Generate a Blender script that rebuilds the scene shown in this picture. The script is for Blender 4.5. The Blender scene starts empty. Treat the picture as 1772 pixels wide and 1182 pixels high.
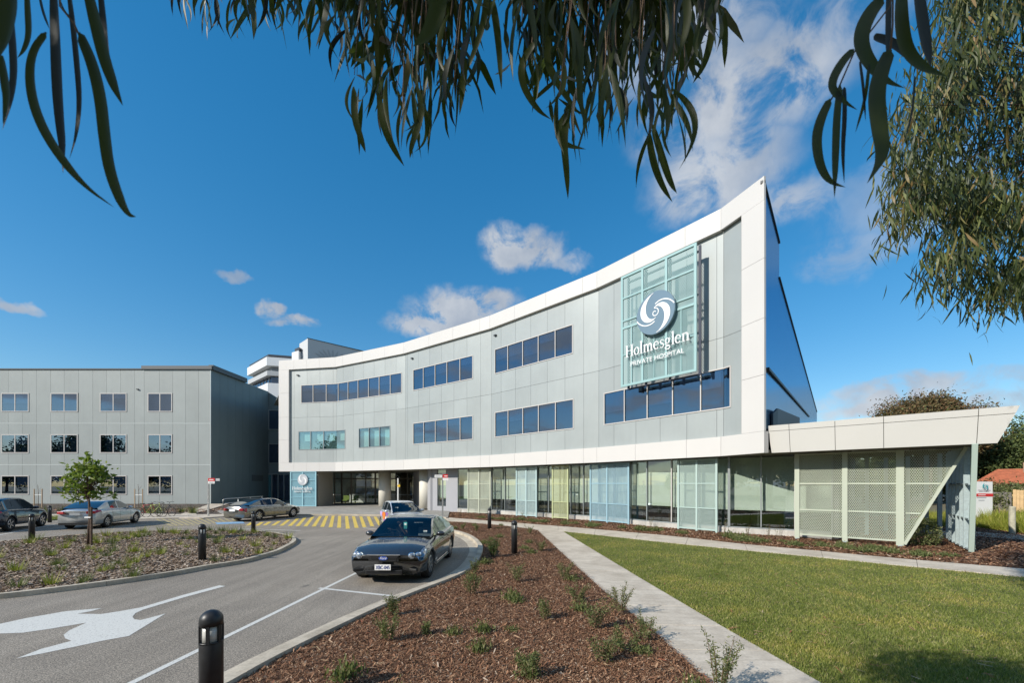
import bpy, bmesh, math, random
import numpy as np
from mathutils import Vector, Matrix, Euler
R = math.radians
rnd = random.Random(7)
S = bpy.context.scene
COL = S.collection

# ---------------------------------------------------------------- camera, sky, sun, exposure
F, HC, CX, YH = 715.0, 2.35, 886.0, 838.0      # focal length in photo pixels, eye height, principal column, horizon row
cam_d = bpy.data.cameras.new('camera')
cam_d.sensor_width = 36.0
cam_d.lens = F / 1772.0 * 36.0
cam_d.shift_y = (YH - 591.0) / 1772.0           # rising front lens: verticals stay vertical
cam_d.dof.use_dof = True
cam_d.dof.focus_distance = 16.0
cam_d.dof.aperture_fstop = 8.0
cam_d.clip_start = 0.05
cam_d.clip_end = 3000.0
cam = bpy.data.objects.new('camera', cam_d)
cam.location = (0, 0, HC)
cam.rotation_euler = (R(90), 0, 0)
COL.objects.link(cam)
S.camera = cam

SUN_EL = 31.0
SUN_DIR = Vector((-0.83, -0.56, 0)).normalized()          # horizontal direction towards the sun (left, behind the camera)
SUN_V = Vector((SUN_DIR.x * math.cos(R(SUN_EL)), SUN_DIR.y * math.cos(R(SUN_EL)), math.sin(R(SUN_EL))))
sd = bpy.data.lights.new('sun', 'SUN')
sd.energy = 5.0
sd.angle = R(0.5)
sd.color = (1.0, 0.94, 0.85)
sun = bpy.data.objects.new('sun', sd)
sun.rotation_euler = SUN_V.to_track_quat('Z', 'Y').to_euler()
COL.objects.link(sun)
S.view_settings.view_transform = 'Standard'
S.view_settings.look = 'None'
S.view_settings.exposure = 0.0
S.view_settings.gamma = 1.0
S.view_settings.use_curve_mapping = False
S.cycles.max_bounces = 8
S.cycles.transparent_max_bounces = 12
S.cycles.caustics_reflective = False
S.cycles.caustics_refractive = False

W = bpy.data.worlds.new('World')
S.world = W
W.use_nodes = True
wn, wl = W.node_tree.nodes, W.node_tree.links
wn.clear()


class NG:
    """tiny node helper"""
    def __init__(s, nodes, links): s.n, s.l = nodes, links
    def put(s, a, inp):
        if isinstance(a, bpy.types.NodeSocket): s.l.new(a, inp)
        else: inp.default_value = a
    def m(s, op, a, b=0.0, c=None, clamp=False):
        n = s.n.new('ShaderNodeMath'); n.operation = op; n.use_clamp = clamp
        s.put(a, n.inputs[0]); s.put(b, n.inputs[1])
        if c is not None: s.put(c, n.inputs[2])
        return n.outputs[0]
    def v(s, op, a, b=(0, 0, 0), out=0):
        n = s.n.new('ShaderNodeVectorMath'); n.operation = op
        s.put(a, n.inputs[0])
        if op == 'SCALE': s.put(b, n.inputs[3])
        else: s.put(b, n.inputs[1])
        return n.outputs[out]
    def noise(s, vec, scale, detail=2, rough=0.5, dist=0.0, color=False):
        n = s.n.new('ShaderNodeTexNoise')
        if vec is not None: s.put(vec, n.inputs['Vector'])
        n.inputs['Scale'].default_value = scale; n.inputs['Detail'].default_value = detail
        n.inputs['Roughness'].default_value = rough; n.inputs['Distortion'].default_value = dist
        return n.outputs['Color' if color else 'Fac']
    def ramp(s, fac, stops):
        n = s.n.new('ShaderNodeValToRGB'); s.put(fac, n.inputs[0])
        e = n.color_ramp.elements
        while len(e) < len(stops): e.new(0.5)
        for i, (p, c) in enumerate(stops):
            e[i].position = p; e[i].color = (c[0], c[1], c[2], 1) if not isinstance(c, (int, float)) else (c, c, c, 1)
        return n.outputs[0]
    def mix(s, fac, a, b, mode='MIX'):
        n = s.n.new('ShaderNodeMix'); n.data_type = 'RGBA'; n.blend_type = mode
        s.put(fac, n.inputs[0]); s.put(a, n.inputs[6]); s.put(b, n.inputs[7])
        return n.outputs[2]
    def mr(s, v, a, b, c=0.0, d=1.0):
        n = s.n.new('ShaderNodeMapRange'); n.interpolation_type = 'SMOOTHSTEP'
        s.put(v, n.inputs[0])
        for i, k in enumerate((a, b, c, d)): n.inputs[i + 1].default_value = k
        return n.outputs[0]


g = NG(wn, wl)
sky = wn.new('ShaderNodeTexSky')
sky.sky_type = 'NISHITA'
sky.sun_disc = False
sky.sun_elevation = R(SUN_EL)
sky.sun_rotation = math.atan2(SUN_DIR.x, SUN_DIR.y)
sky.altitude = 0
sky.air_density = 1.0
sky.dust_density = 0.15
sky.ozone_density = 2.6
tc = wn.new('ShaderNodeTexCoord')
dirv = g.v('NORMALIZE', tc.outputs['Generated'])
sep = wn.new('ShaderNodeSeparateXYZ'); wl.new(dirv, sep.inputs[0])
# the sky the photograph shows is deep and saturated
hs = wn.new('ShaderNodeHueSaturation')
hs.inputs['Hue'].default_value = 0.498
hs.inputs['Saturation'].default_value = 1.70
hs.inputs['Value'].default_value = 1.90
gm = wn.new('ShaderNodeGamma'); gm.inputs[1].default_value = 0.68
wl.new(sky.outputs[0], gm.inputs[0]); wl.new(gm.outputs[0], hs.inputs['Color'])

warp = g.v('SUBTRACT', g.noise(dirv, 7.0, 5, 0.6, 0, True), (0.5, 0.5, 0.5))
wdir = g.v('ADD', dirv, g.v('SCALE', warp, 0.11))
fine = g.noise(dirv, 13.0, 8, 0.62, 0.4)
# clouds of this afternoon: compass direction (x, y), height z over 1 m of depth, sizes, density
CL = [(0.55, 0.95, .24, .11, .68), (0.50, 0.76, .16, .10, .62), (0.62, 0.66, .15, .05, .52), (0.40, 1.08, .22, .10, .6),
      (0.72, 1.08, .22, .07, .4), (0.95, 0.70, .16, .10, .30), (0.83, 0.56, .10, .05, .30),
      (0.00, 0.575, .075, .05, 1.0), (0.06, 0.555, .06, .035, .75), (0.13, 0.535, .06, .018, .5),
      (-0.13, 0.42, .12, .055, 1.15), (-0.20, 0.385, .09, .045, 1.1), (-0.03, 0.43, .06, .035, .9),
      (-0.585, 0.445, .032, .02, .9), (-0.52, 0.405, .055, .016, .85), (-0.685, 0.52, .03, .012, .5), (-1.22, 0.43, .05, .014, .6),
      (0.98, 0.225, .22, .026, .62), (0.90, 0.185, .12, .028, .75), (1.15, 0.20, .13, .03, .6), (1.25, .28, .10, .02, .4)]
tot = None
for (a, b, ra, rb, den) in CL:
    d = Vector((a, 1.0, b)); k = d.length; d.normalize()
    t1 = Vector((d.y, -d.x, 0)).normalized(); t2 = t1.cross(d).normalized()
    if t2.z < 0: t2 = -t2
    e = g.v('SUBTRACT', wdir, tuple(d))
    u = g.m('DIVIDE', g.v('DOT_PRODUCT', e, tuple(t1), 1), ra / k)
    w_ = g.m('DIVIDE', g.v('DOT_PRODUCT', e, tuple(t2), 1), rb / k)
    rr = g.m('ADD', g.m('MULTIPLY', u, u), g.m('MULTIPLY', w_, w_))
    f_ = g.m('MULTIPLY', g.mr(rr, 1.6, 0.0), den)
    tot = f_ if tot is None else g.m('MAXIMUM', tot, f_)
front = g.m('MULTIPLY', tot, g.mr(fine, 0.33, 0.58, 0.06, 1.42))
# scattered cumulus of the same sort over the rest of the sky
pl = wn.new('ShaderNodeCombineXYZ')
zz = g.m('ADD', g.m('MAXIMUM', sep.outputs[2], 0.0), 0.16)
wl.new(g.m('DIVIDE', sep.outputs[0], zz), pl.inputs[0]); wl.new(g.m('DIVIDE', sep.outputs[1], zz), pl.inputs[1])
cum = g.noise(pl.outputs[0], 1.25, 7, 0.55)
back = g.m('MULTIPLY', g.mr(cum, 0.47, 0.59), g.mr(sep.outputs[1], 0.12, -0.12))
mask = g.m('MAXIMUM', g.m('MINIMUM', front, 0.94), back, clamp=True)
shade = g.noise(g.v('ADD', dirv, (0.0, 0.0, -0.03)), 9.0, 5, 0.55)
ccol = g.ramp(shade, [(0.30, (2.6, 3.1, 3.9)), (0.66, (4.9, 5.15, 5.5))])
cmul = wn.new('ShaderNodeMix'); cmul.data_type = 'RGBA'
col = g.mix(mask, hs.outputs[0], ccol)
bg = wn.new('ShaderNodeBackground')
bg.inputs['Strength'].default_value = 0.13
wl.new(col, bg.inputs['Color'])
wo = wn.new('ShaderNodeOutputWorld')
wl.new(bg.outputs[0], wo.inputs['Surface'])

# ---------------------------------------------------------------- helpers
MATS = {}


def mat(name, color, rough=0.6, metal=0.0, spec=0.5, coat=0.0, var=0.0, vscale=3.0, bump=0.0, bscale=40.0, emis=None, color2=None, trans=0.0, detail=4, vthr=(0.35, 0.65)):
    if name in MATS: return MATS[name]
    m = bpy.data.materials.new(name); m.use_nodes = True
    n, l = m.node_tree.nodes, m.node_tree.links
    p = n['Principled BSDF']; h = NG(n, l)
    p.inputs['Base Color'].default_value = (*color, 1)
    p.inputs['Roughness'].default_value = rough
    p.inputs['Metallic'].default_value = metal
    p.inputs['Specular IOR Level'].default_value = spec
    p.inputs['Coat Weight'].default_value = coat
    p.inputs['Coat Roughness'].default_value = 0.04
    if trans: p.inputs['Transmission Weight'].default_value = trans
    tcn = n.new('ShaderNodeTexCoord')
    if var or color2:
        c2 = color2 or tuple(c * (1 - var) for c in color)
        c1 = color if color2 else tuple(min(1, c * (1 + var * .6)) for c in color)
        f = h.noise(tcn.outputs['Object'], vscale, detail, 0.6)
        l.new(h.ramp(f, [(vthr[0], c2), (vthr[1], c1)]), p.inputs['Base Color'])
    if bump:
        b = n.new('ShaderNodeBump'); b.inputs['Strength'].default_value = bump; b.inputs['Distance'].default_value = 0.02
        l.new(h.noise(tcn.outputs['Object'], bscale, 5, 0.65), b.inputs['Height']); l.new(b.outputs[0], p.inputs['Normal'])
    if emis:
        p.inputs['Emission Color'].default_value = (*emis, 1); p.inputs['Emission Strength'].default_value = 1
    MATS[name] = m
    return m


def glassmat(name, tint, refl=(0.9, 0.95, 1.0), f0=0.06, boost=1.0, rough=0.0):
    """thin pane: see-through with mirror reflection that grows at grazing angles"""
    if name in MATS: return MATS[name]
    m = bpy.data.materials.new(name); m.use_nodes = True
    n, l = m.node_tree.nodes, m.node_tree.links
    n.remove(n['Principled BSDF']); h = NG(n, l)
    t = n.new('ShaderNodeBsdfTransparent'); t.inputs[0].default_value = (*tint, 1)
    gl = n.new('ShaderNodeBsdfGlossy'); gl.inputs['Color'].default_value = (*refl, 1); gl.inputs['Roughness'].default_value = rough
    lw = n.new('ShaderNodeLayerWeight'); lw.inputs[0].default_value = 0.5
    fac = h.m('ADD', h.m('MULTIPLY', h.m('POWER', lw.outputs['Facing'], 3.5), boost), f0, clamp=True)
    mx = n.new('ShaderNodeMixShader'); l.new(fac, mx.inputs[0]); l.new(t.outputs[0], mx.inputs[1]); l.new(gl.outputs[0], mx.inputs[2])
    l.new(mx.outputs[0], n['Material Output'].inputs['Surface'])
    MATS[name] = m
    return m


def tag(o, label=None, cat=None, group=None, kind=None):
    if label: o['label'] = label
    if cat: o['category'] = cat
    if group: o['group'] = group
    if kind: o['kind'] = kind
    return o


def empty(name, loc=(0, 0, 0), rz=0.0, label=None, cat=None, group=None, kind=None):
    o = bpy.data.objects.new(name, None)
    o.empty_display_size = 0.2
    o.location = loc; o.rotation_euler = (0, 0, rz)
    COL.objects.link(o)
    return tag(o, label, cat, group, kind)


def copy_tree(o, parent=None):
    c = o.copy(); COL.objects.link(c)
    if parent is not None: c.parent = parent
    for ch in [x for x in o.children]: copy_tree(ch, c)
    return c


class MB:
    """collects faces and links them as ONE mesh object"""
    def __init__(s): s.v = []; s.f = []
    def add(s, vs, fs):
        o = len(s.v); s.v += [tuple(x) for x in vs]; s.f += [tuple(i + o for i in f) for f in fs]; return s
    def box(s, c, d, rz=0.0, rot=None):
        x, y, z = d[0] / 2, d[1] / 2, d[2] / 2
        M = rot if rot is not None else Matrix.Rotation(rz, 3, 'Z')
        vs = [Vector(c) + M @ Vector((i * x, j * y, k * z)) for i in (-1, 1) for j in (-1, 1) for k in (-1, 1)]
        return s.add(vs, [(0, 1, 3, 2), (4, 6, 7, 5), (0, 4, 5, 1), (2, 3, 7, 6), (0, 2, 6, 4), (1, 5, 7, 3)])
    def beam(s, a, b, w, t, up=(0, 0, 1)):
        a, b = Vector(a), Vector(b); d = (b - a); L = d.length; d.normalize()
        u = Vector(up); sde = d.cross(u)
        if sde.length < 1e-4: sde = d.cross(Vector((1, 0, 0)))
        sde.normalize(); u = sde.cross(d)
        vs = [p + sde * (i * w / 2) + u * (j * t / 2) for p in (a, b) for (i, j) in ((-1, -1), (1, -1), (1, 1), (-1, 1))]
        return s.add(vs, [(3, 2, 1, 0), (4, 5, 6, 7), (0, 1, 5, 4), (1, 2, 6, 5), (2, 3, 7, 6), (3, 0, 4, 7)])
    def prism(s, poly, z0, z1):
        n = len(poly)
        A = sum(poly[i][0] * poly[(i + 1) % n][1] - poly[(i + 1) % n][0] * poly[i][1] for i in range(n))
        if A < 0: poly = poly[::-1]
        zt = z1 if isinstance(z1, (list, tuple)) else [z1] * n
        vs = [(p[0], p[1], z0) for p in poly] + [(p[0], p[1], zt[i]) for i, p in enumerate(poly)]
        return s.add(vs, [tuple(range(n - 1, -1, -1)), tuple(range(n, 2 * n))] + [(i, (i + 1) % n, n + (i + 1) % n, n + i) for i in range(n)])
    def plate(s, pts, nrm, t):
        """flat polygon (3D points) thickened by t along -nrm"""
        n = len(pts); N = Vector(nrm)
        vs = [Vector(p) for p in pts] + [Vector(p) - N * t for p in pts]
        return s.add(vs, [tuple(range(n)), tuple(range(2 * n - 1, n - 1, -1))] + [(i, n + i, n + (i + 1) % n, (i + 1) % n) for i in range(n)])
    def tube(s, pts, r, n=8, cap=True):
        pts = [Vector(p) for p in pts]; rs = r if isinstance(r, (list, tuple)) else [r] * len(pts)
        o = len(s.v); prev = None
        for i, p in enumerate(pts):
            d = (pts[min(i + 1, len(pts) - 1)] - pts[max(i - 1, 0)])
            if d.length < 1e-9: d = Vector((0, 0, 1))
            d.normalize()
            if prev is None:
                a = d.cross(Vector((0, 0, 1)))
                if a.length < 1e-3: a = d.cross(Vector((1, 0, 0)))
            else: a = prev - d * prev.dot(d)
            a.normalize(); b = d.cross(a); prev = a
            for k in range(n):
                t = 2 * math.pi * k / n
                s.v.append(tuple(p + (a * math.cos(t) + b * math.sin(t)) * rs[i]))
        for i in range(len(pts) - 1):
            for k in range(n):
                s.f.append((o + i * n + k, o + i * n + (k + 1) % n, o + (i + 1) * n + (k + 1) % n, o + (i + 1) * n + k))
        if cap:
            s.f.append(tuple(o + k for k in range(n - 1, -1, -1))); s.f.append(tuple(o + (len(pts) - 1) * n + k for k in range(n)))
        return s
    def lathe(s, prof, c=(0, 0, 0), n=24, axis='Z'):
        o = len(s.v)
        for (r, z) in prof:
            for k in range(n):
                t = 2 * math.pi * k / n; x, y = r * math.cos(t), r * math.sin(t)
                q = (x, y, z) if axis == 'Z' else ((z, x, y) if axis == 'X' else (y, z, x))
                s.v.append((c[0] + q[0], c[1] + q[1], c[2] + q[2]))
        for i in range(len(prof) - 1):
            for k in range(n):
                s.f.append((o + i * n + k, o + i * n + (k + 1) % n, o + (i + 1) * n + (k + 1) % n, o + (i + 1) * n + k))
        s.f.append(tuple(o + k for k in range(n - 1, -1, -1))); s.f.append(tuple(o + (len(prof) - 1) * n + k for k in range(n)))
        return s
    def mesh(s, name, material, smooth=False, fix=False):
        me = bpy.data.meshes.new(name)
        me.from_pydata(s.v, [], s.f)
        if fix:
            bm = bmesh.new(); bm.from_mesh(me); bmesh.ops.remove_doubles(bm, verts=bm.verts, dist=1e-5)
            bmesh.ops.recalc_face_normals(bm, faces=bm.faces); bm.to_mesh(me); bm.free()
        for mm in (material if isinstance(material, (list, tuple)) else [material]): me.materials.append(mm)
        if smooth: me.polygons.foreach_set('use_smooth', [True] * len(me.polygons))
        me.update()
        return me
    def build(s, name, material, parent=None, world=True, smooth=False, kind=None, bevel=0.0, fix=False):
        return link(s.mesh(name, material, smooth, fix), name, parent, world, kind, bevel)


def link(me, name, parent=None, world=True, kind=None, bevel=0.0):
    """world=True: the mesh was written in world coordinates, whatever the parent's place"""
    o = bpy.data.objects.new(name, me)
    COL.objects.link(o)
    if parent is not None:
        o.parent = parent
        if world:
            root = parent; off = Vector((0, 0, 0))
            while root is not None: off += Vector(root.location); root = root.parent
            o.location = -off
    if kind: o['kind'] = kind
    if bevel:
        b = o.modifiers.new('bevel', 'BEVEL'); b.width = bevel; b.segments = 2; b.limit_method = 'ANGLE'
    return o


def npmesh(name, V, Fq, material, smooth=False):
    """fast mesh from numpy arrays; Fq is (n,3) or (n,4)"""
    me = bpy.data.meshes.new(name)
    k = Fq.shape[1]
    me.vertices.add(len(V)); me.vertices.foreach_set('co', np.asarray(V, dtype=np.float32).ravel())
    me.loops.add(Fq.size); me.loops.foreach_set('vertex_index', Fq.astype(np.int32).ravel())
    me.polygons.add(len(Fq)); me.polygons.foreach_set('loop_start', np.arange(0, Fq.size, k, dtype=np.int32))
    for mm in (material if isinstance(material, (list, tuple)) else [material]): me.materials.append(mm)
    if smooth: me.polygons.foreach_set('use_smooth', np.ones(len(Fq), dtype=bool))
    me.update(); me.validate()
    return me


def G(px, py, z=0.0):
    """point of the level plane z seen at that photo pixel"""
    Y = F * (HC - z) / (py - YH)
    return (Y * (px - CX) / F, Y)


def AT(px, Y): return ((px - CX) / F * Y, Y)


def GP(pts, z=0.0): return [G(x, y, z) for x, y in pts]


def text_mesh(body, name, size, material, extrude=0.01):
    c = bpy.data.curves.new(name, 'FONT'); c.body = body; c.size = size; c.extrude = extrude
    o = bpy.data.objects.new(name, c); COL.objects.link(o)
    dg = bpy.context.evaluated_depsgraph_get()
    me = bpy.data.meshes.new_from_object(o.evaluated_get(dg)); me.name = name
    bpy.data.objects.remove(o); me.materials.clear(); me.materials.append(material)
    return me


def place_text(body, name, material, O, U, V, N, width, parent=None, extrude=0.012, height=None):
    """text starting at O along U, letters up along V, proud along N, stretched to the width (and height)"""
    me = text_mesh(body, name, 1.0, material, extrude)
    co = np.empty(len(me.vertices) * 3); me.vertices.foreach_get('co', co); co = co.reshape(-1, 3)
    w = co[:, 0].max() - co[:, 0].min(); s = width / w
    h = co[:, 1].max()
    sv = (height / h) if height else s
    X = (co[:, 0] - co[:, 0].min()) * s; Yv = co[:, 1] * sv; Z = co[:, 2]
    P = np.array(O)[None] + X[:, None] * np.array(U)[None] + Yv[:, None] * np.array(V)[None] + Z[:, None] * np.array(N)[None]
    me.vertices.foreach_set('co', P.astype(np.float32).ravel()); me.update()
    return link(me, name, parent, True)
# ---------------------------------------------------------------- materials
def asphalt_mat():
    m = mat('asphalt', (0.12, 0.118, 0.112), 0.92)
    n, l = m.node_tree.nodes, m.node_tree.links; h = NG(n, l); p = n['Principled BSDF']
    t = n.new('ShaderNodeTexCoord').outputs['Object']
    grain = h.noise(t, 62.0, 3, 0.8)
    big = h.noise(t, 0.35, 4, 0.6, 0.6)
    c = h.ramp(grain, [(0.36, (0.09, 0.08, 0.066)), (0.5, (0.305, 0.27, 0.225)), (0.64, (0.66, 0.59, 0.49))])
    c = h.mix(0.45, c, h.ramp(h.noise(t, 24.0, 2, 0.7), [(0.36, (0.45, 0.45, 0.45)), (0.62, (1.25, 1.22, 1.18))]), 'MULTIPLY')
    c = h.mix(0.55, c, h.ramp(big, [(0.35, (0.62, 0.60, 0.58)), (0.65, (1.05, 1.03, 1.0))]), 'MULTIPLY')
    mp = n.new('ShaderNodeMapping'); l.new(t, mp.inputs[0]); mp.inputs['Scale'].default_value = (1.6, 0.10, 1); mp.inputs['Rotation'].default_value = (0, 0, 0.9)
    c = h.mix(0.35, c, h.ramp(h.noise(mp.outputs[0], 1.4, 4, 0.6, 0.3), [(0.42, (0.6, 0.59, 0.58)), (0.56, (1, 1, 1))]), 'MULTIPLY')
    vo = n.new('ShaderNodeTexVoronoi'); vo.feature = 'DISTANCE_TO_EDGE'; vo.inputs['Scale'].default_value = 0.16
    wv = h.v('ADD', t, h.v('SCALE', h.noise(t, 1.3, 5, 0.65, 0, True), 1.6)); l.new(wv, vo.inputs['Vector'])
    c = h.mix(h.m('MULTIPLY', h.mr(vo.outputs[0], 0.004, 0.0), 0.22), c, (0.03, 0.03, 0.03, 1))
    c = h.mix(h.mr(h.noise(t, 0.9, 3, 0.5), 0.70, 0.76, 0, .5), c, (0.045, 0.042, 0.04, 1))
    l.new(c, p.inputs['Base Color'])
    b = n.new('ShaderNodeBump'); b.inputs['Strength'].default_value = 0.5; b.inputs['Distance'].default_value = 0.006
    l.new(grain, b.inputs['Height']); l.new(b.outputs[0], p.inputs['Normal'])
    return m


def concrete_mat(name, c1, c2, stain=0.35):
    m = mat(name, c1, 0.85)
    n, l = m.node_tree.nodes, m.node_tree.links; h = NG(n, l); p = n['Principled BSDF']
    t = n.new('ShaderNodeTexCoord').outputs['Object']
    c = h.ramp(h.noise(t, 0.9, 7, 0.65, 0.8), [(0.36, c2), (0.60, c1)])
    c = h.mix(stain, c, h.ramp(h.noise(t, 30.0, 5, 0.7), [(0.3, (0.55, 0.53, 0.5)), (0.6, (1, 1, 1))]), 'MULTIPLY')
    st = n.new('ShaderNodeMapping'); l.new(t, st.inputs[0]); st.inputs['Scale'].default_value = (0.6, 3.5, 1); st.inputs['Rotation'].default_value = (0, 0, 0.5)
    c = h.mix(stain * .8, c, h.ramp(h.noise(st.outputs[0], 2.2, 6, 0.7), [(0.40, (0.62, 0.6, 0.58)), (0.52, (1, 1, 1))]), 'MULTIPLY')
    l.new(c, p.inputs['Base Color'])
    b = n.new('ShaderNodeBump'); b.inputs['Strength'].default_value = 0.25; b.inputs['Distance'].default_value = 0.004
    l.new(h.noise(t, 90, 4, 0.7), b.inputs['Height']); l.new(b.outputs[0], p.inputs['Normal'])
    return m


def soil_mat(name, cols, scale=26.0):
    m = mat(name, cols[1], 0.95, spec=0.2)
    n, l = m.node_tree.nodes, m.node_tree.links; h = NG(n, l); p = n['Principled BSDF']
    t = n.new('ShaderNodeTexCoord').outputs['Object']
    vo = n.new('ShaderNodeTexVoronoi'); vo.inputs['Scale'].default_value = scale
    mp = h.v('ADD', t, h.v('SCALE', h.noise(t, 9.0, 3, 0.6, 0, True), 0.25)); l.new(mp, vo.inputs['Vector'])
    sepn = n.new('ShaderNodeSeparateColor'); l.new(vo.outputs['Color'], sepn.inputs[0])
    c = h.ramp(sepn.outputs[0], [(0.0, cols[0]), (0.45, cols[1]), (0.8, cols[2]), (1.0, cols[3])])
    c = h.mix(0.7, c, h.ramp(h.noise(t, 2.1, 5, 0.6), [(0.35, (0.5, 0.47, 0.45)), (0.6, (1, 1, 1))]), 'MULTIPLY')
    l.new(c, p.inputs['Base Color'])
    b = n.new('ShaderNodeBump'); b.inputs['Strength'].default_value = 1.0; b.inputs['Distance'].default_value = 0.03
    l.new(sepn.outputs[1], b.inputs['Height']); l.new(b.outputs[0], p.inputs['Normal'])
    return m


def islandmat(name, stops, rough=0.8, spec=0.3, trans=0.0, coat=0.0):
    """one colour per separate piece of a mesh (chips, blades, leaves)"""
    m = mat(name, stops[0][1], rough, spec=spec)
    n, l = m.node_tree.nodes, m.node_tree.links; h = NG(n, l); p = n['Principled BSDF']
    ge = n.new('ShaderNodeNewGeometry')
    c = h.ramp(ge.outputs['Random Per Island'], stops)
    l.new(c, p.inputs['Base Color'])
    p.inputs['Coat Weight'].default_value = coat
    if trans:
        tr = n.new('ShaderNodeBsdfTranslucent'); l.new(h.mix(0.5, c, (0.35, 0.5, 0.05, 1), 'MIX'), tr.inputs[0])
        mx = n.new('ShaderNodeMixShader'); mx.inputs[0].default_value = trans
        l.new(p.outputs[0], mx.inputs[1]); l.new(tr.outputs[0], mx.inputs[2]); l.new(mx.outputs[0], n['Material Output'].inputs['Surface'])
    return m


M_ASPH = asphalt_mat()
M_CONC = concrete_mat('path_concrete', (0.68, 0.60, 0.49), (0.50, 0.43, 0.34), 0.45)
M_KERB = concrete_mat('kerb_concrete', (0.62, 0.545, 0.43), (0.44, 0.38, 0.29), 0.5)
M_KERBG = concrete_mat('kerb_concrete_grey', (0.27, 0.26, 0.24), (0.17, 0.165, 0.15), 0.4)
M_APRON = concrete_mat('apron_concrete', (0.40, 0.38, 0.34), (0.28, 0.265, 0.24), 0.4)
M_SOIL = soil_mat('bark_soil', [(0.05, 0.024, 0.014), (0.12, 0.056, 0.032), (0.19, 0.095, 0.054), (0.30, 0.17, 0.10)])
M_SOILG = soil_mat('grey_bark_soil', [(0.05, 0.038, 0.03), (0.12, 0.095, 0.08), (0.20, 0.17, 0.145), (0.34, 0.30, 0.26)], 14)
M_CHIP = islandmat('bark_chips', [(0.0, (0.05, 0.026, 0.015)), (0.4, (0.20, 0.095, 0.050)), (0.78, (0.34, 0.18, 0.10)), (0.95, (0.50, 0.32, 0.19)), (1.0, (0.60, 0.48, 0.36))])
M_CHIPG = islandmat('grey_bark_chips', [(0.0, (0.08, 0.055, 0.04)), (0.4, (0.26, 0.18, 0.12)), (0.8, (0.42, 0.315, 0.22)), (1.0, (0.56, 0.48, 0.40))])
M_TURF = mat('turf_soil', (0.13, 0.15, 0.04), 0.95, color2=(0.08, 0.09, 0.03), vscale=5, bump=0.8, bscale=80)
M_BLADE = islandmat('grass_blades', [(0.0, (0.10, 0.14, 0.02)), (0.4, (0.215, 0.245, 0.052)), (0.8, (0.32, 0.335, 0.09)), (0.95, (0.42, 0.37, 0.18)), (1.0, (0.50, 0.38, 0.18))], 0.6, trans=0.25)
_n, _l = M_BLADE.node_tree.nodes, M_BLADE.node_tree.links
_h = NG(_n, _l); _t = _n.new('ShaderNodeTexCoord').outputs['Object']; _p = _n['Principled BSDF']
_src = _p.inputs['Base Color'].links[0].from_socket
_c = _h.mix(0.9, _src, _h.ramp(_h.noise(_t, 0.8, 6, 0.62, 0.5), [(0.33, (0.62, 0.70, 0.55)), (0.5, (1.0, 1.0, 1.0)), (0.66, (1.45, 1.22, 1.15))]), 'MULTIPLY')
_l.new(_c, _p.inputs['Base Color'])
M_PAINT = mat('road_paint_white', (0.66, 0.65, 0.60), 0.8, color2=(0.34, 0.33, 0.30), vscale=42, vthr=(0.32, 0.46), detail=6)
M_YPAINT = mat('road_paint_yellow', (0.72, 0.52, 0.10), 0.8, var=0.3, vscale=9)
M_YWORN = mat('road_paint_yellow_worn', (0.52, 0.42, 0.17), 0.85, color2=(0.30, 0.27, 0.19), vscale=7)
M_BPAINT = mat('road_paint_blue', (0.25, 0.42, 0.60), 0.8, var=0.2, vscale=9)
M_GREY = mat('sage_grey_cladding', (0.375, 0.405, 0.395), 0.40, metal=0.15, spec=0.5, var=0.05, vscale=0.5)
M_GREYL = mat('pale_sage_cladding', (0.345, 0.375, 0.362), 0.5, spec=0.4, var=0.05, vscale=0.5)
_n, _l = M_GREY.node_tree.nodes, M_GREY.node_tree.links
for _M in (M_GREY, M_GREYL):
    _n, _l = _M.node_tree.nodes, _M.node_tree.links; _h = NG(_n, _l); _p = _n['Principled BSDF']; _s = _p.inputs['Base Color'].links[0].from_socket
    _oi = _n.new('ShaderNodeObjectInfo'); _k = _h.ramp(_oi.outputs['Random'], [(0.0, 0.955), (1.0, 1.035)])
    _mp = _n.new('ShaderNodeMapping'); _l.new(_n.new('ShaderNodeTexCoord').outputs['Object'], _mp.inputs[0]); _mp.inputs['Scale'].default_value = (3.0, 3.0, 0.22)
    _st = _h.ramp(_h.noise(_mp.outputs[0], 1.5, 5, 0.65), [(0.3, 0.97), (0.6, 1.0)])
    _l.new(_h.mix(1.0, _h.mix(1.0, _s, _k, 'MULTIPLY'), _st, 'MULTIPLY'), _p.inputs['Base Color'])
M_WHITE = mat('white_cladding', (0.63, 0.61, 0.58), 0.40, spec=0.5, var=0.015, vscale=0.4)
M_CREAM = mat('canopy_cladding', (0.57, 0.555, 0.515), 0.45, spec=0.4, var=0.02, vscale=0.6)
M_BACK = mat('joint_backing', (0.20, 0.22, 0.21), 0.8)
M_BACKW = mat('joint_backing_white', (0.30, 0.29, 0.28), 0.8)
M_DARK = mat('dark_trim', (0.03, 0.035, 0.04), 0.5)
M_NAVYSIDE = mat('glossy_navy_cladding', (0.02, 0.06, 0.13), 0.6, spec=0.1)
_n, _l = M_NAVYSIDE.node_tree.nodes, M_NAVYSIDE.node_tree.links
_g = _n.new('ShaderNodeBsdfGlossy'); _g.inputs['Color'].default_value = (0.42, 0.66, 0.86, 1); _g.inputs['Roughness'].default_value = 0.12
_m = _n.new('ShaderNodeMixShader'); _m.inputs[0].default_value = 0.62
_l.new(_n['Principled BSDF'].outputs[0], _m.inputs[1]); _l.new(_g.outputs[0], _m.inputs[2]); _l.new(_m.outputs[0], _n['Material Output'].inputs['Surface'])
M_FRAME = mat('window_frame_cream', (0.56, 0.53, 0.50), 0.4)
M_FRAMEG = mat('window_frame_grey', (0.30, 0.33, 0.33), 0.4, metal=0.3)
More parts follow.
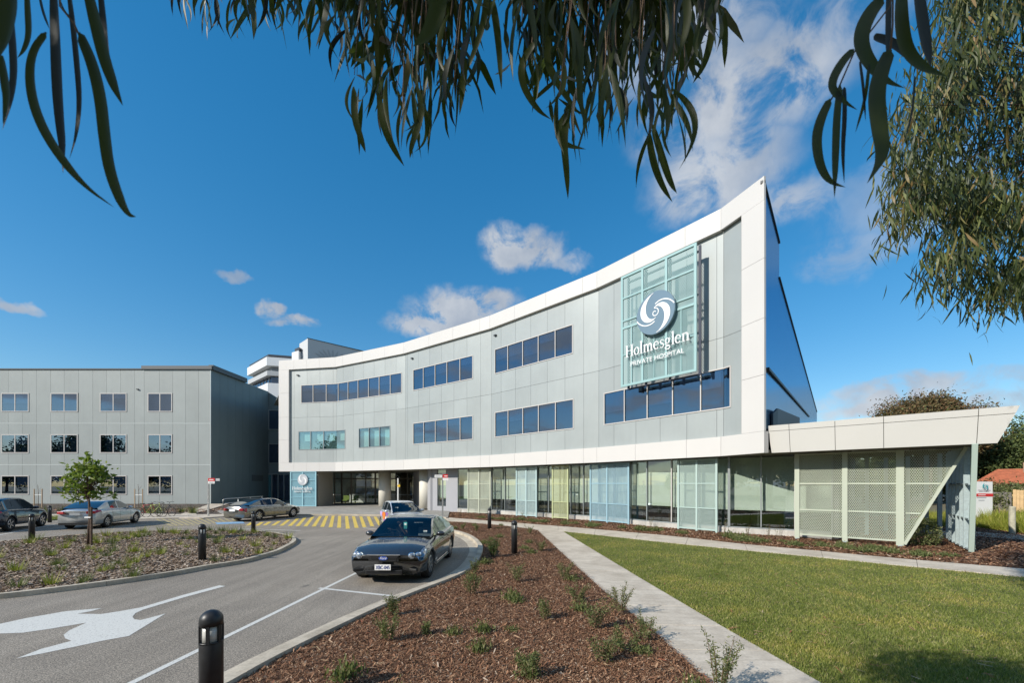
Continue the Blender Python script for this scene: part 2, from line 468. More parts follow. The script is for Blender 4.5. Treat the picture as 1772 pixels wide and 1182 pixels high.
M_FRAMED = mat('door_frame_bronze', (0.10, 0.085, 0.065), 0.4, metal=0.3)
M_WGL = mat('tinted_window', (0.010, 0.020, 0.045), 0.015, metal=0.0, spec=0.8)
M_WGL.node_tree.nodes['Principled BSDF'].inputs['IOR'].default_value = 1.95
M_WGL.node_tree.nodes['Principled BSDF'].inputs['Specular Tint'].default_value = (0.70, 0.85, 1, 1)
M_WG2 = glassmat('tinted_window_glass', (0.40, 0.47, 0.58), (0.78, 0.90, 1.0), f0=0.20, boost=0.9)
M_COL = mat('cream_column_paint', (0.72, 0.69, 0.60), 0.6, var=0.03, vscale=1)
M_WALLG = mat('light_grey_wall', (0.36, 0.365, 0.385), 0.7, var=0.03, vscale=1)
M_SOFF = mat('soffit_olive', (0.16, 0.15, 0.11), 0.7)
M_BLIND = mat('cream_blind', (0.74, 0.77, 0.67), 0.85, var=0.04, vscale=2)
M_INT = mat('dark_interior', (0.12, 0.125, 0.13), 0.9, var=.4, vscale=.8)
M_PLINTH = concrete_mat('plinth_concrete', (0.60, 0.58, 0.53), (0.42, 0.40, 0.36), 0.3)
M_GL = glassmat('shopfront_glass', (0.88, 0.92, 0.90), f0=0.11, boost=0.8)
M_GLD = glassmat('door_glass', (0.72, 0.77, 0.75), f0=0.07, boost=0.8)
M_GLT = glassmat('teal_window_glass', (0.80, 0.92, 0.92), (0.8, 0.95, 1), f0=0.20, boost=0.8)
M_BLACK = mat('black_powder_coat', (0.018, 0.019, 0.021), 0.42, spec=0.5, var=0.2, vscale=20)
M_LAMP = mat('frosted_diffuser', (0.62, 0.62, 0.58), 0.3, spec=0.5)
M_GALV = mat('blue_galvanised_steel', (0.42, 0.50, 0.50), 0.5, metal=0.35, var=0.12, vscale=14)
M_GALV2 = mat('sage_steel', (0.46, 0.56, 0.49), 0.5, metal=0.1)
M_STEEL = mat('brushed_steel', (0.55, 0.55, 0.53), 0.35, metal=0.8)
M_SIGNW = mat('sign_white', (0.82, 0.81, 0.78), 0.5)
M_SIGNR = mat('sign_red', (0.62, 0.03, 0.03), 0.5)
M_TEAL = mat('sign_teal', (0.02, 0.33, 0.36), 0.5)
M_TXTG = mat('sign_grey_text', (0.28, 0.30, 0.32), 0.6)
M_LEAF = islandmat('gum_leaf', [(0.0, (0.012, 0.020, 0.005)), (0.5, (0.024, 0.033, 0.008)), (0.9, (0.05, 0.052, 0.014)), (1.0, (0.10, 0.06, 0.026))], 0.45, trans=0.16)  # very dark greens, the crown's shade put into the leaf colour
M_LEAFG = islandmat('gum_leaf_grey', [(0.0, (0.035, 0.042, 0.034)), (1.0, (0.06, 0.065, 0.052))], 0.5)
M_LEAFS = islandmat('gum_leaf_sunlit', [(0.0, (0.014, 0.026, 0.007)), (0.5, (0.045, 0.062, 0.016)), (0.85, (0.14, 0.155, 0.045)), (1.0, (0.21, 0.13, 0.05))], 0.5, spec=0.35, trans=0.10)  # lighter copy of the gum leaf, sunlight put into its colour
M_TWIG = mat('gum_twig', (0.16, 0.10, 0.06), 0.8)
M_BARK = mat('gum_bark', (0.30, 0.25, 0.19), 0.85, color2=(0.12, 0.09, 0.07), vscale=6, bump=0.8, bscale=14)
M_BARKD = mat('brown_bark', (0.10, 0.065, 0.045), 0.9, var=0.3, vscale=12, bump=0.8, bscale=30)
M_MAPLE = islandmat('young_tree_leaf', [(0.0, (0.07, 0.12, 0.02)), (0.5, (0.13, 0.20, 0.03)), (1.0, (0.24, 0.28, 0.045))], 0.5, trans=0.3)
M_SHRUB = islandmat('shrub_leaf', [(0.0, (0.06, 0.08, 0.025)), (0.6, (0.13, 0.155, 0.05)), (1.0, (0.26, 0.25, 0.12))], 0.6, trans=0.2)
M_SHRUBD = islandmat('dark_shrub_leaf', [(0.0, (0.02, 0.05, 0.012)), (0.6, (0.045, 0.10, 0.02)), (1.0, (0.10, 0.17, 0.035))], 0.55, trans=0.15)
M_TUFT = islandmat('yellow_tussock', [(0.0, (0.16, 0.20, 0.02)), (0.6, (0.30, 0.32, 0.04)), (1.0, (0.48, 0.42, 0.12))], 0.6, trans=0.25)
M_DTREE = islandmat('dark_tree_leaf', [(0.0, (0.025, 0.042, 0.012)), (0.6, (0.08, 0.11, 0.03)), (1.0, (0.17, 0.19, 0.06))], 0.7)
M_RTREE = islandmat('russet_tree_leaf', [(0.0, (0.05, 0.05, 0.02)), (0.5, (0.13, 0.10, 0.04)), (0.8, (0.20, 0.10, 0.05)), (1.0, (0.12, 0.15, 0.05))], 0.7)
M_TERRA = mat('terracotta', (0.50, 0.17, 0.09), 0.8, var=0.25, vscale=3)
M_ROOFG = mat('grey_roof_tiles', (0.16, 0.18, 0.21), 0.7, var=0.2, vscale=3)
M_BRICK = mat('house_brick', (0.34, 0.22, 0.15), 0.85, var=0.2, vscale=6)
M_PALE = mat('timber_paling', (0.25, 0.235, 0.21), 0.9, var=0.25, vscale=5)
M_PALEN = mat('new_timber_paling', (0.62, 0.43, 0.22), 0.85, var=0.12, vscale=5)
M_STAKE = mat('hardwood_stake', (0.42, 0.30, 0.19), 0.85)

# ---------------------------------------------------------------- ground, road, beds, lawn, paths
def inpoly(P, poly):
    x, y = P[:, 0], P[:, 1]; r = np.zeros(len(P), bool); n = len(poly)
    for i in range(n):
        x1, y1 = poly[i]; x2, y2 = poly[(i + 1) % n]
        c = ((y1 > y) != (y2 > y)) & (x < (x2 - x1) * (y - y1) / (y2 - y1 + 1e-12) + x1)
        r ^= c
    return r


def rpts(poly, n, rng):
    """random points inside a polygon"""
    a = np.array(poly); lo, hi = a.min(0), a.max(0); out = []
    tot = 0
    while tot < n:
        P = lo + rng.random((n * 2, 2)) * (hi - lo); P = P[inpoly(P, poly)]; out.append(P); tot += len(P)
    return np.concatenate(out)[:n]


def sheet(name, poly, z0, z1, m, parent=None, kind='structure'):
    b = MB(); b.prism(poly, z0, z1)
    me = b.mesh(name, m)
    bm = bmesh.new(); bm.from_mesh(me); bmesh.ops.triangulate(bm, faces=[f for f in bm.faces if len(f.verts) > 4]); bm.to_mesh(me); bm.free()
    o = link(me, name, parent, True)
    if parent is None: o['kind'] = kind
    return o


def offset_line(pts, d):
    out = []
    for i, p in enumerate(pts):
        a = Vector(pts[max(i - 1, 0)]); b = Vector(pts[min(i + 1, len(pts) - 1)]); t = (b - a).normalized()
        out.append((p[0] - t.y * d, p[1] + t.x * d))
    return out


def resample(pts, step):
    P = [Vector(p) for p in pts]; out = [P[0]]; acc = 0
    for a, b in zip(P[:-1], P[1:]):
        L = (b - a).length; t = step - acc
        while t <= L: out.append(a + (b - a) * (t / L)); t += step
        acc = (acc + L) % step
    out.append(P[-1]); return [tuple(p) for p in out]


def smooth(pts, it=2, closed=False):
    for _ in range(it):
        q = []; n = len(pts)
        for i in range(n if closed else n - 1):
            a, b = pts[i], pts[(i + 1) % n]
            q += [(a[0] * .75 + b[0] * .25, a[1] * .75 + b[1] * .25), (a[0] * .25 + b[0] * .75, a[1] * .25 + b[1] * .75)]
        pts = q if closed else [pts[0]] + q + [pts[-1]]
    return pts


ground = tag(sheet('ground', [(-900, -300), (900, -300), (900, 1200), (-900, 1200)], -0.5, -0.02, mat('far_ground', (0.13, 0.13, 0.07), 0.95, color2=(0.20, 0.17, 0.11), vscale=0.05)), kind='structure')
road = sheet('road', [(-60, -6), (-1.2, -6), (0.4, 2.0), (3, 14), (3, 30), (-5, 60), (-60, 60)], -0.3, 0.0, M_ASPH)

# kerb on the right of the road: gutter strip + raised kerb, cut into blocks
inner = [G(300, 1212), G(400, 1158), G(470, 1124), G(545, 1090), G(609, 1061), G(682, 1031), G(753, 1006), G(780, 993), G(797, 980), G(808, 966), G(813.5, 953), G(810, 943), G(801, 934), G(786, 926.5), G(760, 920), G(722, 914.5), G(700, 905), G(690, 898)]
inner = smooth([(inner[0][0] - 1.2, inner[0][1] - 1.3)] + inner, 2)
GUT = 0.30
gut_o = offset_line(inner, -GUT); k_in = offset_line(inner, -GUT - 0.006); k_out = offset_line(inner, -GUT - 0.17)
kerb = empty('kerb', (inner[10][0], inner[10][1], 0), kind='structure')


def kerb_blocks(a, b, step, h, mats, parent, name='kerb_block', z0=-0.1):
    n = len(a); acc = 0; s = 0
    i = 0
    while i < n - 1:
        j = i; L = 0
        while j < n - 1 and L < step: L += (Vector(a[j + 1]) - Vector(a[j])).length; j += 1
        A, B = a[i:j + 1], b[i:j + 1]
        t = (Vector(A[1]) - Vector(A[0])).normalized() * 0.006
        A = [(A[0][0] + t.x, A[0][1] + t.y)] + A[1:]; B = [(B[0][0] + t.x, B[0][1] + t.y)] + B[1:]
        m = mats[(s * 7 + 3) % len(mats)] if len(mats) > 1 else mats[0]
        mb = MB()
        for q in range(len(A) - 1):
            mb.prism([A[q], A[q + 1], B[q + 1], B[q]], z0, h)
        o = mb.build(name, m, parent, fix=False)
        bm = bmesh.new(); bm.from_mesh(o.data); bmesh.ops.remove_doubles(bm, verts=bm.verts, dist=1e-4)
        seen = {}
        for f in bm.faces: seen.setdefault(tuple(sorted(v.index for v in f.verts)), []).append(f)
        bmesh.ops.delete(bm, geom=[f for fs in seen.values() if len(fs) > 1 for f in fs], context='FACES_ONLY')
        bm.to_mesh(o.data); bm.free()
        i = j; s += 1


kerb_blocks(resample(inner, 0.4), resample(gut_o, 0.4)[:len(resample(inner, 0.4))], 2.4, 0.012, [M_KERB], kerb, 'gutter_slab') if False else None
Np = min(len(inner), len(gut_o))
kerb_blocks(inner, gut_o, 2.2, 0.010, [M_KERB], kerb, 'gutter_slab')
kerb_blocks(k_in, k_out, 2.2, 0.125, [M_KERB], kerb, 'kerb_block')

# right-hand mulch bed between kerb and path
pathL = [G(930, 919.6), G(994, 980.6), G(1055, 1037), G(1134, 1101), G(1174, 1139), G(1220, 1182)]
pathR = [G(973, 921), G(1067, 979), G(1165, 1038.5), G(1259.4, 1095), G(1335.6, 1139), G(1400, 1177)]


def extend(a, b, d): v = (Vector(b) - Vector(a)).normalized() * d; return (b[0] + v.x, b[1] + v.y)


pathL.append(extend(pathL[-2], pathL[-1], 4.5)); pathR.append(extend(pathR[-2], pathR[-1], 4.5))
upN = [G(779, 903.7), G(800, 905.5), G(830, 908), G(860, 910.5), G(890, 914), G(921, 918), G(930, 919.6)]
k_top = [p for p in k_out]
bedR = [p for p in k_top[:-6]] + [G(779, 904.5)] + upN[1:] + pathL[1:]
bedR = [p for p in bedR]
mulch_bed = sheet('mulch_bed', bedR, -0.2, 0.055, M_SOIL)
# lawn
upNear = [G(973, 921), G(1165, 942.5), G(1300, 956), G(1400, 965.5), G(1566, 982.6), G(1770, 1002), G(2000, 1024)]
upFar = [G(774, 897), G(860, 904), G(930, 909.6), G(1165, 930), G(1300, 945.8), G(1400, 954.6), G(1566, 970.6), G(1770, 988), G(2000, 1007)]
lawnP = upNear + [(16, 3.0), (14, -2)] + [(pathR[-1][0], pathR[-1][1])] + pathR[::-1][1:-1]
lawn = sheet('lawn', lawnP, -0.2, 0.03, M_TURF)


def slab_path(name, left, right, cuts, z, m):
    root = empty(name, (left[0][0], left[0][1], 0), kind='structure')
    L = [Vector(p) for p in left]; Rr = [Vector(p) for p in right]
    gap_ = 0.005 / sum((q - p).length for p, q in zip(L[:-1], L[1:]))
    def at(P, t):
        d = [0]
        for a, b in zip(P[:-1], P[1:]): d.append(d[-1] + (b - a).length)
        s = t * d[-1]
        for i in range(len(P) - 1):
            if s <= d[i + 1] + 1e-9: return P[i] + (P[i + 1] - P[i]) * ((s - d[i]) / (d[i + 1] - d[i])), i
        return P[-1], len(P) - 2
    for a, b in zip(cuts[:-1], cuts[1:]):
        a2, b2 = a + gap_, b - gap_
        ts = [a2, (a2 + b2) / 2, b2]
        poly = [tuple(at(L, t)[0]) for t in ts] + [tuple(at(Rr, t)[0]) for t in ts[::-1]]
        o = MB().prism(poly, -0.15, z + rnd.uniform(-.002, .002)).build('concrete_slab', m, root, bevel=0.006)
    MB().prism([tuple(v) for v in L] + [tuple(v) for v in Rr[::-1]], -0.16, z - 0.02).build('joint_filler', M_KERBG, root)
    return root


slab_path('footpath', pathL, pathR, [0, .20, .355, .475, .565, .63, .685, .735, .785, .84, .89, .94, 1.0], 0.05, M_CONC)
uN = [G(773, 903.5), G(860, 910.5), G(929, 919.6), G(974, 921.1), G(1165, 942.5), G(1300, 956), G(1400, 965.5), G(1566, 982.6), G(1770, 1002), G(2000, 1024)]
uF = [G(770, 896.7), G(860, 904), G(929, 909.5), G(975, 913), G(1165, 930), G(1300, 945.8), G(1400, 954.6), G(1566, 970.6), G(1770, 988), G(2000, 1007)]
cuts = [0]
while cuts[-1] < 1: cuts.append(min(1, cuts[-1] + 0.085))
slab_path('upper_footpath', uN, uF, cuts, 0.052, M_CONC)
# bed between the upper path and the building, running on to the right
bedB = uF + [(26, 4), (34, 12), (36, 34), (11, 24), (4, 27.5), (-3, 33), (-5.0, 34.2), (-6.2, 33.0)]
bed2 = sheet('planted_bed', bedB, -0.2, 0.04, M_SOIL)

# left island
islF = [G(513, 938), G(511, 942), G(496, 951), G(480, 959), G(456, 966), G(429, 974), G(400, 979.5), G(353, 986.5), G(302, 997), G(197.5, 1013), G(82, 1028), G(0, 1038), G(-160, 1052), G(-420, 1070)]
islB = [G(-420, 985), G(-200, 962), G(0, 941), G(51, 936.5), G(101, 931.4), G(203, 924), G(300, 921), G(370, 920.5), G(428, 921.6), G(457, 923.3), G(476, 925), G(501.6, 930), G(510, 934)]
isl = smooth(islF + islB, 2, True)
islI = []
cxs = sum(p[0] for p in isl) / len(isl); A2 = sum(isl[i][0] * isl[(i + 1) % len(isl)][1] - isl[(i + 1) % len(isl)][0] * isl[i][1] for i in range(len(isl)))
sg = 1 if A2 > 0 else -1
n_ = len(isl)
for i, p in enumerate(isl):
    t = (Vector(isl[(i + 1) % n_]) - Vector(isl[i - 1])).normalized(); islI.append((p[0] - t.y * 0.15 * sg, p[1] + t.x * 0.15 * sg))
ikerb = empty('island_kerb', (isl[0][0], isl[0][1], 0), kind='structure')
kerb_blocks(isl + [isl[0]], islI + [islI[0]], 2.4, 0.11, [M_KERB], ikerb)
island = sheet('island_bed', islI, -0.2, 0.075, M_SOILG)
# entrance apron (raised) with its kerb edge
ap = [G(395, 893.5, .1), G(440, 891.0, .1), G(520, 890.2, .1), G(600, 890.2, .1), G(690, 891.5, .1), G(742, 893, .1), G(775, 896, .1), (-5.2, 34.5), (-10.5, 36.5), (-10.8, 49), (-24, 49), (-33, 50), (-32, 43)]
apron = sheet('entrance_apron', ap, -0.2, 0.10, M_APRON)
ake = empty('apron_kerb', (ap[0][0], ap[0][1], 0), kind='structure')
al = resample(ap[:7], 0.6); kerb_blocks(al, offset_line(al, -0.16), 3.0, 0.115, [M_KERB], ake)
# left building bed, slightly banked, with footpath strip and ramp
bank = MB()
bz = [(-60, 31.5, .06), (-60, 43.4, .30), (-32.2, 43.4, .26), (-29.8, 43.5, .24), (-24.4, 36.0, .10), (-22.0, 31.2, .05), (-24.0, 30.6, .05), (-34, 30.6, .05)]
bank.add([(x, y, z) for x, y, z in bz], [tuple(range(len(bz)))[::-1]])
me_ = bank.mesh('bank', M_SOILG)
bm = bmesh.new(); bm.from_mesh(me_); bmesh.ops.triangulate(bm, faces=bm.faces); bmesh.ops.recalc_face_normals(bm, faces=bm.faces); bm.to_mesh(me_); bm.free()
tag(link(me_, 'banked_bed'), kind='structure')
fp = [G(60, 896.5), G(120, 896), G(240, 899.8), G(310, 897.8), G(352, 898), G(400, 894.5), G(398, 891.5), G(345, 892), G(305, 891.5), G(240, 890.5), G(60, 888)]
sheet('kerbside_path', fp, -0.1, 0.065, M_CONC)
rp = [G(309, 891.5, .06), G(351, 897.5, .06), G(338.5, 889.5, .06), (-29.7, 43.3), (-31.6, 43.3)]
mb = MB()
zr = [.075, .075, .08, .285, .285]
mb.add([(p[0], p[1], z) for p, z in zip(rp, zr)], [(0, 1, 2, 3, 4)])
me_ = mb.mesh('ramp_path', M_CONC); bm = bmesh.new(); bm.from_mesh(me_); bmesh.ops.recalc_face_normals(bm, faces=bm.faces); bmesh.ops.triangulate(bm, faces=bm.faces); bm.to_mesh(me_); bm.free()
tag(link(me_, 'ramp_path'), kind='structure')

# road paint, each sheet 4 mm above the asphalt
def paint(name, poly, m=M_PAINT, label=None, z=0.004, parent=None):
    mb = MB(); n = len(poly)
    mb.add([(p[0], p[1], z) for p in poly], [tuple(range(n))])
    me = mb.mesh(name, m); bm = bmesh.new(); bm.from_mesh(me)
    for f in bm.faces:
        if f.normal.z < 0: f.normal_flip()
    bmesh.ops.triangulate(bm, faces=[f for f in bm.faces if len(f.verts) > 4], ngon_method='EAR_CLIP'); bm.to_mesh(me); bm.free()
    o = link(me, name, parent)
    if parent is None: o['kind'] = 'structure'
    return o


def strip(a, b, w):
    a, b = Vector(a), Vector(b); t = (b - a).normalized(); n = Vector((-t.y, t.x)) * w / 2
    return [tuple(a + n), tuple(b + n), tuple(b - n), tuple(a - n)]


lanes = empty('lane_marking', (0, 0, 0), kind='structure')
paint('painted_line', strip(G(150, 1221), G(625, 988), 0.095), parent=lanes)
paint('painted_line', strip(G(552, 1018.5), G(697, 1034), 0.095), z=0.0042, parent=lanes)
paint('painted_line', strip(G(410, 915.2), G(520, 918.8), 0.10), parent=lanes)
paint('painted_line', strip(G(628, 914), G(700, 921), 0.10), parent=lanes)
paint('painted_line', strip(G(-30, 932), G(95, 908), 0.10), parent=lanes)
Z = 3.544
arrow_px = [(0, 640), (160, 605), (400, 563), (625, 543), (560, 562), (475, 578), (620, 580), (730, 563), (860, 540), (940, 517), (1120, 463), (1345, 403), (1382, 408), (1130, 477), (960, 528), (880, 552), (830, 575), (812, 597), (825, 612), (860, 617), (910, 605), (1015, 577), (790, 715), (640, 742), (440, 785), (260, 822), (100, 853), (250, 795), (438, 745), (400, 730), (390, 708), (425, 680), (480, 655), (530, 633), (300, 672), (140, 695), (0, 700), (-180, 702), (-180, 668)]
paint('direction_arrow', [G(x / Z, 900 + y / Z) for x, y in arrow_px])
cross = empty('crossing_marking', (-12, 26, 0), kind='structure')
T8 = 5.907
bars = [((795, 1026), (725, 1132)), ((860, 1024), (812, 1136)), ((925, 1022), (897, 1140)), ((990, 1024), (985, 1145)), ((1060, 1026), (1075, 1155)), ((1132, 1028), (1165, 1146)), ((1207, 1030), (1245, 1140)), ((1283, 1030), (1325, 1130)), ((1352, 1032), (1405, 1120)), ((1422, 1036), (1462, 1098)), ((1490, 1038), (1530, 1085)),
        ((718, 1032), (640, 1130)), ((637, 1040), (560, 1128)), ((560, 1052), (482, 1126)), ((470, 1064), (394, 1124)), ((374, 1078), (310, 1122)), ((278, 1084), (222, 1120)), ((198, 1088), (146, 1124)), ((96, 1090), (50, 1122))]
for (a, b) in bars:
    pa, pb = G(420 + a[0] / T8, 720 + a[1] / T8), G(420 + b[0] / T8, 720 + b[1] / T8)
    paint('painted_bar', strip(pa, pb, 0.20), M_YPAINT, parent=cross)
T4 = 5.716
for i in range(13):
    x = 60 + i * 62
    a = (230 + (x + 170) / T4, 840 + (335 + 0.0 * i) / T4 - (0.6 if i > 6 else 0)); b = (230 + (x + 330 - 8 * i) / T4, 840 + (405 - 3.2 * i) / T4)
    paint('painted_bar', strip(G(*a), G(*b), 0.13), M_YWORN, parent=cross)
paint('painted_bar', strip(G(230, 911), G(430, 909.5), 0.10), M_YWORN, z=0.0075, parent=cross)
paint('blue_bay_marking', [G(372, 905), G(420, 903), G(424, 906.5), G(376, 908)], M_BPAINT, z=0.011)
# ---------------------------------------------------------------- main hospital building
def V2(x, y): return Vector((x, y))


BR = [(482.3, 213.8), (580.0, 219.8), (698.6, 245.2), (847.3, 291.8), (1032.8, 368.1), (1247.5, 477.2), (1322.5, 534.5)]
FP = [V2((x - CX) * 12.6 / h, F * 12.6 / h) for x, h in BR]      # facade corner points in plan (parapet 12.6 m above the eye)
NS = len(FP) - 1
FN = []
for i in range(NS):
    t = (FP[i + 1] - FP[i]).normalized(); FN.append(V2(t.y, -t.x))   # outward normal (towards the forecourt)
Z_SOF, Z_BT, Z_MID, Z_TI, Z_TOP = HC + 1.28, HC + 2.165, HC + 6.75, HC + 11.63, HC + 12.6


def xpoint(p, d, q, e):
    den = d.x * e.y - d.y * e.x
    s = ((q.x - p.x) * e.y - (q.y - p.y) * e.x) / den
    return p + d * s


def poly_off(o):
    P = []
    for i in range(NS + 1):
        if i == 0: P.append(FP[0] + FN[0] * o)
        elif i == NS: P.append(FP[NS] + FN[NS - 1] * o)
        else:
            a, b = FN[i - 1], FN[i]
            P.append(xpoint(FP[i - 1] + a * o, FP[i] - FP[i - 1], FP[i] + b * o, FP[i + 1] - FP[i]))
    return P


_po = {}


def fpt(seg, px, o):
    """plan point of the facade plane (set off by o) that stands on the sight line of photo column px"""
    k = round(o, 4)
    if k not in _po: _po[k] = poly_off(o)
    P = _po[k]
    if seg > 0 and abs(px - BR[seg][0]) < 0.06: return P[seg]
    if seg < NS - 1 and abs(px - BR[seg + 1][0]) < 0.06: return P[seg + 1]
    return xpoint(V2(0, 0), V2((px - CX) / F, 1), P[seg], P[seg + 1] - P[seg])


def segof(px):
    for i in range(NS):
        if px < BR[i + 1][0] - 0.01: return i
    return NS - 1


def wallslab(mb, seg, pa, pb, z0, z1, o0, o1, o_ref=None, gap=0.0):
    """slab on facade segment between photo columns pa..pb (measured on plane o_ref), from offset o0 (back) to o1 (front)"""
    r = o1 if o_ref is None else o_ref
    A, B = fpt(seg, pa, r), fpt(seg, pb, r)
    t = (B - A).normalized(); A = A + t * gap; B = B - t * gap; n = FN[seg]
    mb.prism([tuple(A + n * (o0 - r)), tuple(B + n * (o0 - r)), tuple(B + n * (o1 - r)), tuple(A + n * (o1 - r))], z0, z1)


def wallpoly(mb, seg, pts):
    xm = sum(p[0] for p in pts) / len(pts); q = []
    for x, z in pts:
        P = fpt(seg, x, OG); q.append((P.x, P.y, z))
    t = (FP[seg + 1] - FP[seg]).normalized(); c = sum((Vector(p) for p in q), Vector()) / len(q)
    lo = min(Vector(p[:2]).dot(t) for p in q); hi = max(Vector(p[:2]).dot(t) for p in q); r = []
    for p in q:
        u = Vector(p[:2]).dot(t); d = .007 if u < lo + 1e-4 else (-.007 if u > hi - 1e-4 else 0); r.append((p[0] + t.x * d, p[1] + t.y * d, p[2]))
    mb.plate(r, (FN[seg].x, FN[seg].y, 0), OG - OB)


OG, OB = -0.20, -0.27
HOSP = empty('hospital_building', (FP[3].x, FP[3].y, 0), label='curved grey three storey hospital wing framed by a thick white border, behind the forecourt', cat='building')
JOINTS = [482.3, 499.6, 509.2, 531.4, 553.7, 576.6, 580.0, 593.9, 611.3, 629.2, 647.4, 666.3, 685.4, 698.6, 705.4, 724, 743.6, 763.9, 785.4, 808.1, 831.5, 847.3, 867.1, 892.1, 918.4, 947, 977.6, 1010, 1032.8, 1062.5, 1100.5, 1142.3, 1188.5, 1240.4, 1247.5, 1283]
R1 = (HC + 8.19, HC + 10.04); R2 = (HC + 3.46, HC + 5.35)
WIN = [(521, 695.4, R1, [541.9, 564.7, 585.6, 602.5, 619.8, 637.9, 656.3, 675.6], 0),
       (715, 818.5, R1, [732.8, 753.1, 773.6, 796.1], 0), (715, 818.5, R2, [733.5, 753.6, 774.2, 796.5], 0),
       (856.3, 991.6, R1, [879, 904.8, 931.7, 961], 0), (856.6, 993, R2, [879.5, 905, 932, 961.5], 0),
       (1045.2, 1265.2, R2, [1080.7, 1120.3, 1164.2, 1212.8], 0),
       (516.5, 597.4, R2, [537.5, 560], 1), (620.9, 675.3, R2, [638.5, 656.8], 1)]
OG, OB = -0.20, -0.27
for a, b in zip(JOINTS[1:-1], JOINTS[2:]):
    seg = segof(a)
    if b - a < 0.5: continue
    for (z0, z1) in ((Z_BT, Z_MID), (Z_MID, Z_TI)):
        za, zb = z0 + (0.008 if z0 == Z_MID else 0), z1 - (0.008 if z1 == Z_MID else 0)
        cuts = [w for w in WIN if w[0] < b - 0.3 and w[1] > a + 0.3 and w[2][0] > z0 and w[2][1] < z1 + .2]
        mb = MB()
        if not cuts: wallslab(mb, seg, a, b, za, zb, OB, OG, OG, 0.007)
        else:
            w = cuts[0]; wa, wb = max(a, w[0]), min(b, w[1]); y0, y1 = w[2]
            if wa > a + 0.3 and wb < b - 0.3: wallslab(mb, seg, a, wa, za, zb, OB, OG, OG, 0.0)
            elif wa > a + 0.3: wallpoly(mb, seg, [(a, za), (b, za), (b, y0), (wa, y0), (wa, y1), (b, y1), (b, zb), (a, zb)])
            elif wb < b - 0.3: wallpoly(mb, seg, [(a, za), (b, za), (b, zb), (a, zb), (a, y1), (wb, y1), (wb, y0), (a, y0)])
            else:
                wallslab(mb, seg, wa, wb, za, y0, OB, OG, OG, 0.007); mb.build('cladding_panel', M_GREY, HOSP)
                mb = MB(); wallslab(mb, seg, wa, wb, y1, zb, OB, OG, OG, 0.007)
        mb.build('cladding_panel', M_GREY, HOSP)
# backing behind the joints, with the windows' openings left to their own boxes
mb = MB()
for s in range(NS):
    wallslab(mb, s, BR[s][0] + (0 if s else 6), BR[s + 1][0] - (0 if s < NS - 1 else 6), Z_BT - .3, Z_TI + .5, -0.55, -0.32, -0.32)
mb.build('backing_wall', M_BACK, HOSP)
mb = MB()
for s in range(NS):
    wallslab(mb, s, BR[s][0], BR[s + 1][0], Z_BT, Z_BT + .03, OB - 0.03, OG - 0.045, OG)
    wallslab(mb, s, BR[s][0], BR[s + 1][0], Z_MID - .04, Z_MID + .04, OB - 0.03, OG - 0.045, OG)
mb.build('joint_flashing', M_BACKW, HOSP)
# white frame: top band, bottom band, two end columns
TB = [482.3, 508.4, 530.5, 552.4, 580.0, 592.7, 627, 665.5, 698.6, 742.2, 783.5, 830, 847.3, 890, 944.5, 1008, 1032.8, 1097, 1185.5, 1247.5, 1322.5]
BB = [482.3, 508.4, 530.5, 552.4, 580.0, 592.7, 627, 665.5, 698.6, 742.6, 784.6, 831.2, 847.3, 890.4, 945.5, 1009.4, 1032.8, 1099.3, 1187.7, 1247.5, 1322.5]
for a, b in zip(TB[:-1], TB[1:]):
    mb = MB(); wallslab(mb, segof(a), a, b, Z_TI, Z_TOP, -0.30 if b < 1320 else -.10, 0.0, 0.0, 0.006); mb.build('white_panel', M_WHITE, HOSP)
for a, b in zip(BB[:-1], BB[1:]):
    mb = MB(); wallslab(mb, segof(a), a, b, Z_SOF, Z_BT, -0.24, 0.0, 0.0, 0.006); mb.build('white_panel', M_WHITE, HOSP)
lev = [Z_BT, HC + 4.48, HC + 6.8, HC + 9.25, Z_TI]
for (s, a, b) in ((0, 482.3, 499.6), (NS - 1, 1283, 1322.5)):
    for z0, z1 in zip(lev[:-1], lev[1:]):
        mb = MB(); wallslab(mb, s, a, b, z0 + .007, z1 - .007, -0.27 if s == 0 else -.10, 0.0, 0.0, 0.0); mb.build('white_panel', M_WHITE, HOSP)
mb = MB()
for s in range(NS):
    wallslab(mb, s, BR[s][0] + (0 if s else .6), BR[s + 1][0] - (0 if s < NS - 1 else 1), Z_SOF + .02, Z_BT - .02, -0.23, -0.03, 0)
    wallslab(mb, s, BR[s][0] + (0 if s else .6), BR[s + 1][0] - (0 if s < NS - 1 else 9), Z_TI + .02, Z_TOP - .03, -0.5 if s < NS - 1 else -.28, -0.03, 0)
wallslab(mb, 0, 482.9, 499.2, Z_BT, Z_TI, -0.265, -0.03, 0); wallslab(mb, NS - 1, 1284, 1314, Z_BT, Z_TI, -0.265, -0.03, 0)
mb.build('white_backing', M_BACKW, HOSP)
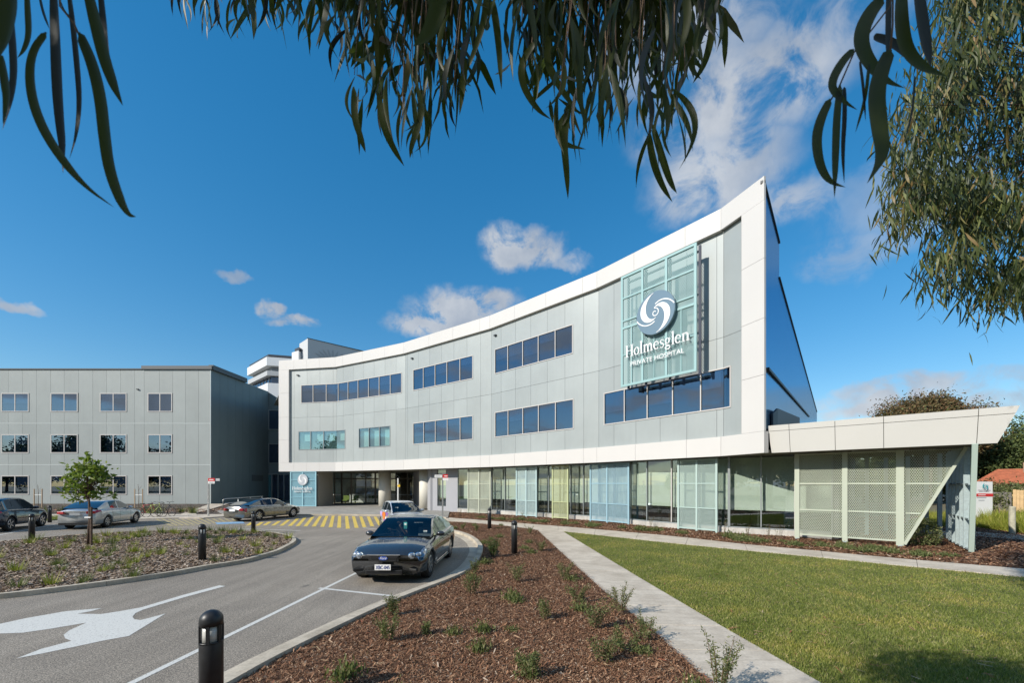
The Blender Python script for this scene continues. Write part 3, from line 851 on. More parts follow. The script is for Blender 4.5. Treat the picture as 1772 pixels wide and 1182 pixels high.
# windows: frame strips, mullions, panes
for (a, b, (z0, z1), mul, kind) in WIN:
    cols = [a] + mul + [b]
    allx = sorted(cols + [x for x, _ in BR if a < x < b])
    fm = M_FRAME if kind == 0 else M_FRAMEG
    wroot = empty('window', (*fpt(segof(a), a, OG), z0)); wroot.parent = HOSP
    wroot.location = (Vector((*fpt(segof(a), a, OG), z0)) - Vector(HOSP.location))
    fr = MB(); fw = 0.055
    for x0, x1 in zip(allx[:-1], allx[1:]):
        s = segof(x0)
        wallslab(fr, s, x0, x1, z0, z0 + fw, OG - .12, OG + .035, OG)
        wallslab(fr, s, x0, x1, z1 - fw, z1, OG - .12, OG + .035, OG)
    for x in cols:
        s = segof(x) if x != b else segof(x - 0.5)
        P = fpt(s, x, OG); t = (FP[s + 1] - FP[s]).normalized(); n = FN[s]; w = fw / 2
        off = t * (w if x == a else (-w if x == b else 0))
        P = P + off
        fr.prism([tuple(P - t * w + n * -.12), tuple(P + t * w + n * -.12), tuple(P + t * w + n * .030), tuple(P - t * w + n * .030)], z0 + fw, z1 - fw)
    fr.build('window_frame', fm, wroot)
    for x0, x1 in zip(allx[:-1], allx[1:]):
        if x1 - x0 < 1: continue
        mb = MB(); wallslab(mb, segof(x0), x0, x1, z0 + .03, z1 - .03, OG - .035, OG - .015, OG, 0.012)
        mb.build('pane', M_WG2 if kind == 0 else M_GLT, wroot)
        if kind == 0 and rnd.random() < .6:
            zb = z1 - (z1 - z0) * rnd.choice([.32, .45, .45, .62]); mb = MB(); wallslab(mb, segof(x0), x0 + .6, x1 - .6, zb, z1 - .05, OG - .062, OG - .052, OG); mb.build('blind', M_BLIND, wroot)
    if kind == 1:        # lit rooms with pale blinds
        for x0, x1 in zip(allx[:-1], allx[1:]):
            if x1 - x0 < 4: continue
            d = (x1 - x0)
            zb = z0 + (.85 if a < 600 else .1)
            mb = MB(); wallslab(mb, segof(x0), x0 + d * .48, x1 - d * .02, zb, z1 - .35, OG - .060, OG - .050, OG)
            mb.build('blind', M_BLIND, wroot)
# small dark fittings under the parapet
for px, s in ((516, 0), (714, 2), (858, 3), (860, 3)):
    if px == 860: continue
    P = fpt(s, px, OG); MB().box((P.x + FN[s].x * .06, P.y + FN[s].y * .06, HC + 11.05), (0.22, .16, .09), math.atan2(FN[s].x, -FN[s].y)).build('wall_fitting', M_DARK, HOSP)

# soffit under the overhang, the storey mass above it and the roof
front, backl = poly_off(-0.02), poly_off(-9.5)
mb = MB()
f2, b2 = poly_off(-0.24), poly_off(-9.5)
for i in range(NS):
    if i < 5: mb.prism([tuple(f2[i]), tuple(f2[i + 1]), tuple(b2[i + 1]), tuple(b2[i])], Z_SOF + .015, Z_SOF + .12)
mb.prism([tuple(f2[5]), tuple(f2[6]), (16.2, 21.5), tuple(b2[5])], Z_SOF + .015, Z_SOF + .12)
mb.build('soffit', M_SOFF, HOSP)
mb = MB()
rf = [tuple(p) for p in poly_off(-0.5)]
mb.prism(rf[:-1] + [(11.0, 18.2), (12.9, 20.6), (40, 58), (-6, 66), (-30, 52)], HC + 9.9, HC + 10.0)
mb.build('roof', M_BACK, HOSP)
# glossy navy flank
c0 = FP[NS]; dflank = V2(.787, 1).normalized(); nfl = V2(dflank.y, -dflank.x)
def fl(px, o=0.0): return xpoint(V2(0, 0), V2((px - CX) / F, 1), c0 + nfl * o, dflank)
p1, p2 = fl(1348.4), fl(1413.6)
a0 = c0 + dflank * .02 - nfl * 0.02
mb = MB()
zf1 = HC + 12.35
mb.prism([tuple(a0), tuple(p1), tuple(p1 - nfl * .3), tuple(a0 - nfl * .05 + dflank * .28)], Z_SOF + .1, zf1)
mb.build('flank_wall', M_NAVYSIDE, HOSP)
nseg = 14
for i in range(nseg):
    A = p1 + (p2 - p1) * (i / nseg) + dflank * .01; B = p1 + (p2 - p1) * ((i + 1) / nseg) - dflank * .01
    MB().prism([tuple(A), tuple(B), tuple(B - nfl * .3), tuple(A - nfl * .3)], 0.0, HC + 10.55).build('flank_panel', M_NAVYSIDE, HOSP)
mb = MB()
for A, B, z in ((a0, p1, zf1), (p1, p2, HC + 10.55)):
    mb.prism([tuple(A + nfl * .05), tuple(B + nfl * .05), tuple(B - nfl * .25), tuple(A - nfl * .12)], z, z + .10)
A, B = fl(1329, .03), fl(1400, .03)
mb.beam((A.x, A.y, HC + 4.9), (B.x, B.y, HC + 7.05), 0.10, 0.12)  # added dark bar, stands in for a slanting line reflected in the flank
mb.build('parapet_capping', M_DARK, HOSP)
# dark pitched sheet added for a gable's reflection in the flank
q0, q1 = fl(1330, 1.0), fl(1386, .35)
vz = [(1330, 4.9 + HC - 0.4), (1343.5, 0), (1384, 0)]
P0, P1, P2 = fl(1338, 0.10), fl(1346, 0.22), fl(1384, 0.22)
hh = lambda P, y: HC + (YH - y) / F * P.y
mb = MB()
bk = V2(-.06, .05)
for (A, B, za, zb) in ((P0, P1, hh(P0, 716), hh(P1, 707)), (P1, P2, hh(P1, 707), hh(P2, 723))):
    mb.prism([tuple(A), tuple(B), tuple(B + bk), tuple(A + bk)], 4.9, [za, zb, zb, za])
mb.build('gable_reflection', mat('charcoal_sheet', (0.05, 0.06, 0.075), 0.5, metal=0.3), HOSP)

# ---- canopy running out to the right
CAN = empty('entrance_canopy', (13, 15, 0), label='long cream canopy with slanted end reaching right from the white hospital corner', cat='canopy')
Ac, Bc = V2(10.53, 17.03), V2(15.47, 12.57)
tcn_ = (Bc - Ac).normalized(); ncn = V2(tcn_.y, -tcn_.x)
def cpt(px, o=0.0): return xpoint(V2(0, 0), V2((px - CX) / F, 1), Ac + ncn * o, tcn_)
zb_, zt_, zj_ = HC + 1.285, HC + 2.40, HC + 2.17
cj = [(1328, 1335), (1365, 1367.6), (1444.6, 1445.5), (1529, 1529.3), (1693.8, 1690), (1766, 1726.7)]
lean = -0.10
for (t0, b0), (t1, b1) in zip(cj[:-1], cj[1:]):
    for (za, zb2, fa, fb) in ((zb_, zj_ - .008, 0.0, .80), (zj_ + .008, zt_, .81, 1.0)):
        def q(t, b, f_, end):
            px = b + (t - b) * f_; P = cpt(px, lean * (1 - f_)); return P + tcn_ * end
        A0, B0, A1, B1 = q(t0, b0, fa, .008), q(t1, b1, fa, -.008), q(t0, b0, fb, .008), q(t1, b1, fb, -.008)
        N = Vector((ncn.x, ncn.y, 0))
        MB().plate([(A0.x, A0.y, za), (B0.x, B0.y, za), (B1.x, B1.y, zb2), (A1.x, A1.y, zb2)], N, .05).build('fascia_panel', M_CREAM, CAN)
bA, bB = cpt(1336, -.17), cpt(1725, -.17)
tA, tB = cpt(1330, -.06), cpt(1763, -.06)
back = V2(.62, 1).normalized() * 7.5
mb = MB()
mb.add([(bA.x, bA.y, zb_ + .02), (bB.x, bB.y, zb_ + .02), (tB.x, tB.y, zt_ - .03), (tA.x, tA.y, zt_ - .03),
        (bA.x + back.x, bA.y + back.y, zb_ + .02), (bB.x + back.x * .8, bB.y + back.y * .8, zb_ + .02), (tB.x + back.x * .8, tB.y + back.y * .8, zt_ - .03), (tA.x + back.x, tA.y + back.y, zt_ - .03)],
       [(0, 1, 2, 3), (5, 4, 7, 6), (0, 4, 5, 1), (3, 2, 6, 7), (1, 5, 6, 2), (0, 3, 7, 4)])
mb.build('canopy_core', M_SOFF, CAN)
for k in range(4):        # recessed light strips in the soffit
    P = cpt(1500 + 45 * k, -1.3 - .5 * k); MB().box((P.x, P.y, zb_ + .012), (.9, .09, .03), math.atan2(tcn_.y, tcn_.x)).build('soffit_strip', M_SIGNW, CAN)

# ---- ground floor: shopfront under the overhang
SHOP = empty('shopfront_wall', (2, 27, 0), label='ground floor glazed wall with cream blinds under the white band', cat='wall')
GO = -1.2
gl = [fpt(2, 792, GO), fpt(2, 847.3, GO) if False else poly_off(GO)[3], poly_off(GO)[4], V2(*G(1118.5, 912)), V2(*G(1260.7, 924)), V2(*G(1359, 929.6)), V2(13.45, 17.0)]
def gpt(px, back=0.0):
    d = V2((px - CX) / F, 1)
    for A, B in zip(gl[:-1], gl[1:]):
        n = V2((B - A).y, -(B - A).x).normalized()
        P = xpoint(V2(0, 0), d, A - n * back, B - A)
        if (P - (A - n * back)).dot((B - A)) >= -1e-3 and (P - (B - n * back)).dot((B - A)) <= 1e-3: return P
    return xpoint(V2(0, 0), d, gl[-2], gl[-1] - gl[-2])
mulx = [792.5, 810.5, 831, 851, 874.3, 894, 912, 930, 949.6, 969, 988, 1010, 1036, 1063, 1091, 1119.9, 1162.5, 1210, 1261.5, 1317, 1376, 1440]
allx = sorted(mulx + [(P.x / P.y * F + CX) for P in gl[1:-1]])
fr = MB(); pl_ = MB()
for a, b in zip(allx[:-1], allx[1:]):
    A, B = gpt(a), gpt(b); t = (B - A).normalized(); n = V2(t.y, -t.x)
    pl_.prism([tuple(A - n * .25), tuple(B - n * .25), tuple(B + n * .06), tuple(A + n * .06)], 0.0, 0.30)
    fr.prism([tuple(A - n * .06), tuple(B - n * .06), tuple(B + n * .02), tuple(A + n * .02)], 0.30, 0.36)
    if b - a > 2:
        MB().prism([tuple(A - n * .02), tuple(B - n * .02), tuple(B), tuple(A)], 0.36, Z_SOF + .01).build('glass_pane', M_GL, SHOP)
for i, x in enumerate(mulx):
    P = gpt(x); Q = gpt(x + .3); t = (Q - P).normalized(); n = V2(t.y, -t.x)
    big = x in (1261.5, 851, 912, 1063)
    w = .05 if not big else .10
    mb = MB().prism([tuple(P - t * w / 2 - n * .10), tuple(P + t * w / 2 - n * .10), tuple(P + t * w / 2 + n * .05), tuple(P - t * w / 2 + n * .05)], 0.36, Z_SOF)
    mb.build('mullion', M_FRAMEG if i % 2 else M_FRAME if x > 1100 and not big else M_FRAMEG, SHOP)
fr.build('bottom_rail', M_FRAMEG, SHOP); pl_.build('plinth', M_PLINTH, SHOP)
for a, b in zip(mulx[:-1], mulx[1:]):        # roller blinds inside, each bay its own, not all at one height
    A, B = gpt(a + .8, .30), gpt(b - .8, .30)
    A2_, B2_ = gpt(a + .8, .31), gpt(b - .8, .31)
    zb2 = 1.12 + rnd.choice([0, 0, 0.0, .05])
    t = (B - A).normalized(); n = V2(t.y, -t.x)
    MB().prism([tuple(A - n * .012), tuple(B - n * .012), tuple(B), tuple(A)], zb2, Z_SOF - .05).build('roller_blind', M_BLIND, SHOP)
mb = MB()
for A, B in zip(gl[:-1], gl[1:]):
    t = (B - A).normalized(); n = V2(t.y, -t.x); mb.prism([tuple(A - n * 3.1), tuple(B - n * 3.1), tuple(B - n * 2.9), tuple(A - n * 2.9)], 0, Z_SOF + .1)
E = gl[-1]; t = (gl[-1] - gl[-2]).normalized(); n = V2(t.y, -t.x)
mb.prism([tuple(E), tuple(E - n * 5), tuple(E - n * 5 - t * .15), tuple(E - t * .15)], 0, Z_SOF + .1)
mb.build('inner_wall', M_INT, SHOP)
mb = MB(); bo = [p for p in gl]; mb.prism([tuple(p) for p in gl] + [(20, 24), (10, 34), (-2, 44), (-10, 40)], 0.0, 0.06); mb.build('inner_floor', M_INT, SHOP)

# grey wall with slot windows between shopfront and entrance
EW = empty('entrance_side_wall', (-7.5, 36, 0), label='pale grey wall with narrow windows right of the entrance columns', cat='wall')
wa, wb = fpt(2, 748, GO), fpt(2, 792, GO)
def wpt(px): return fpt(2, px, GO)
n2 = FN[2]
for (a, b, m_) in ((749, 757, M_WALLG), (772, 792, M_WALLG)):
    A, B = wpt(a), wpt(b); MB().prism([tuple(A - n2 * .25), tuple(B - n2 * .25), tuple(B + n2 * .02), tuple(A + n2 * .02)], 0, Z_SOF).build('wall_panel', m_, EW)
A, B = wpt(757), wpt(772)
MB().prism([tuple(A - n2 * .25), tuple(B - n2 * .25), tuple(B + n2 * .02), tuple(A + n2 * .02)], 0, .45).build('wall_panel', M_WALLG, EW)
MB().prism([tuple(A - n2 * .05), tuple(B - n2 * .05), tuple(B - n2 * .03), tuple(A - n2 * .03)], .45, Z_SOF).build('pane', M_GL, EW)
MB().prism([tuple(A - n2 * .30), tuple(B - n2 * .30), tuple(B - n2 * .28), tuple(A - n2 * .28)], 1.15, Z_SOF).build('roller_blind', M_BLIND, EW)
MB().prism([tuple(A - n2 * 1.5), tuple(B - n2 * 1.5), tuple(B - n2 * 1.4), tuple(A - n2 * 1.4)], 0, Z_SOF).build('inner_wall', M_INT, EW)
A = wpt(749); MB().prism([tuple(A), tuple(A + n2 * .02 - V2(1, 0) * .2), (-11.2, 46.8), (-11.0, 46.8)], 0, Z_SOF).build('return_wall', M_WALLG, EW)
# the entrance: glazed doors set back, columns, block with sign
ENT = empty('entrance_doors', (-15.5, 47, .1), label='glazed sliding entrance doors with bronze frames between the round columns', cat='door')
YE = 46.6
def ex(px): return (px - CX) / F * YE
m0 = [562, 571, 579, 591.5, 608, 633, 649.5, 674, 685.5, 705, 716, 724]
zfl = .10
mb = MB()
for x in m0:
    mb.box((ex(x), YE, (Z_SOF + zfl) / 2), (.10 if x not in (591.5, 649.5) else .16, .14, Z_SOF - zfl))
mb.box(((ex(562) + ex(724)) / 2, YE, 2.95), (ex(724) - ex(562), .12, .12))
mb.box(((ex(562) + ex(724)) / 2, YE, .16), (ex(724) - ex(562), .12, .10))
mb.build('door_frame', M_FRAMED, ENT)
for a, b in zip(m0[:-1], m0[1:]):
    for z0, z1 in ((.22, 2.88), (3.02, Z_SOF)):
        MB().box(((ex(a) + ex(b)) / 2, YE, (z0 + z1) / 2), (ex(b) - ex(a) - .12, .02, z1 - z0)).build('glass_pane' if z0 > 1 or a in (562, 571, 579, 674, 705, 716) else 'door_leaf', M_GLD, ENT)
MB().box(((ex(571) + ex(591)) / 2, YE - .03, 1.15), (ex(591) - ex(571), .02, .09)).build('safety_strip', M_SIGNW, ENT)
MB().box(((ex(595) + ex(735)) / 2, YE - .03, 1.15), (ex(720) - ex(595), .012, .05)).build('safety_strip', M_FRAMEG, ENT)
mb = MB(); mb.box((-16, 53, 2), (14, .2, 5)); mb.box((-16, 50, .08), (12, 7, .05)); mb.build('lobby_wall', mat('lobby_wall', (.42, .38, .30), .8, var=.5, vscale=.6), ENT)
mb = MB()
for (x, y, z, w) in ((-19.6, 48.6, .5, .7), (-18.6, 49.0, .5, .6), (-16.6, 48.4, .55, .5), (-15.8, 49.0, .5, .6)):
    mb.box((x, y, .35 + .1), (w, w, .12)); mb.box((x, y + w / 2, .75), (w, .1, .5)); mb.box((x, y, .2), (.1, .1, .3))
mb.build('lobby_chair', mat('lime_upholstery', (0.30, 0.38, 0.10), 0.8), ENT, kind='stuff')
MB().box((-18.3, 50.6, .6), (3.0, .7, 1.0)).build('reception_desk', M_SIGNW, ENT)
MB().box((-12.6, 48.2, 1.9), (2.0, .2, 3.6)).build('timber_wall', mat('dark_timber', (0.09, 0.04, 0.022), 0.6, var=.2), ENT)
for i, (x0, x1, yb, lab) in enumerate(((651.5, 674.0, 41.9, 'left round cream column standing in front of the entrance doors'), (722, 748, 37.6, 'right round cream column beside the grey entrance wall'))):
    X0, X1 = (x0 - CX) / F * yb, (x1 - CX) / F * yb; r = (X1 - X0) / 2 * .93
    o = MB().lathe([(r, .10), (r, Z_SOF + .02)], ((X0 + X1) / 2, yb + r, 0), 40).build('round_column', M_COL, None, smooth=False)
    for p in o.data.polygons: p.use_smooth = len(p.vertices) == 4
    tag(o, lab, 'column', 'round cream columns under the overhang')
# beige return wall + block behind the sign screen
bx0, bx1 = fpt(0, 503, -.05), fpt(0, 548, -.05)
BLK = empty('entrance_block', (bx0.x, bx0.y, 0), label='beige wall block standing behind the blue entrance sign screen', cat='wall')
MB().prism([tuple(bx0 + V2(.1, .35)), tuple(bx1 + V2(-.02, .35)), tuple(bx1 + V2(.35, 3.0)), tuple(bx0 + V2(.1, 3.0))], 0, Z_SOF).build('block_wall', mat('beige_render', (0.42, 0.39, 0.32), .8), BLK)

# ---- expanded metal and steel screens
def mesh_sheet(mb, A, B, z0, z1, px_, pz, w, nrm, clip=None, tilt=.25):
    """diamond lattice of flat strands between plan points A and B"""
    A, B = V2(*A), V2(*B); L = (B - A).length; t = (B - A) / L; N = V2(*nrm)
    nx = max(2, int(L / px_)); nz = max(2, int((z1 - z0) / pz)); dx = L / nx; dz = (z1 - z0) / nz
    for j in range(nz * 2):
        za, zb = z0 + j * dz / 2, z0 + (j + 1) * dz / 2
        for i in range(nx):
            xs = (i * dx, (i + .5) * dx, (i + 1) * dx)
            pr = ((xs[0], xs[1]), (xs[2], xs[1])) if j % 2 == 0 else ((xs[1], xs[0]), (xs[1], xs[2]))
            for (xa, xb) in pr:
                if clip and not clip((xa + xb) / 2, (za + zb) / 2): continue
                d = Vector((xb - xa, zb - za)); d.normalize(); e = Vector((-d.y, d.x)) * (w / 2)
                q = []
                for (u, z, sg, dn) in ((xa, za, -1, -tilt), (xb, zb, -1, -tilt), (xb, zb, 1, tilt), (xa, za, 1, tilt)):
                    P = A + t * (u + e.x * sg) + N * (dn * w); q.append((P.x, P.y, z + e.y * sg))
                o = len(mb.v); mb.v += q; mb.f.append((o, o + 1, o + 2, o + 3))


def screen(label, m, A, B, z0, z1, n, stiles, rails, pitch, sw=.09, off=0.0, group=None, strand=.022):
    A, B = V2(*A), V2(*B); t = (B - A).normalized(); L = (B - A).length
    root = empty('mesh_screen', (A.x, A.y, z0), label=label, cat='screen', group=group)
    for s in stiles:
        P = A + t * (L * s + (sw / 2 if s == 0 else (-sw / 2 if s == 1 else 0)))
        MB().prism([tuple(P - t * sw / 2 - n * .04), tuple(P + t * sw / 2 - n * .04), tuple(P + t * sw / 2 + n * .04), tuple(P - t * sw / 2 + n * .04)], z0 - .10, z1).build('stile', m, root)
    xs = sorted(stiles)
    for a, b in zip(xs[:-1], xs[1:]):
        for z, h in [(z0 + .03, .06), (z1 - .03, .06)] + [(r, .045) for r in rails]:
            P, Q = A + t * (L * a + sw * (1 if a == 0 else .5)), A + t * (L * b - sw * (1 if b == 1 else .5))
            MB().prism([tuple(P - n * .03), tuple(Q - n * .03), tuple(Q + n * .03), tuple(P + n * .03)], z - h / 2, z + h / 2).build('rail', m, root)
    mb = MB(); mesh_sheet(mb, A + t * .05 - n * .005, B - t * .05 - n * .005, z0 + .03, z1 - .03, pitch[0], pitch[1], strand, n)
    mb.build('metal_mesh', m, root, kind='stuff')
    return root


MS = [mat('screen_pale_green', (0.48, 0.51, 0.40), .5), mat('screen_aqua', (0.42, 0.56, 0.56), .5), mat('screen_lime', (0.47, 0.51, 0.28), .5), mat('screen_blue', (0.29, 0.46, 0.53), .5), mat('screen_mint', (0.41, 0.53, 0.49), .5), mat('screen_sage', (0.46, 0.50, 0.40), .5)]
SO = -0.55
gS = 'upright mesh screens under the white band'
for (a, b, st, mi, lab) in ((809.6, 849.5, (0, .5, 1), 0, 'pale green mesh screen nearest the entrance, in front of the shopfront'), (893.2, 929.3, (0, .5, 1), 1, 'light aqua mesh screen with three stiles left of the lime one'),
                            (955.5, 983.8, (0, 1), 2, 'narrow lime green mesh screen between the aqua and the blue one'), (1021, 1089.3, (0, .46, 1), 3, 'wide sky blue mesh screen on the mulch bed'),
                            (1172.5, 1242, (0, .5, 1), 4, 'mint green mesh screen below the white building corner')):
    sg_ = segof((a + b) / 2)
    A = fpt(sg_, a, SO); B = fpt(segof(b), b, SO) if segof(b) == sg_ else fpt(sg_, b, SO)
    screen(lab, MS[mi], A, B, .12, Z_SOF - .06, FN[sg_], st, (1.05 + .12, 2.25 + .12), (.05, .12), sw=.10 if b - a > 30 else .09, group=gS, strand=.013)
# big cut-off screen under the canopy
SB = -1.22
A, B = cpt(1376, SB), cpt(1564, SB); t = tcn_; n = ncn
BS = empty('mesh_screen', (A.x, A.y, 0), label='large pale sage mesh screen with slanted right end under the cream canopy', cat='screen', group=None)
Cc = cpt(1672, SB); L1 = (B - A).length; L2 = (Cc - A).length; msg = MS[5]
z0, z1 = .22, zb_ - .02
for px, w in ((1379.5, .17), (1462, .17), (1557.5, .22)):
    P = cpt(px, SB)
    MB().prism([tuple(P - t * w / 2 - n * .05), tuple(P + t * w / 2 - n * .05), tuple(P + t * w / 2 + n * .05), tuple(P - t * w / 2 + n * .05)], .08, z1).build('stile', msg, BS)
    MB().box((P.x, P.y, .05), (.12, .12, .10), math.atan2(t.y, t.x)).build('foot', M_GALV, BS)
zd = lambda u: z0 + (u - L1) / (L2 - L1) * (z1 - z0)
segs = [(1379.5, 1462), (1462, 1557.5)]
for (a, b) in segs:
    for z in (.25, 1.28, 2.36, z1 - .04):
        P, Q = cpt(a, SB) + t * .09, cpt(b, SB) - t * .10
        MB().prism([tuple(P - n * .03), tuple(Q - n * .03), tuple(Q + n * .03), tuple(P + n * .03)], z - .03, z + .03).build('rail', msg, BS)
for z in (1.28, 2.36):
    u = L1 + (z - z0) / (z1 - z0) * (L2 - L1); P, Q = B + t * .06, A + t * (u - .04)
    MB().prism([tuple(P - n * .03), tuple(Q - n * .03), tuple(Q + n * .03), tuple(P + n * .03)], z - .03, z + .03).build('rail', msg, BS)
D0, D1 = B + t * .02, Cc
MB().beam((D0.x, D0.y, z0 - .08), (D1.x, D1.y, z1), .09, .17, up=(n.x, n.y, 0)).build('slanted_rail', msg, BS)
mb = MB(); mesh_sheet(mb, A + t * .05 - n * .01, Cc - n * .01, z0 + .03, z1 - .03, .062, .115, .019, n, clip=lambda u, z: u < L1 or z > zd(u))
mb.build('metal_mesh', msg, BS, kind='stuff')
# blade of steel studs at the canopy's end
BLD = empty('stud_screen', (15.6, 14, 0), label='blue grey steel stud screen standing edge on under the canopy end', cat='screen')
Q0b, Q0t = V2(15.50, 13.95), V2(*AT(1687, 13.2)); Q1 = V2(*AT(1646, 16.4))
du = (Q1 - Q0b).normalized(); dn = V2(du.y, -du.x)
MB().beam((Q0b.x, Q0b.y, 0.03), (Q0t.x, Q0t.y, zb_), .08, .13, up=(dn.x, dn.y, 0)).build('leading_post', M_GALV2, BLD)
for k in range(1, 6):
    P = Q0b + (Q1 - Q0b) * (k / 5.0)
    for s_, w in ((0, .13),):
        mb = MB(); mb.box((P.x, P.y, (zb_ + .05) / 2 + .05), (.04, .16, zb_ - .05), math.atan2(du.y, du.x)); mb.box((P.x + du.x * .06, P.y + du.y * .06, (zb_ + .05) / 2 + .05), (.13, .03, zb_ - .05), math.atan2(du.y, du.x))
        mb.build('stud', M_GALV, BLD)
for k in range(5):
    P, Q = Q0b + (Q1 - Q0b) * (k / 5.0) + du * .10, Q0b + (Q1 - Q0b) * ((k + 1) / 5.0) - du * .05
    for z in (.12, 1.15, 2.35):
        MB().beam((P.x, P.y, z), (Q.x, Q.y, z), .10, .05).build('nogging', M_GALV, BLD)
mb = MB(); P, Q = Q0b + dn * .10, Q1 + dn * .10
mesh_sheet(mb, P, Q, .15, zb_, .07, .12, .018, (dn.x, dn.y)); mb.build('metal_mesh', M_GALV2, BLD, kind='stuff')
# free steel posts carrying the canopy further in
for i, (px, Y, w, lb) in enumerate(((1466, 19.0, .16, 'leftmost'), (1500, 18.6, .14, 'second'), (1533, 20.4, .2, 'third'), (1571, 19.6, .2, 'fourth'), (1603, 18.6, .2, 'fifth'), (1626, 17.6, .18, 'sixth'), (1641, 17.4, .12, 'rightmost'))):
    X, Y = AT(px, Y)
    o = MB().box((X, Y, zb_ / 2 + .02), (w, .14, zb_ - .0), .9).build('steel_post', M_GALV, None)
    tag(o, '%s of the blue grey steel posts behind the big sage screen under the canopy' % lb, 'post', 'steel posts under the canopy')

# ---- lettering and emblem
def ribbon(mb, pts, ws, frame, d0, d1):
    O, U, Vv, N = frame; n = len(pts); Lf, Rt = [], []
    for i, p in enumerate(pts):
        a = Vector(pts[max(i - 1, 0)]); b = Vector(pts[min(i + 1, n - 1)]); t = (b - a)
        if t.length < 1e-9: t = Vector((1, 0))
        t.normalize(); e = Vector((-t.y, t.x)) * ws[i] / 2; Lf.append(Vector(p) + e); Rt.append(Vector(p) - e)
    W3 = lambda q, d: tuple(O + U * q.x + Vv * q.y + N * d)
    for i in range(n - 1):
        a, b, c, d = Lf[i], Lf[i + 1], Rt[i + 1], Rt[i]
        mb.add([W3(a, d0), W3(b, d0), W3(c, d0), W3(d, d0), W3(a, d1), W3(b, d1), W3(c, d1), W3(d, d1)],
               [(4, 7, 6, 5), (0, 1, 2, 3), (0, 4, 5, 1), (3, 2, 6, 7), (1, 5, 6, 2), (0, 3, 7, 4)])


def arc(cx, cy, rx, ry, a0, a1, n=12): return [(cx + rx * math.cos(R(a0 + (a1 - a0) * i / n)), cy + ry * math.sin(R(a0 + (a1 - a0) * i / n))) for i in range(n + 1)]


def serif_word(word, frame, width, cap, m, parent, depth=.03, name='lettering'):
    """serif letters drawn as thick and thin strokes"""
    TH, TN = .155, .06
    def glyph(c):
        s = []
        st = lambda x, y0, y1: s.append(([(x, y0), (x, y1)], [TH] * 2))
        sf = lambda x, y, w=.34, h=.045: s.append(([(x - w / 2, y), (x + w / 2, y)], [h] * 2))
        if c == 'H':
            for x in (.16, .72): st(x, 0, 1); sf(x, .022); sf(x, .978)
            s.append(([(.16, .52), (.72, .52)], [TN] * 2)); return s, .92
        if c == 'o':
            p = arc(.30, .33, .235, .30, 0, 360, 24); s.append((p, [TN + (TH - TN) * abs(math.cos(R(15 * i))) for i in range(25)])); return s, .63
        if c == 'l': st(.17, 0, 1.05); sf(.17, .022); s.append(([(.02, .99), (.17, 1.03)], [TN] * 2)); return s, .35
        if c == 'n':
            st(.17, 0, .64); st(.56, 0, .45); sf(.17, .022, .32); sf(.56, .022, .32); s.append(([(.03, .60), (.17, .63)], [TN] * 2))
            p = arc(.37, .43, .19, .185, 165, 0, 8); s.append((p, [.06 + .1 * i / 8 for i in range(9)])); return s, .76
        if c == 'm':
            st(.17, 0, .64); sf(.17, .022, .30); s.append(([(.03, .60), (.17, .63)], [TN] * 2))
            for x in (.52, .88): st(x, 0, .45); sf(x, .022, .28); p = arc(x - .17, .43, .17, .185, 165, 0, 8); s.append((p, [.06 + .1 * i / 8 for i in range(9)]))
            return s, 1.07
        if c == 'e':
            p = arc(.29, .33, .225, .30, 8, 320, 20); s.append((p, [TN + (TH - TN) * (abs(math.cos(R(8 + 15.6 * i))) if i > 5 else .3) for i in range(21)]))
            s.append(([(.08, .37), (.50, .37)], [.05] * 2)); return s, .60
        if c == 's':
            p = [(.42, .50), (.36, .61), (.24, .635), (.12, .57), (.12, .44), (.24, .35), (.36, .28), (.41, .17), (.34, .05), (.21, .01), (.10, .05), (.06, .17)]
            s.append((p, [.05, .06, .07, .10, .12, .13, .13, .12, .09, .07, .06, .05])); return s, .50
        if c == 'g':
            p = arc(.27, .43, .175, .195, 0, 360, 20); s.append((p, [TN + .07 * abs(math.cos(R(18 * i))) for i in range(21)]))
            s.append(([(.40, .56), (.53, .62)], [.07] * 2)); s.append(([(.16, .27), (.11, .18), (.18, .11), (.34, .09), (.46, .04)], [.05, .07, .08, .09, .09]))
            p = arc(.29, -.10, .22, .13, 30, 390, 18); s.append((p, [.06 + .05 * abs(math.sin(R(20 * i))) for i in range(19)])); return s, .62
    pen = 0; items = []
    for c in word: s, adv = glyph(c); items.append((c, pen, s)); pen += adv
    sc = width / pen; O, U, Vv, N = frame
    for c, x0, s in items:
        mb = MB()
        for pts, ws in s:
            ribbon(mb, [((x0 + x) * sc, y * cap) for x, y in pts], [w * .84 * (cap + sc) / 2 for w in ws], frame, 0, depth)
        mb.build('letter', m, parent)


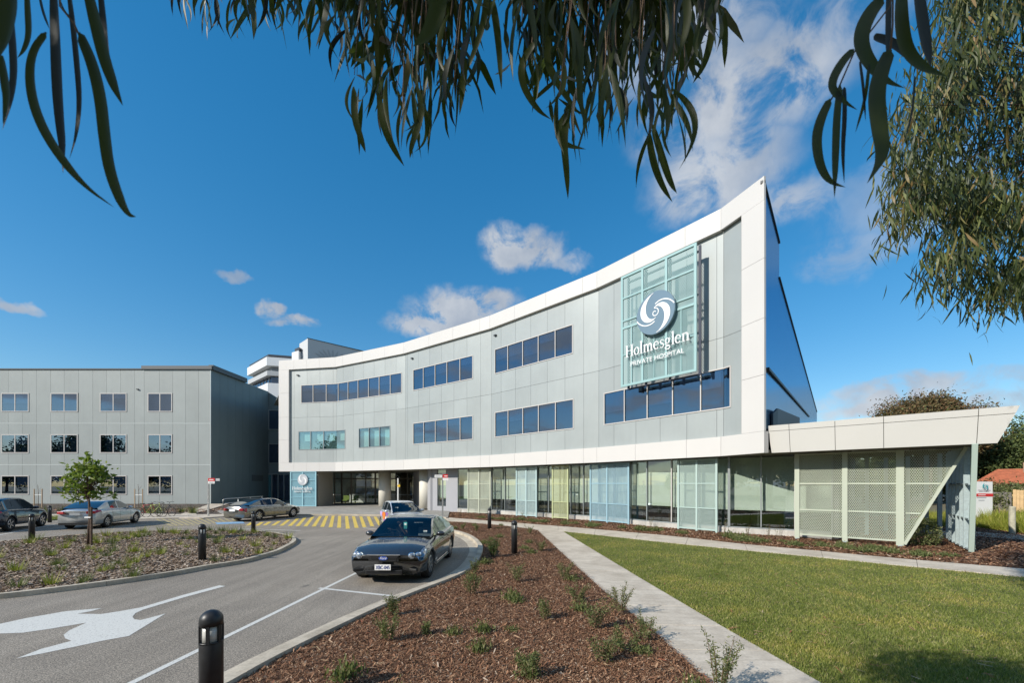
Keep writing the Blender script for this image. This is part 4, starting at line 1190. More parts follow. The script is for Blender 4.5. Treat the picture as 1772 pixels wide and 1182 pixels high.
def emblem(frame, R_, m_disc, m_sw, parent, disc=True, only=None):
    O, U, Vv, N = frame
    if disc:
        ring = arc(0, 0, R_, R_, 0, 360, 48)[:-1]
        MB().plate([O + U * x + Vv * y + N * .06 for x, y in ring], N, .12).build('emblem_disc', m_disc, parent)
    for k in (0, 180):
        mb = MB()
        for (r1, wmax, ph, sweep, r0) in ((.95, .30, 0, 185, .24), (.98, .05, -12, 80, .40)):
            pts, ws = [], []
            for i in range(27):
                f_ = i / 26; rr = R_ * (r0 + (r1 - r0) * f_ ** 1.15); a = R(k + 100 + ph - sweep * f_ + sweep * 0)
                pts.append((rr * math.cos(a), rr * math.sin(a)))
                ws.append(R_ * (max(.03, wmax * math.sin(math.pi * min(1, f_ ** 1.25)) ** 1.2) if wmax > .1 else .05))
            ribbon(mb, pts, ws, frame, .062, .075 if wmax > .1 else .073)
        mb.build('emblem_swirl', m_sw, parent)
    mb = MB(); pts = []
    for i in range(30):
        f_ = i / 29; a = R(100 - 420 * f_); rr = R_ * (.22 - .17 * f_); pts.append((rr * math.cos(a), rr * math.sin(a)))
    ribbon(mb, pts, [R_ * .04] * 30, frame, .062, .072)
    mb.build('emblem_swirl', m_sw, parent)


# tall sign screen on the facade
S5 = 4; o5 = .60
A, B = fpt(S5, 1075.3, o5), fpt(S5, 1205.6, o5); n5 = FN[S5]; t5 = (B - A).normalized(); Ls = (B - A).length
m_tur = mat('screen_turquoise', (0.30, 0.48, 0.48), .5)
zb5, zt5 = HC + 5.24, HC + 11.22
SG = empty('sign_screen', (A.x, A.y, zb5), label='tall turquoise mesh sign screen with round emblem high on the grey facade', cat='sign')
def bar5(u0, z0_, u1, z1_, w, name='frame_bar', off=0.0, m_=None):
    P, Q = A + t5 * u0 + n5 * off, A + t5 * u1 + n5 * off
    MB().beam((P.x, P.y, z0_), (Q.x, Q.y, z1_), w if abs(z1_ - z0_) > .01 else .07, .07 if abs(z1_ - z0_) > .01 else w, up=(n5.x, n5.y, 0) if abs(z1_ - z0_) > .01 else (0, 0, 1)).build(name, m_ or m_tur, SG)
us = [.055, Ls * .315, Ls * .635, Ls - .055]
for u in us: bar5(u, zb5, u, zt5, .13)
for a, b in zip(us[:-1], us[1:]):
    a2, b2 = a + .065, b - .065
    for z, w in ((zb5 + .06, .12), (zt5 - .06, .12), (HC + 10.0, .07), (HC + 8.78, .07), (HC + 8.40, .12), (HC + 6.93, .05)): bar5(a2, z, b2, z, w)
for u in (Ls * .16, Ls * .475, Ls * .82): bar5(u, zb5 + .12, u, HC + 8.34, .05, off=-.012)
mb = MB(); mesh_sheet(mb, A + t5 * .06 - n5 * .02, B - t5 * .06 - n5 * .02, zb5 + .06, zt5 - .06, .085, .17, .022, n5); mb.build('metal_mesh', m_tur, SG, kind='stuff')
m_dkn = mat('dark_navy_steel', (0.02, 0.03, 0.06), .5)
for u in (.35, Ls * .34, Ls * .66, Ls + .075): bar5(u, zb5 - .16, u, zt5 - .12, .11, 'support_post', -.16, m_dkn)
for z in (zb5 - .10, HC + 7.1, HC + 8.9, zt5 - .3): bar5(.2, z, Ls + .02, z, .08, 'support_rail', -.30, m_dkn)
m_disc = mat('emblem_grey_blue', (0.20, 0.285, 0.345), .22, metal=.2, coat=.4)
m_let = mat('letter_white', (0.86, 0.86, 0.85), .4)
N3 = Vector((n5.x, n5.y, 0)); U3 = Vector((t5.x, t5.y, 0)); Z3 = Vector((0, 0, 1))
Pc = fpt(S5, 1134.6, .78); dz = HC + (YH - 541.5) * Pc.y / F
emblem((Vector((Pc.x, Pc.y, dz)), U3, Z3, N3), 1.06, m_disc, m_let, SG)
P = fpt(S5, 1083, .74); Q = fpt(S5, 1194.5, .74)
serif_word('Holmesglen', (Vector((P.x, P.y, HC + (YH - 619.5) * P.y / F)), U3, Z3, N3), (Q - P).length, .62, m_let, SG)
P = fpt(S5, 1091.5, .74); Q = fpt(S5, 1184, .74)
place_text('PRIVATE HOSPITAL', 'lettering', m_let, (P.x, P.y, HC + (YH - 634.2) * P.y / F), U3, Z3, N3, (Q - P).length, SG, height=.235)
# entrance sign screen with the same words
A, B = fpt(0, 502.5, .05), fpt(0, 547.5, .05); n0 = FN[0]; t0 = (B - A).normalized(); L0 = (B - A).length
ms0 = mat('screen_sky', (0.30, 0.53, 0.60), .5)
ES = screen('sky blue entrance sign screen with grey emblem under the white frame corner', ms0, A, B, .12, Z_SOF - .03, n0, (0, .48, 1), (1.0, 2.75), (.10, .20), sw=.11, strand=.03)
ES['category'] = 'sign'
MB().prism([tuple(A + t0 * .1 - n0 * .12), tuple(B - t0 * .1 - n0 * .12), tuple(B - t0 * .1 - n0 * .08), tuple(A + t0 * .1 - n0 * .08)], .15, Z_SOF - .1).build('backing_sheet', mat('screen_sky_back', (0.22, 0.42, 0.48), .6), ES)
N0, U0 = Vector((n0.x, n0.y, 0)), Vector((t0.x, t0.y, 0))
Pc = fpt(0, 524.3, .10); emblem((Vector((Pc.x, Pc.y, HC + (YH - 830.5) * Pc.y / F)), U0, Z3, N0), .56, mat('emblem_silver', (.55, .57, .60), .35, metal=.3), m_let, ES)
P = fpt(0, 506, .12); Q = fpt(0, 541, .12)
serif_word('Holmesglen', (Vector((P.x, P.y, HC + (YH - 848) * P.y / F)), U0, Z3, N0), (Q - P).length, .34, m_let, ES)
P = fpt(0, 509, .12); Q = fpt(0, 538, .12)
place_text('PRIVATE HOSPITAL', 'lettering', m_let, (P.x, P.y, HC + (YH - 852.5) * P.y / F), U0, Z3, N0, (Q - P).length, ES, height=.15)

# ---------------------------------------------------------------- left wing
YL = 43.6
LW = empty('ward_building', (-45, YL, 0), label='plain sage grey three storey ward block with paired windows at the left edge', cat='building')
lx = lambda px: (px - CX) / F * YL
zr_ = HC + 198.2 / 16.4; zbL = .16
xcut = -66.0
jx = [-300, 14.3, 38.7, 63.0, 87.4, 111.1, 136.1, 160.5, 184.5, 208.6, 232.9, 249.5, 276, 299, 321, 343.5, 365]
hj = [zbL, HC + (YH - 804.5) / 16.4, HC + (YH - 733) / 16.4, zr_]
wins = []
for (a, b) in ((2.5, 50.3), (88, 135), (173.2, 219.5), (255.8, 298.3)):
    for (t, bt) in ((680.4, 713), (752, 784.5), (823.3, 856.5)): wins.append((a, b, HC + (YH - bt) / 16.4, HC + (YH - t) / 16.4))
extra = [-35, -10] ; jx = [-300] + list(range(-276, 0, 24)) + jx[1:]
hj = [zbL, HC + (YH - 804.5) / 16.4, HC + (YH - 733) / 16.4, zr_]
for a, b in zip(jx[:-1], jx[1:]):
    for z0, z1 in zip(hj[:-1], hj[1:]):
        mb = MB(); g_ = .008; za, zb2 = z0 + .008, z1 - .008
        ws_ = [w for w in wins if w[0] < b - .3 and w[1] > a + .3 and w[2] > z0 - .1 and w[3] < z1 + .1]
        def bx(xa, xb, zc, zd):
            if xb - xa > 0.2 and zd - zc > .02: mb.box(((lx(xa) + lx(xb)) / 2, YL + .04, (zc + zd) / 2), (lx(xb) - lx(xa), .08, zd - zc))
        ga, gb = a + .15, b - .15
        if not ws_: bx(ga, gb, za, zb2)
        else:
            w = ws_[0]; wa_, wb_ = max(ga, w[0]), min(gb, w[1])
            if gb - wb_ < 1.5: wb_ = gb
            if wa_ - ga < 1.5: wa_ = ga
            bx(ga, wa_, za, zb2); bx(wb_, gb, za, zb2); bx(wa_, wb_, za, w[2])
            if wa_ == ga and wb_ == gb: mb.build('cladding_panel', M_GREYL, LW); mb = MB()
            bx(wa_, wb_, w[3], zb2)
        mb.build('cladding_panel', M_GREYL, LW)
MB().box(((lx(-300) + lx(364.5)) / 2, YL + .42, zr_ / 2), (lx(364.5) - lx(-300), .4, zr_ - .05)).build('backing_wall', M_BACK, LW)
mb = MB()
for z in hj[1:3]: mb.box(((lx(-300) + lx(364.8)) / 2, YL - .005, z), (lx(364.8) - lx(-300), .02, .05))
mb.build('joint_flashing', mat('light_flashing', (.62, .66, .64), .4), LW)
MB().box(((lx(-300) + lx(246)) / 2, YL + .1, zr_ + .05), (lx(246) - lx(-300), .36, .13)).build('parapet_capping', M_DARK, LW)
MB().box(((lx(246.5) + lx(368)) / 2, YL + .3, zr_ + .2), (lx(368) - lx(246.5), .9, .36)).build('parapet_capping', mat('charcoal_gutter', (.09, .10, .105), .5), LW)
MB().box((lx(365) - .03, YL + .0, zr_ / 2), (.05, .06, zr_ - .1)).build('corner_trim', mat('light_flashing', (.62, .66, .64)), LW)
for (a, b, z0, z1) in wins:
    w = empty('window', (0, 0, 0)); w.parent = LW; w.location = Vector((lx(a), YL, z0)) - Vector(LW.location)
    fr = MB(); X0, X1, c = lx(a), lx(b), (lx(a) + lx(b)) / 2; fw = .09
    for (cx_, cz_, dx_, dz_) in ((X0 + fw / 2, (z0 + z1) / 2, fw, z1 - z0), (X1 - fw / 2, (z0 + z1) / 2, fw, z1 - z0), (c, (z0 + z1) / 2, fw, z1 - z0 - 2 * fw), (c, z0 + fw / 2, X1 - X0 - 2 * fw, fw), (c, z1 - fw / 2, X1 - X0 - 2 * fw, fw)):
        fr.box((cx_, YL + .01, cz_), (dx_, .10, dz_))
    fr.build('window_frame', M_FRAME, w)
    for (p, q) in ((X0, c), (c, X1)):
        MB().box(((p + q) / 2, YL - .015, (z0 + z1) / 2), (q - p - .06, .02, z1 - z0 - .1)).build('pane', M_WG2, w)
        if rnd.random() < .5:
            hb = (z1 - z0) * rnd.choice([.25, .5, .5, .8]); MB().box(((p + q) / 2, YL + .035, z1 - .06 - hb / 2), (q - p - .1, .012, hb)).build('blind', M_BLIND, w)
MB().box((lx(239), YL - .06, HC + (YH - 674) / 16.4), (.2, .14, .09)).build('wall_fitting', M_DARK, LW)
# its shaded flank and the recessed link wall
xf = lx(365) + .0
m_fl = mat('shaded_sage_cladding', (0.155, 0.195, 0.20), .5, metal=.1, var=.05, vscale=.5)  # sage cladding darkened, the flank's shade put into its colour
ys = [YL + .1 + i * (53.8 - YL) / 8 for i in range(9)]
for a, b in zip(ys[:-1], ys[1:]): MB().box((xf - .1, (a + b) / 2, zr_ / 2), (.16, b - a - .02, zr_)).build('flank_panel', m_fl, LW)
MB().box((xf - .3, (YL + 54) / 2 + .3, zr_ / 2), (.3, 54 - YL - .8, zr_ - .05)).build('backing_wall', M_BACK, LW)
mb = MB(); mb.box((xf + .0, (YL + 49.2) / 2, zr_ + .25), (.5, 49.2 - YL, .5)); mb.build('parapet_capping', mat('charcoal_gutter', (.09, .10, .105)), LW)
YK = 54.0; kx = lambda px: (px - CX) / F * YK; kp = F / YK
mb = MB(); kz = lambda y: HC + (YH - y) / kp
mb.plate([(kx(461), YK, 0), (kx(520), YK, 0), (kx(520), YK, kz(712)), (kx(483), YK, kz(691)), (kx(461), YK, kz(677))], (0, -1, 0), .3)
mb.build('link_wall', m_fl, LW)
for (t_, b_) in ((709.6, 744.4), (768, 802.5)):
    w = empty('window', (0, 0, 0)); w.parent = LW; w.location = Vector((kx(465), YK, kz(b_))) - Vector(LW.location)
    fr = MB(); X0, X1 = kx(465), kx(484); z0, z1 = kz(b_), kz(t_)
    fr.box(((X0 + X1) / 2, YK - .05, z0 + .05), (X1 - X0, .12, .1)); fr.box(((X0 + X1) / 2, YK - .05, z1 - .05), (X1 - X0, .12, .1)); fr.box((X0 + .05, YK - .052, (z0 + z1) / 2), (.1, .12, z1 - z0))
    fr.build('window_frame', M_FRAMEG, w); MB().box(((X0 + X1) / 2, YK - .03, (z0 + z1) / 2), (X1 - X0 - .1, .04, z1 - z0 - .1)).build('pane', M_WGL, w)
w = empty('window', (0, 0, 0)); w.parent = LW; w.location = Vector((kx(465), YK, .2)) - Vector(LW.location)
fr = MB()
for x in (464, 471, 482, 492, 502): fr.box((kx(x), YK - .06, 1.9), (.12, .14, 3.4))
fr.box((kx(483), YK - .06, 3.65), (kx(502) - kx(464), .14, .12)); fr.build('window_frame', M_FRAMEG, w)
for a, b in ((464, 471), (471, 482), (482, 492), (492, 502)): MB().box(((kx(a) + kx(b)) / 2, YK - .02, 1.9), (kx(b) - kx(a) - .12, .03, 3.3)).build('pane', M_WGL if a > 464 else mat('teal_pane', (.07, .20, .22), .1, coat=1), w)
MB().box((lx(452) + .0, 53.0, 5.6), (.05, 1.9, .9)).build('louvre', mat('charcoal_gutter', (.09, .10, .105)), LW) if False else MB().box((xf + .0, 51.6, HC + .75), (.06, 2.2, .75)).build('louvre', mat('charcoal_gutter', (.09, .10, .105)), LW)

# ---------------------------------------------------------------- towers behind
TW = empty('hospital_tower', (-47.5, 80, 0), label='far white tower with dark recessed glass bands behind the grey wings', cat='building')
c_, l_, r_ = V2(-47.5, 80), V2(-56.2, 87.7), V2(-34, 83.9)
tz = lambda y: HC + (YH - y) / 8.94
def band(y0, y1, ins, m_, nm):
    e1 = (l_ - c_).normalized(); e2 = (r_ - c_).normalized(); inn = (e1 + e2).normalized() * ins * 1.2
    c2 = c_ + inn; l2 = l_ + V2(e2.x, e2.y) * ins - e1 * (ins * .5); r2 = r_ + e1 * ins
    MB().prism([tuple(c2), tuple(r2), tuple(r2 + V2(-5, 14)), tuple(l2 + V2(6, 10)), tuple(l2)], tz(y0), tz(y1)).build(nm, m_, TW)
m_tw = mat('tower_white', (.74, .75, .76), .5); m_td = mat('tower_charcoal', (.05, .055, .065), .5); m_tg = mat('tower_grey', (.22, .24, .26), .6)
band(632, 617.5, 0, m_tw, 'floor_band'); band(617.5, 612, .35, m_td, 'roof'); band(641, 632, 1.0, m_tg, 'recess_band')
band(649, 641, .1, mat('tower_screen', (.45, .46, .47), .6), 'sunshade_band'); band(662, 649, .9, M_WGL, 'glazing_band'); band(700, 662, .2, m_tw, 'floor_band'); band(850, 700, .2, m_tg, 'wall')
for i in range(1, 7):
    P = c_ + (l_ - c_) * (i / 7.0) + V2(.9, .35); MB().box((P.x, P.y, tz(655.5)), (.15, .15, tz(649) - tz(662)), .7).build('mullion', m_tg, TW)
TB2 = empty('lift_tower', (-34.6, 70, 0), label='pale block with faint leaf pattern rising behind the left end of the white frame', cat='building')
c_, l2_, r2_ = V2(-34.6, 70), V2(-37.4, 72.7), V2(-27, 77.6)
tz2 = lambda y: HC + (YH - y) / 10.2
MB().prism([tuple(c_), tuple(r2_), (-31, 84), tuple(l2_)], 10, tz2(586)).build('wall', mat('tower_pale_grey', (.55, .56, .57), .7), TB2)
mb = MB(); mb.prism([tuple(c_ + V2(-.06, -.10)), tuple(r2_ + V2(.1, -.1)), tuple(r2_ + V2(0, .3)), tuple(c_ + V2(0, .3))], tz2(586), tz2(585)); mb.build('parapet_capping', m_td, TB2)
d2 = (r2_ - c_).normalized(); nn = V2(d2.y, -d2.x)
fan = MB(); fr_ = (Vector((c_.x + d2.x * 4.2 + nn.x * .02, c_.y + d2.y * 4.2 + nn.y * .02, tz2(621))), Vector((d2.x, d2.y, 0)), Z3, Vector((nn.x, nn.y, 0)))
for k in range(-4, 6):
    a = R(90 - 15 * k); pts = [(math.cos(a) * r * (1 + .05 * r), math.sin(a) * r * .8) for r in (.3, .9, 1.5, 2.1, 2.6, 3.0)]
    ribbon(fan, pts, [.05, .16, .28, .34, .26, .06], fr_, 0, .03)
fan.build('frond_relief', mat('relief_grey', (.44, .45, .46), .7), TB2)
P0 = V2(*AT(505, 72)); P1 = V2(*AT(516.5, 71))
MB().prism([tuple(P0), tuple(P1), tuple(P1 + V2(0, 3)), tuple(P0 + V2(0, 3))], tz2(622), tz2(604)).build('side_block', m_tw, TB2)
MB().prism([tuple(P0 + V2(.4, .2)), tuple(P1 + V2(0, .2)), tuple(P1 + V2(0, 3)), tuple(P0 + V2(.4, 3))], tz2(603.5), tz2(597)).build('side_roof', m_td, TB2)
# ---------------------------------------------------------------- cars
def lerp_pts(P, x):
    if x <= P[0][0]: return P[0][1]
    for (a, ya), (b, yb) in zip(P[:-1], P[1:]):
        if x <= b:
            t = (x - a) / (b - a); return ya + (yb - ya) * t
    return P[-1][1]


def smooth_pts(P, it=2):
    for _ in range(it):
        q = [P[0]]
        for a, b in zip(P[:-1], P[1:]):
            q += [(a[0] * .75 + b[0] * .25, a[1] * .75 + b[1] * .25), (a[0] * .25 + b[0] * .75, a[1] * .25 + b[1] * .75)]
        P = q + [P[-1]]
    return P


M_TYRE = mat('tyre_rubber', (0.018, 0.018, 0.018), .85)
M_RIM = mat('alloy_rim', (0.52, 0.52, 0.53), .28, metal=.9)
M_CARGL = glassmat('car_glass', (0.60, 0.68, 0.68), f0=0.05, boost=.65)
M_CARGD = mat('dark_car_glass', (0.010, 0.013, 0.016), .03, spec=.8, coat=1)
M_CHROME = mat('chrome', (0.75, 0.75, 0.76), .12, metal=1)
M_BLK = mat('car_black_plastic', (0.012, 0.012, 0.013), .5)
M_SEAM = mat('door_seam_black', (0.008, 0.008, 0.008), .8)
M_LENS = mat('lamp_lens', (0.50, 0.55, 0.62), .08, metal=.5, coat=1, color2=(0.12, 0.14, 0.17), vscale=16)
M_TAIL = mat('tail_lamp_red', (0.50, 0.012, 0.015), .15, coat=1, color2=(0.30, 0.005, 0.01), vscale=18)
M_ORANGE = mat('lamp_amber', (0.7, .25, .03), .2, coat=1)
M_SEAT = mat('seat_fabric', (0.06, 0.06, 0.065), .9)


def car_paint(name, c, metal=.6, rough=.28):
    return mat(name, c, rough, metal=metal, spec=.5, coat=1.0, var=.06, vscale=.7)


def make_car(sp, loc, ang, label, group='cars in the forecourt'):
    root = empty(sp.get('name', 'car'), (loc[0], loc[1], 0.004), ang, label, 'car', group)
    wb, fo, ro, Wd, wr = sp['wb'], sp['fo'], sp['ro'], sp['W'] / 2, sp['wr']
    xf, xr = wb + fo, -ro
    top, sh = smooth_pts(sp['top']), smooth_pts(sp['shoulder'])
    roof = smooth_pts(sp['roof'], 2)
    gx0, gx1 = roof[0][0], roof[-1][0]
    roofc = [p for p in sp['roof']]
    xw_top, xr_top = sp['ws_top'], sp['rw_top']
    sill, ra = sp.get('sill', .20), wr + .055
    doors = sp['doors']; side = sp['side']     # seams, side window ranges
    xs = set()
    n = 72
    for i in range(n + 1): xs.add(round(xr + (xf - xr) * i / n, 4))
    for d in doors: xs.add(d - .008); xs.add(d + .008)
    for a, b in side: xs.add(a); xs.add(b)
    for v in (gx0, gx1, xw_top, xr_top): xs.add(v)
    for k in (.01, .03, .07, .12): xs.add(xf - k); xs.add(xr + k)
    xs = sorted(xs)
    xs = [xs[0]] + [b for a, b in zip(xs[:-1], xs[1:]) if b - a > .0009]

    def hw(x):
        e = min(xf - x, x - xr); k = 1.0
        if e < .75: k = 1 - .13 * (1 - e / .75) ** 2
        return Wd * k

    def arch(x):
        z = 0
        for c in (0.0, wb):
            d = abs(x - c)
            if d < ra: z = max(z, wr - .01 + math.sqrt(ra * ra - d * d))
        return z

    def deform(x, y, z, w):
        ef, er = xf - x, x - xr; q = min(1, abs(y) / w) if w else 0
        if ef < .7:
            k = (1 - ef / .7) ** 1.5; x -= k * (.20 * q ** 2.5 + sp.get('nose', .16) * max(0, (z - .55) / .35) ** 1.4 + .06 * max(0, (.35 - z) / .2))
        if er < .7:
            k = (1 - er / .7) ** 1.5; x += k * (.14 * q ** 2.5 + sp.get('tail', .10) * max(0, (z - .6) / .4) ** 1.4 + .06 * max(0, (.35 - z) / .2))
        return (x, y, z)

    def ring(x):
        w, zs, zt, a = hw(x), lerp_pts(sh, x), lerp_pts(top, x), arch(x)
        e = min(xf - x, x - xr); zb = sill + (.04 * (1 - e / .4) if e < .4 else 0)
        pts = [(0, max(zb, a)), (.80 * w, max(zb, a)), (.965 * w, max(zb + .07, a)), (1.0 * w, max(.52, a + .015)), (.995 * w, max(.62, a + .05)), (.975 * w, zs - .10), (.93 * w, zs - .02), (.87 * w, zs), (.55 * w, zs + (zt - zs) * .8), (0, zt)]
        return [deform(x, y, z, w) for y, z in pts]
    rings = [ring(x) for x in xs]; m = 10
    parts = {}

    def add(key, quad):
        mb = parts.setdefault(key, MB()); mb.add(quad, [(0, 1, 2, 3)]); mb.add([(x, -y, z) for x, y, z in quad], [(3, 2, 1, 0)])
    hl, tl = sp['headlamp'], sp['taillamp']
    for i in range(len(xs) - 1):
        xm = (xs[i] + xs[i + 1]) / 2
        for k in range(m - 1):
            q = [rings[i][k], rings[i + 1][k], rings[i + 1][k + 1], rings[i][k + 1]]
            if k >= 7 and gx0 + .10 < xm < gx1 - .25: continue           # open cabin
            key = 'body'
            if 2 <= k <= 6:
                if any(abs(xm - d) < .008 for d in doors): key = 'seam'
                elif doors[0] < xm < doors[1]: key = 'door0'
                elif doors[1] < xm < doors[2]: key = 'door1'
            if k in hl[1] and xm > xf - hl[0]: key = 'head'
            if k in tl[1] and xm < xr + tl[0]: key = 'tail'
            add(key, q)
    for r_, s_ in ((rings[0], 1), (rings[-1], -1)):
        half = [p for p in r_]
        for k in range(m - 1):
            if abs(half[k][1]) < 1e-9 and abs(half[k + 1][1]) < 1e-9: continue
            a, b = half[k], half[k + 1]
            key = 'body'
            if s_ == -1 and k in hl[1] and k >= 6: key = 'body'
            mb = parts.setdefault(key, MB()); mb.add([a, b, (b[0], -b[1], b[2]), (a[0], -a[1], a[2])], [(0, 1, 2, 3) if s_ < 0 else (3, 2, 1, 0)])
    # greenhouse
    Hr = max(z for _, z in roofc)
    gxs = [x for x in xs if gx0 <= x <= gx1]

    def gring(x):
        w, zs = hw(x), lerp_pts(sh, x); zr = max(lerp_pts(roof, x), lerp_pts(top, x) + .002)
        yb = .885 * w; kk = (yb - sp.get('rooftaper', .70) * w) / (Hr - zs)
        zs2 = zs - .01; h = max(.0, zr - zs2)
        y = lambda z: yb - (z - zs2) * kk
        za = zs2 + h * .86; 
        xo = x
        return [(x, y(zs2), zs2), (x, y(zs2 + .035 * min(1, h / .2)), zs2 + .035 * min(1, h / .2)), (x, y(za), za), (x, y(zr) + .005 - .03 * min(1, h / .3), zs2 + h * .955), (x, .52 * w, zr - .012 * min(1, h * 3)), (x, 0, zr)]
    gr = []
    for x in gxs:
        rg = []
        for (a, b, c) in gring(x):
            q_ = abs(b) / (.9 * Wd); f1 = max(0, min(1, (x - xw_top + .25) / .5)); f2 = max(0, min(1, (xr_top + .25 - x) / .5))
            rg.append((a - .17 * f1 * q_ ** 2 + .13 * f2 * q_ ** 2, b, c))
        gr.append(rg)
    for i in range(len(gxs) - 1):
        xm = (gxs[i] + gxs[i + 1]) / 2
        for k in range(5):
            q = [gr[i][k], gr[i + 1][k], gr[i + 1][k + 1], gr[i][k + 1]]
            key = 'body'
            if k == 1 and any(a < xm < b for a, b in side): key = 'side%d' % [j for j, (a, b) in enumerate(side) if a < xm < b][0]
            if k >= 3 and xm > xw_top: key = 'wind'
            if k >= 3 and xm < xr_top: key = 'rear'
            if k == 0: key = 'trim' if sp.get('chrome_line') else 'body'
            add(key, q)
    gm = sp.get('glass', M_CARGL)
    names = {'body': ('body', sp['paint']), 'door0': ('rear_door', sp['paint']), 'door1': ('front_door', sp['paint']), 'seam': ('door_seam', M_SEAM), 'head': ('headlight', M_LENS), 'tail': ('tail_light', M_TAIL),
             'wind': ('windscreen', sp.get('wglass', gm)), 'rear': ('rear_window', sp.get('rglass', gm)), 'trim': ('window_trim', M_CHROME)}
    for key, mb in parts.items():
        nm, mm = names.get(key, ('side_window', gm))
        split = key in ('door0', 'door1', 'head', 'tail') or key.startswith('side')
        if not split: mb.build(nm, mm, root, world=False, smooth=True, fix=True)
        else:
            for s_ in (1, -1):
                m2 = MB()
                for f in mb.f:
                    vs = [mb.v[i] for i in f]
                    if sum(v[1] for v in vs) * s_ > 0: m2.add(vs, [(0, 1, 2, 3)])
                m2.build(nm, mm, root, world=False, smooth=True, fix=True)
    # wheels
    tp = [(wr * .62, -.095), (wr * .93, -.105), (wr, -.08), (wr, .08), (wr * .93, .105), (wr * .62, .095)]
    ty = MB().lathe(tp, (0, 0, 0), 28, 'Y').mesh('tyre', M_TYRE, True)
    rb = MB(); rb.lathe([(wr * .63, -.07), (wr * .66, .095), (wr * .60, .105), (wr * .58, .03), (wr * .16, .045), (wr * .14, .085), (.001, .085)], (0, 0, 0), 24, 'Y')
    for k in range(sp.get('spokes', 7)):
        a = 2 * math.pi * k / sp.get('spokes', 7)
        rb.beam((math.cos(a) * wr * .1, .078, math.sin(a) * wr * .1), (math.cos(a) * wr * .61, .09, math.sin(a) * wr * .61), .055 * wr / .32, .035, up=(0, 1, 0))
    rim = rb.mesh('rim', M_RIM)
    bk = MB().lathe([(wr * .585, .0), (wr * .585, .034)], (0, 0, 0), 20, 'Y').mesh('brake_disc', M_BLK)
    for x, s_ in ((0, 1), (0, -1), (wb, 1), (wb, -1)):
        w = empty('wheel', (x, s_ * (Wd * .97 - .11), wr)); w.parent = root
        if s_ < 0: w.rotation_euler = (0, 0, math.pi)
        if x == wb and sp.get('steer'): w.rotation_euler = (0, 0, w.rotation_euler[2] + sp['steer'])
        for me_, nm in ((ty, 'tyre'), (rim, 'rim'), (bk, 'brake_disc')): link(me_, nm, w, False)
    # mirrors, handles, plates
    xm_ = sp['mirror']; zs = lerp_pts(sh, xm_)
    for s_ in (1, -1):
        mb = MB(); cx, cy, cz = xm_, s_ * (Wd * .90 + .13), zs + .07
        bmm = bmesh.new(); bmesh.ops.create_icosphere(bmm, subdivisions=2, radius=1)
        for v in bmm.verts: v.co = Vector((cx + v.co.x * .07, cy + v.co.y * .12, cz + v.co.z * .075))
        me = bpy.data.meshes.new('mirror'); bmm.to_mesh(me); bmm.free(); me.materials.append(sp.get('mirrorm', sp['paint'])); me.polygons.foreach_set('use_smooth', [True] * len(me.polygons))
        link(me, 'mirror', root, False)
        MB().beam((cx, s_ * Wd * .86, zs + .0), (cx, cy - s_ * .05, cz - .02), .06, .03).build('mirror_arm', M_BLK, root, False)
        for xh in sp['handles']: MB().box((xh, s_ * (Wd * .985), zs - .13), (.17, .035, .028)).build('door_handle', sp.get('handlem', sp['paint']), root, False, bevel=.008)
    # interior
    mb = MB()
    xd = sp['dash']
    mb.box((xd, 0, .80), (.35, Wd * 1.5, .26)); mb.build('dashboard', M_BLK, root, False, bevel=.04)
    for (x, y) in ((xd - .95, .36), (xd - .95, -.36), (xd - 1.80, .36), (xd - 1.80, -.36)):
        mb = MB(); mb.box((x + .12, y, .45), (.5, .48, .16)); mb.box((x - .16, y, .78), (.14, .46, .62)); mb.box((x - .2, y, 1.14), (.09, .24, .16)); mb.build('seat', sp.get('seatm', M_SEAT), root, False, bevel=.04)
    mb = MB()
    mb.box(((xr_top + xd) / 2 - .2, 0, .32), (xd - xr_top + .5, Wd * 1.7, .04)); mb.build('cabin_floor', M_BLK, root, False)
    return root


def plate_on(root, c, N, w, h, text, m_txt, base=M_SIGNW):
    N = Vector(N).normalized(); U = Vector((0, 0, 1)).cross(N).normalized(); V_ = N.cross(U); c = Vector(c)
    MB().plate([c + U * a * w / 2 + V_ * b * h / 2 for a, b in ((-1, -1), (1, -1), (1, 1), (-1, 1))], N, .012).build('number_plate', base, root, False)
    if text:
        me = text_mesh(text, 'plate_text', 1, m_txt, .004)
        co = np.empty(len(me.vertices) * 3); me.vertices.foreach_get('co', co); co = co.reshape(-1, 3)
        s = w * .86 / (co[:, 0].max() - co[:, 0].min()); sv = h * .62 / co[:, 1].max()
        P = np.array(c)[None] + ((co[:, 0] - co[:, 0].min()) * s - w * .43)[:, None] * np.array(U) + (co[:, 1] * sv - h * .31)[:, None] * np.array(V_) + (.003 + co[:, 2])[:, None] * np.array(N)
        me.vertices.foreach_set('co', P.astype(np.float32).ravel()); me.update(); link(me, 'plate_text', root, False)


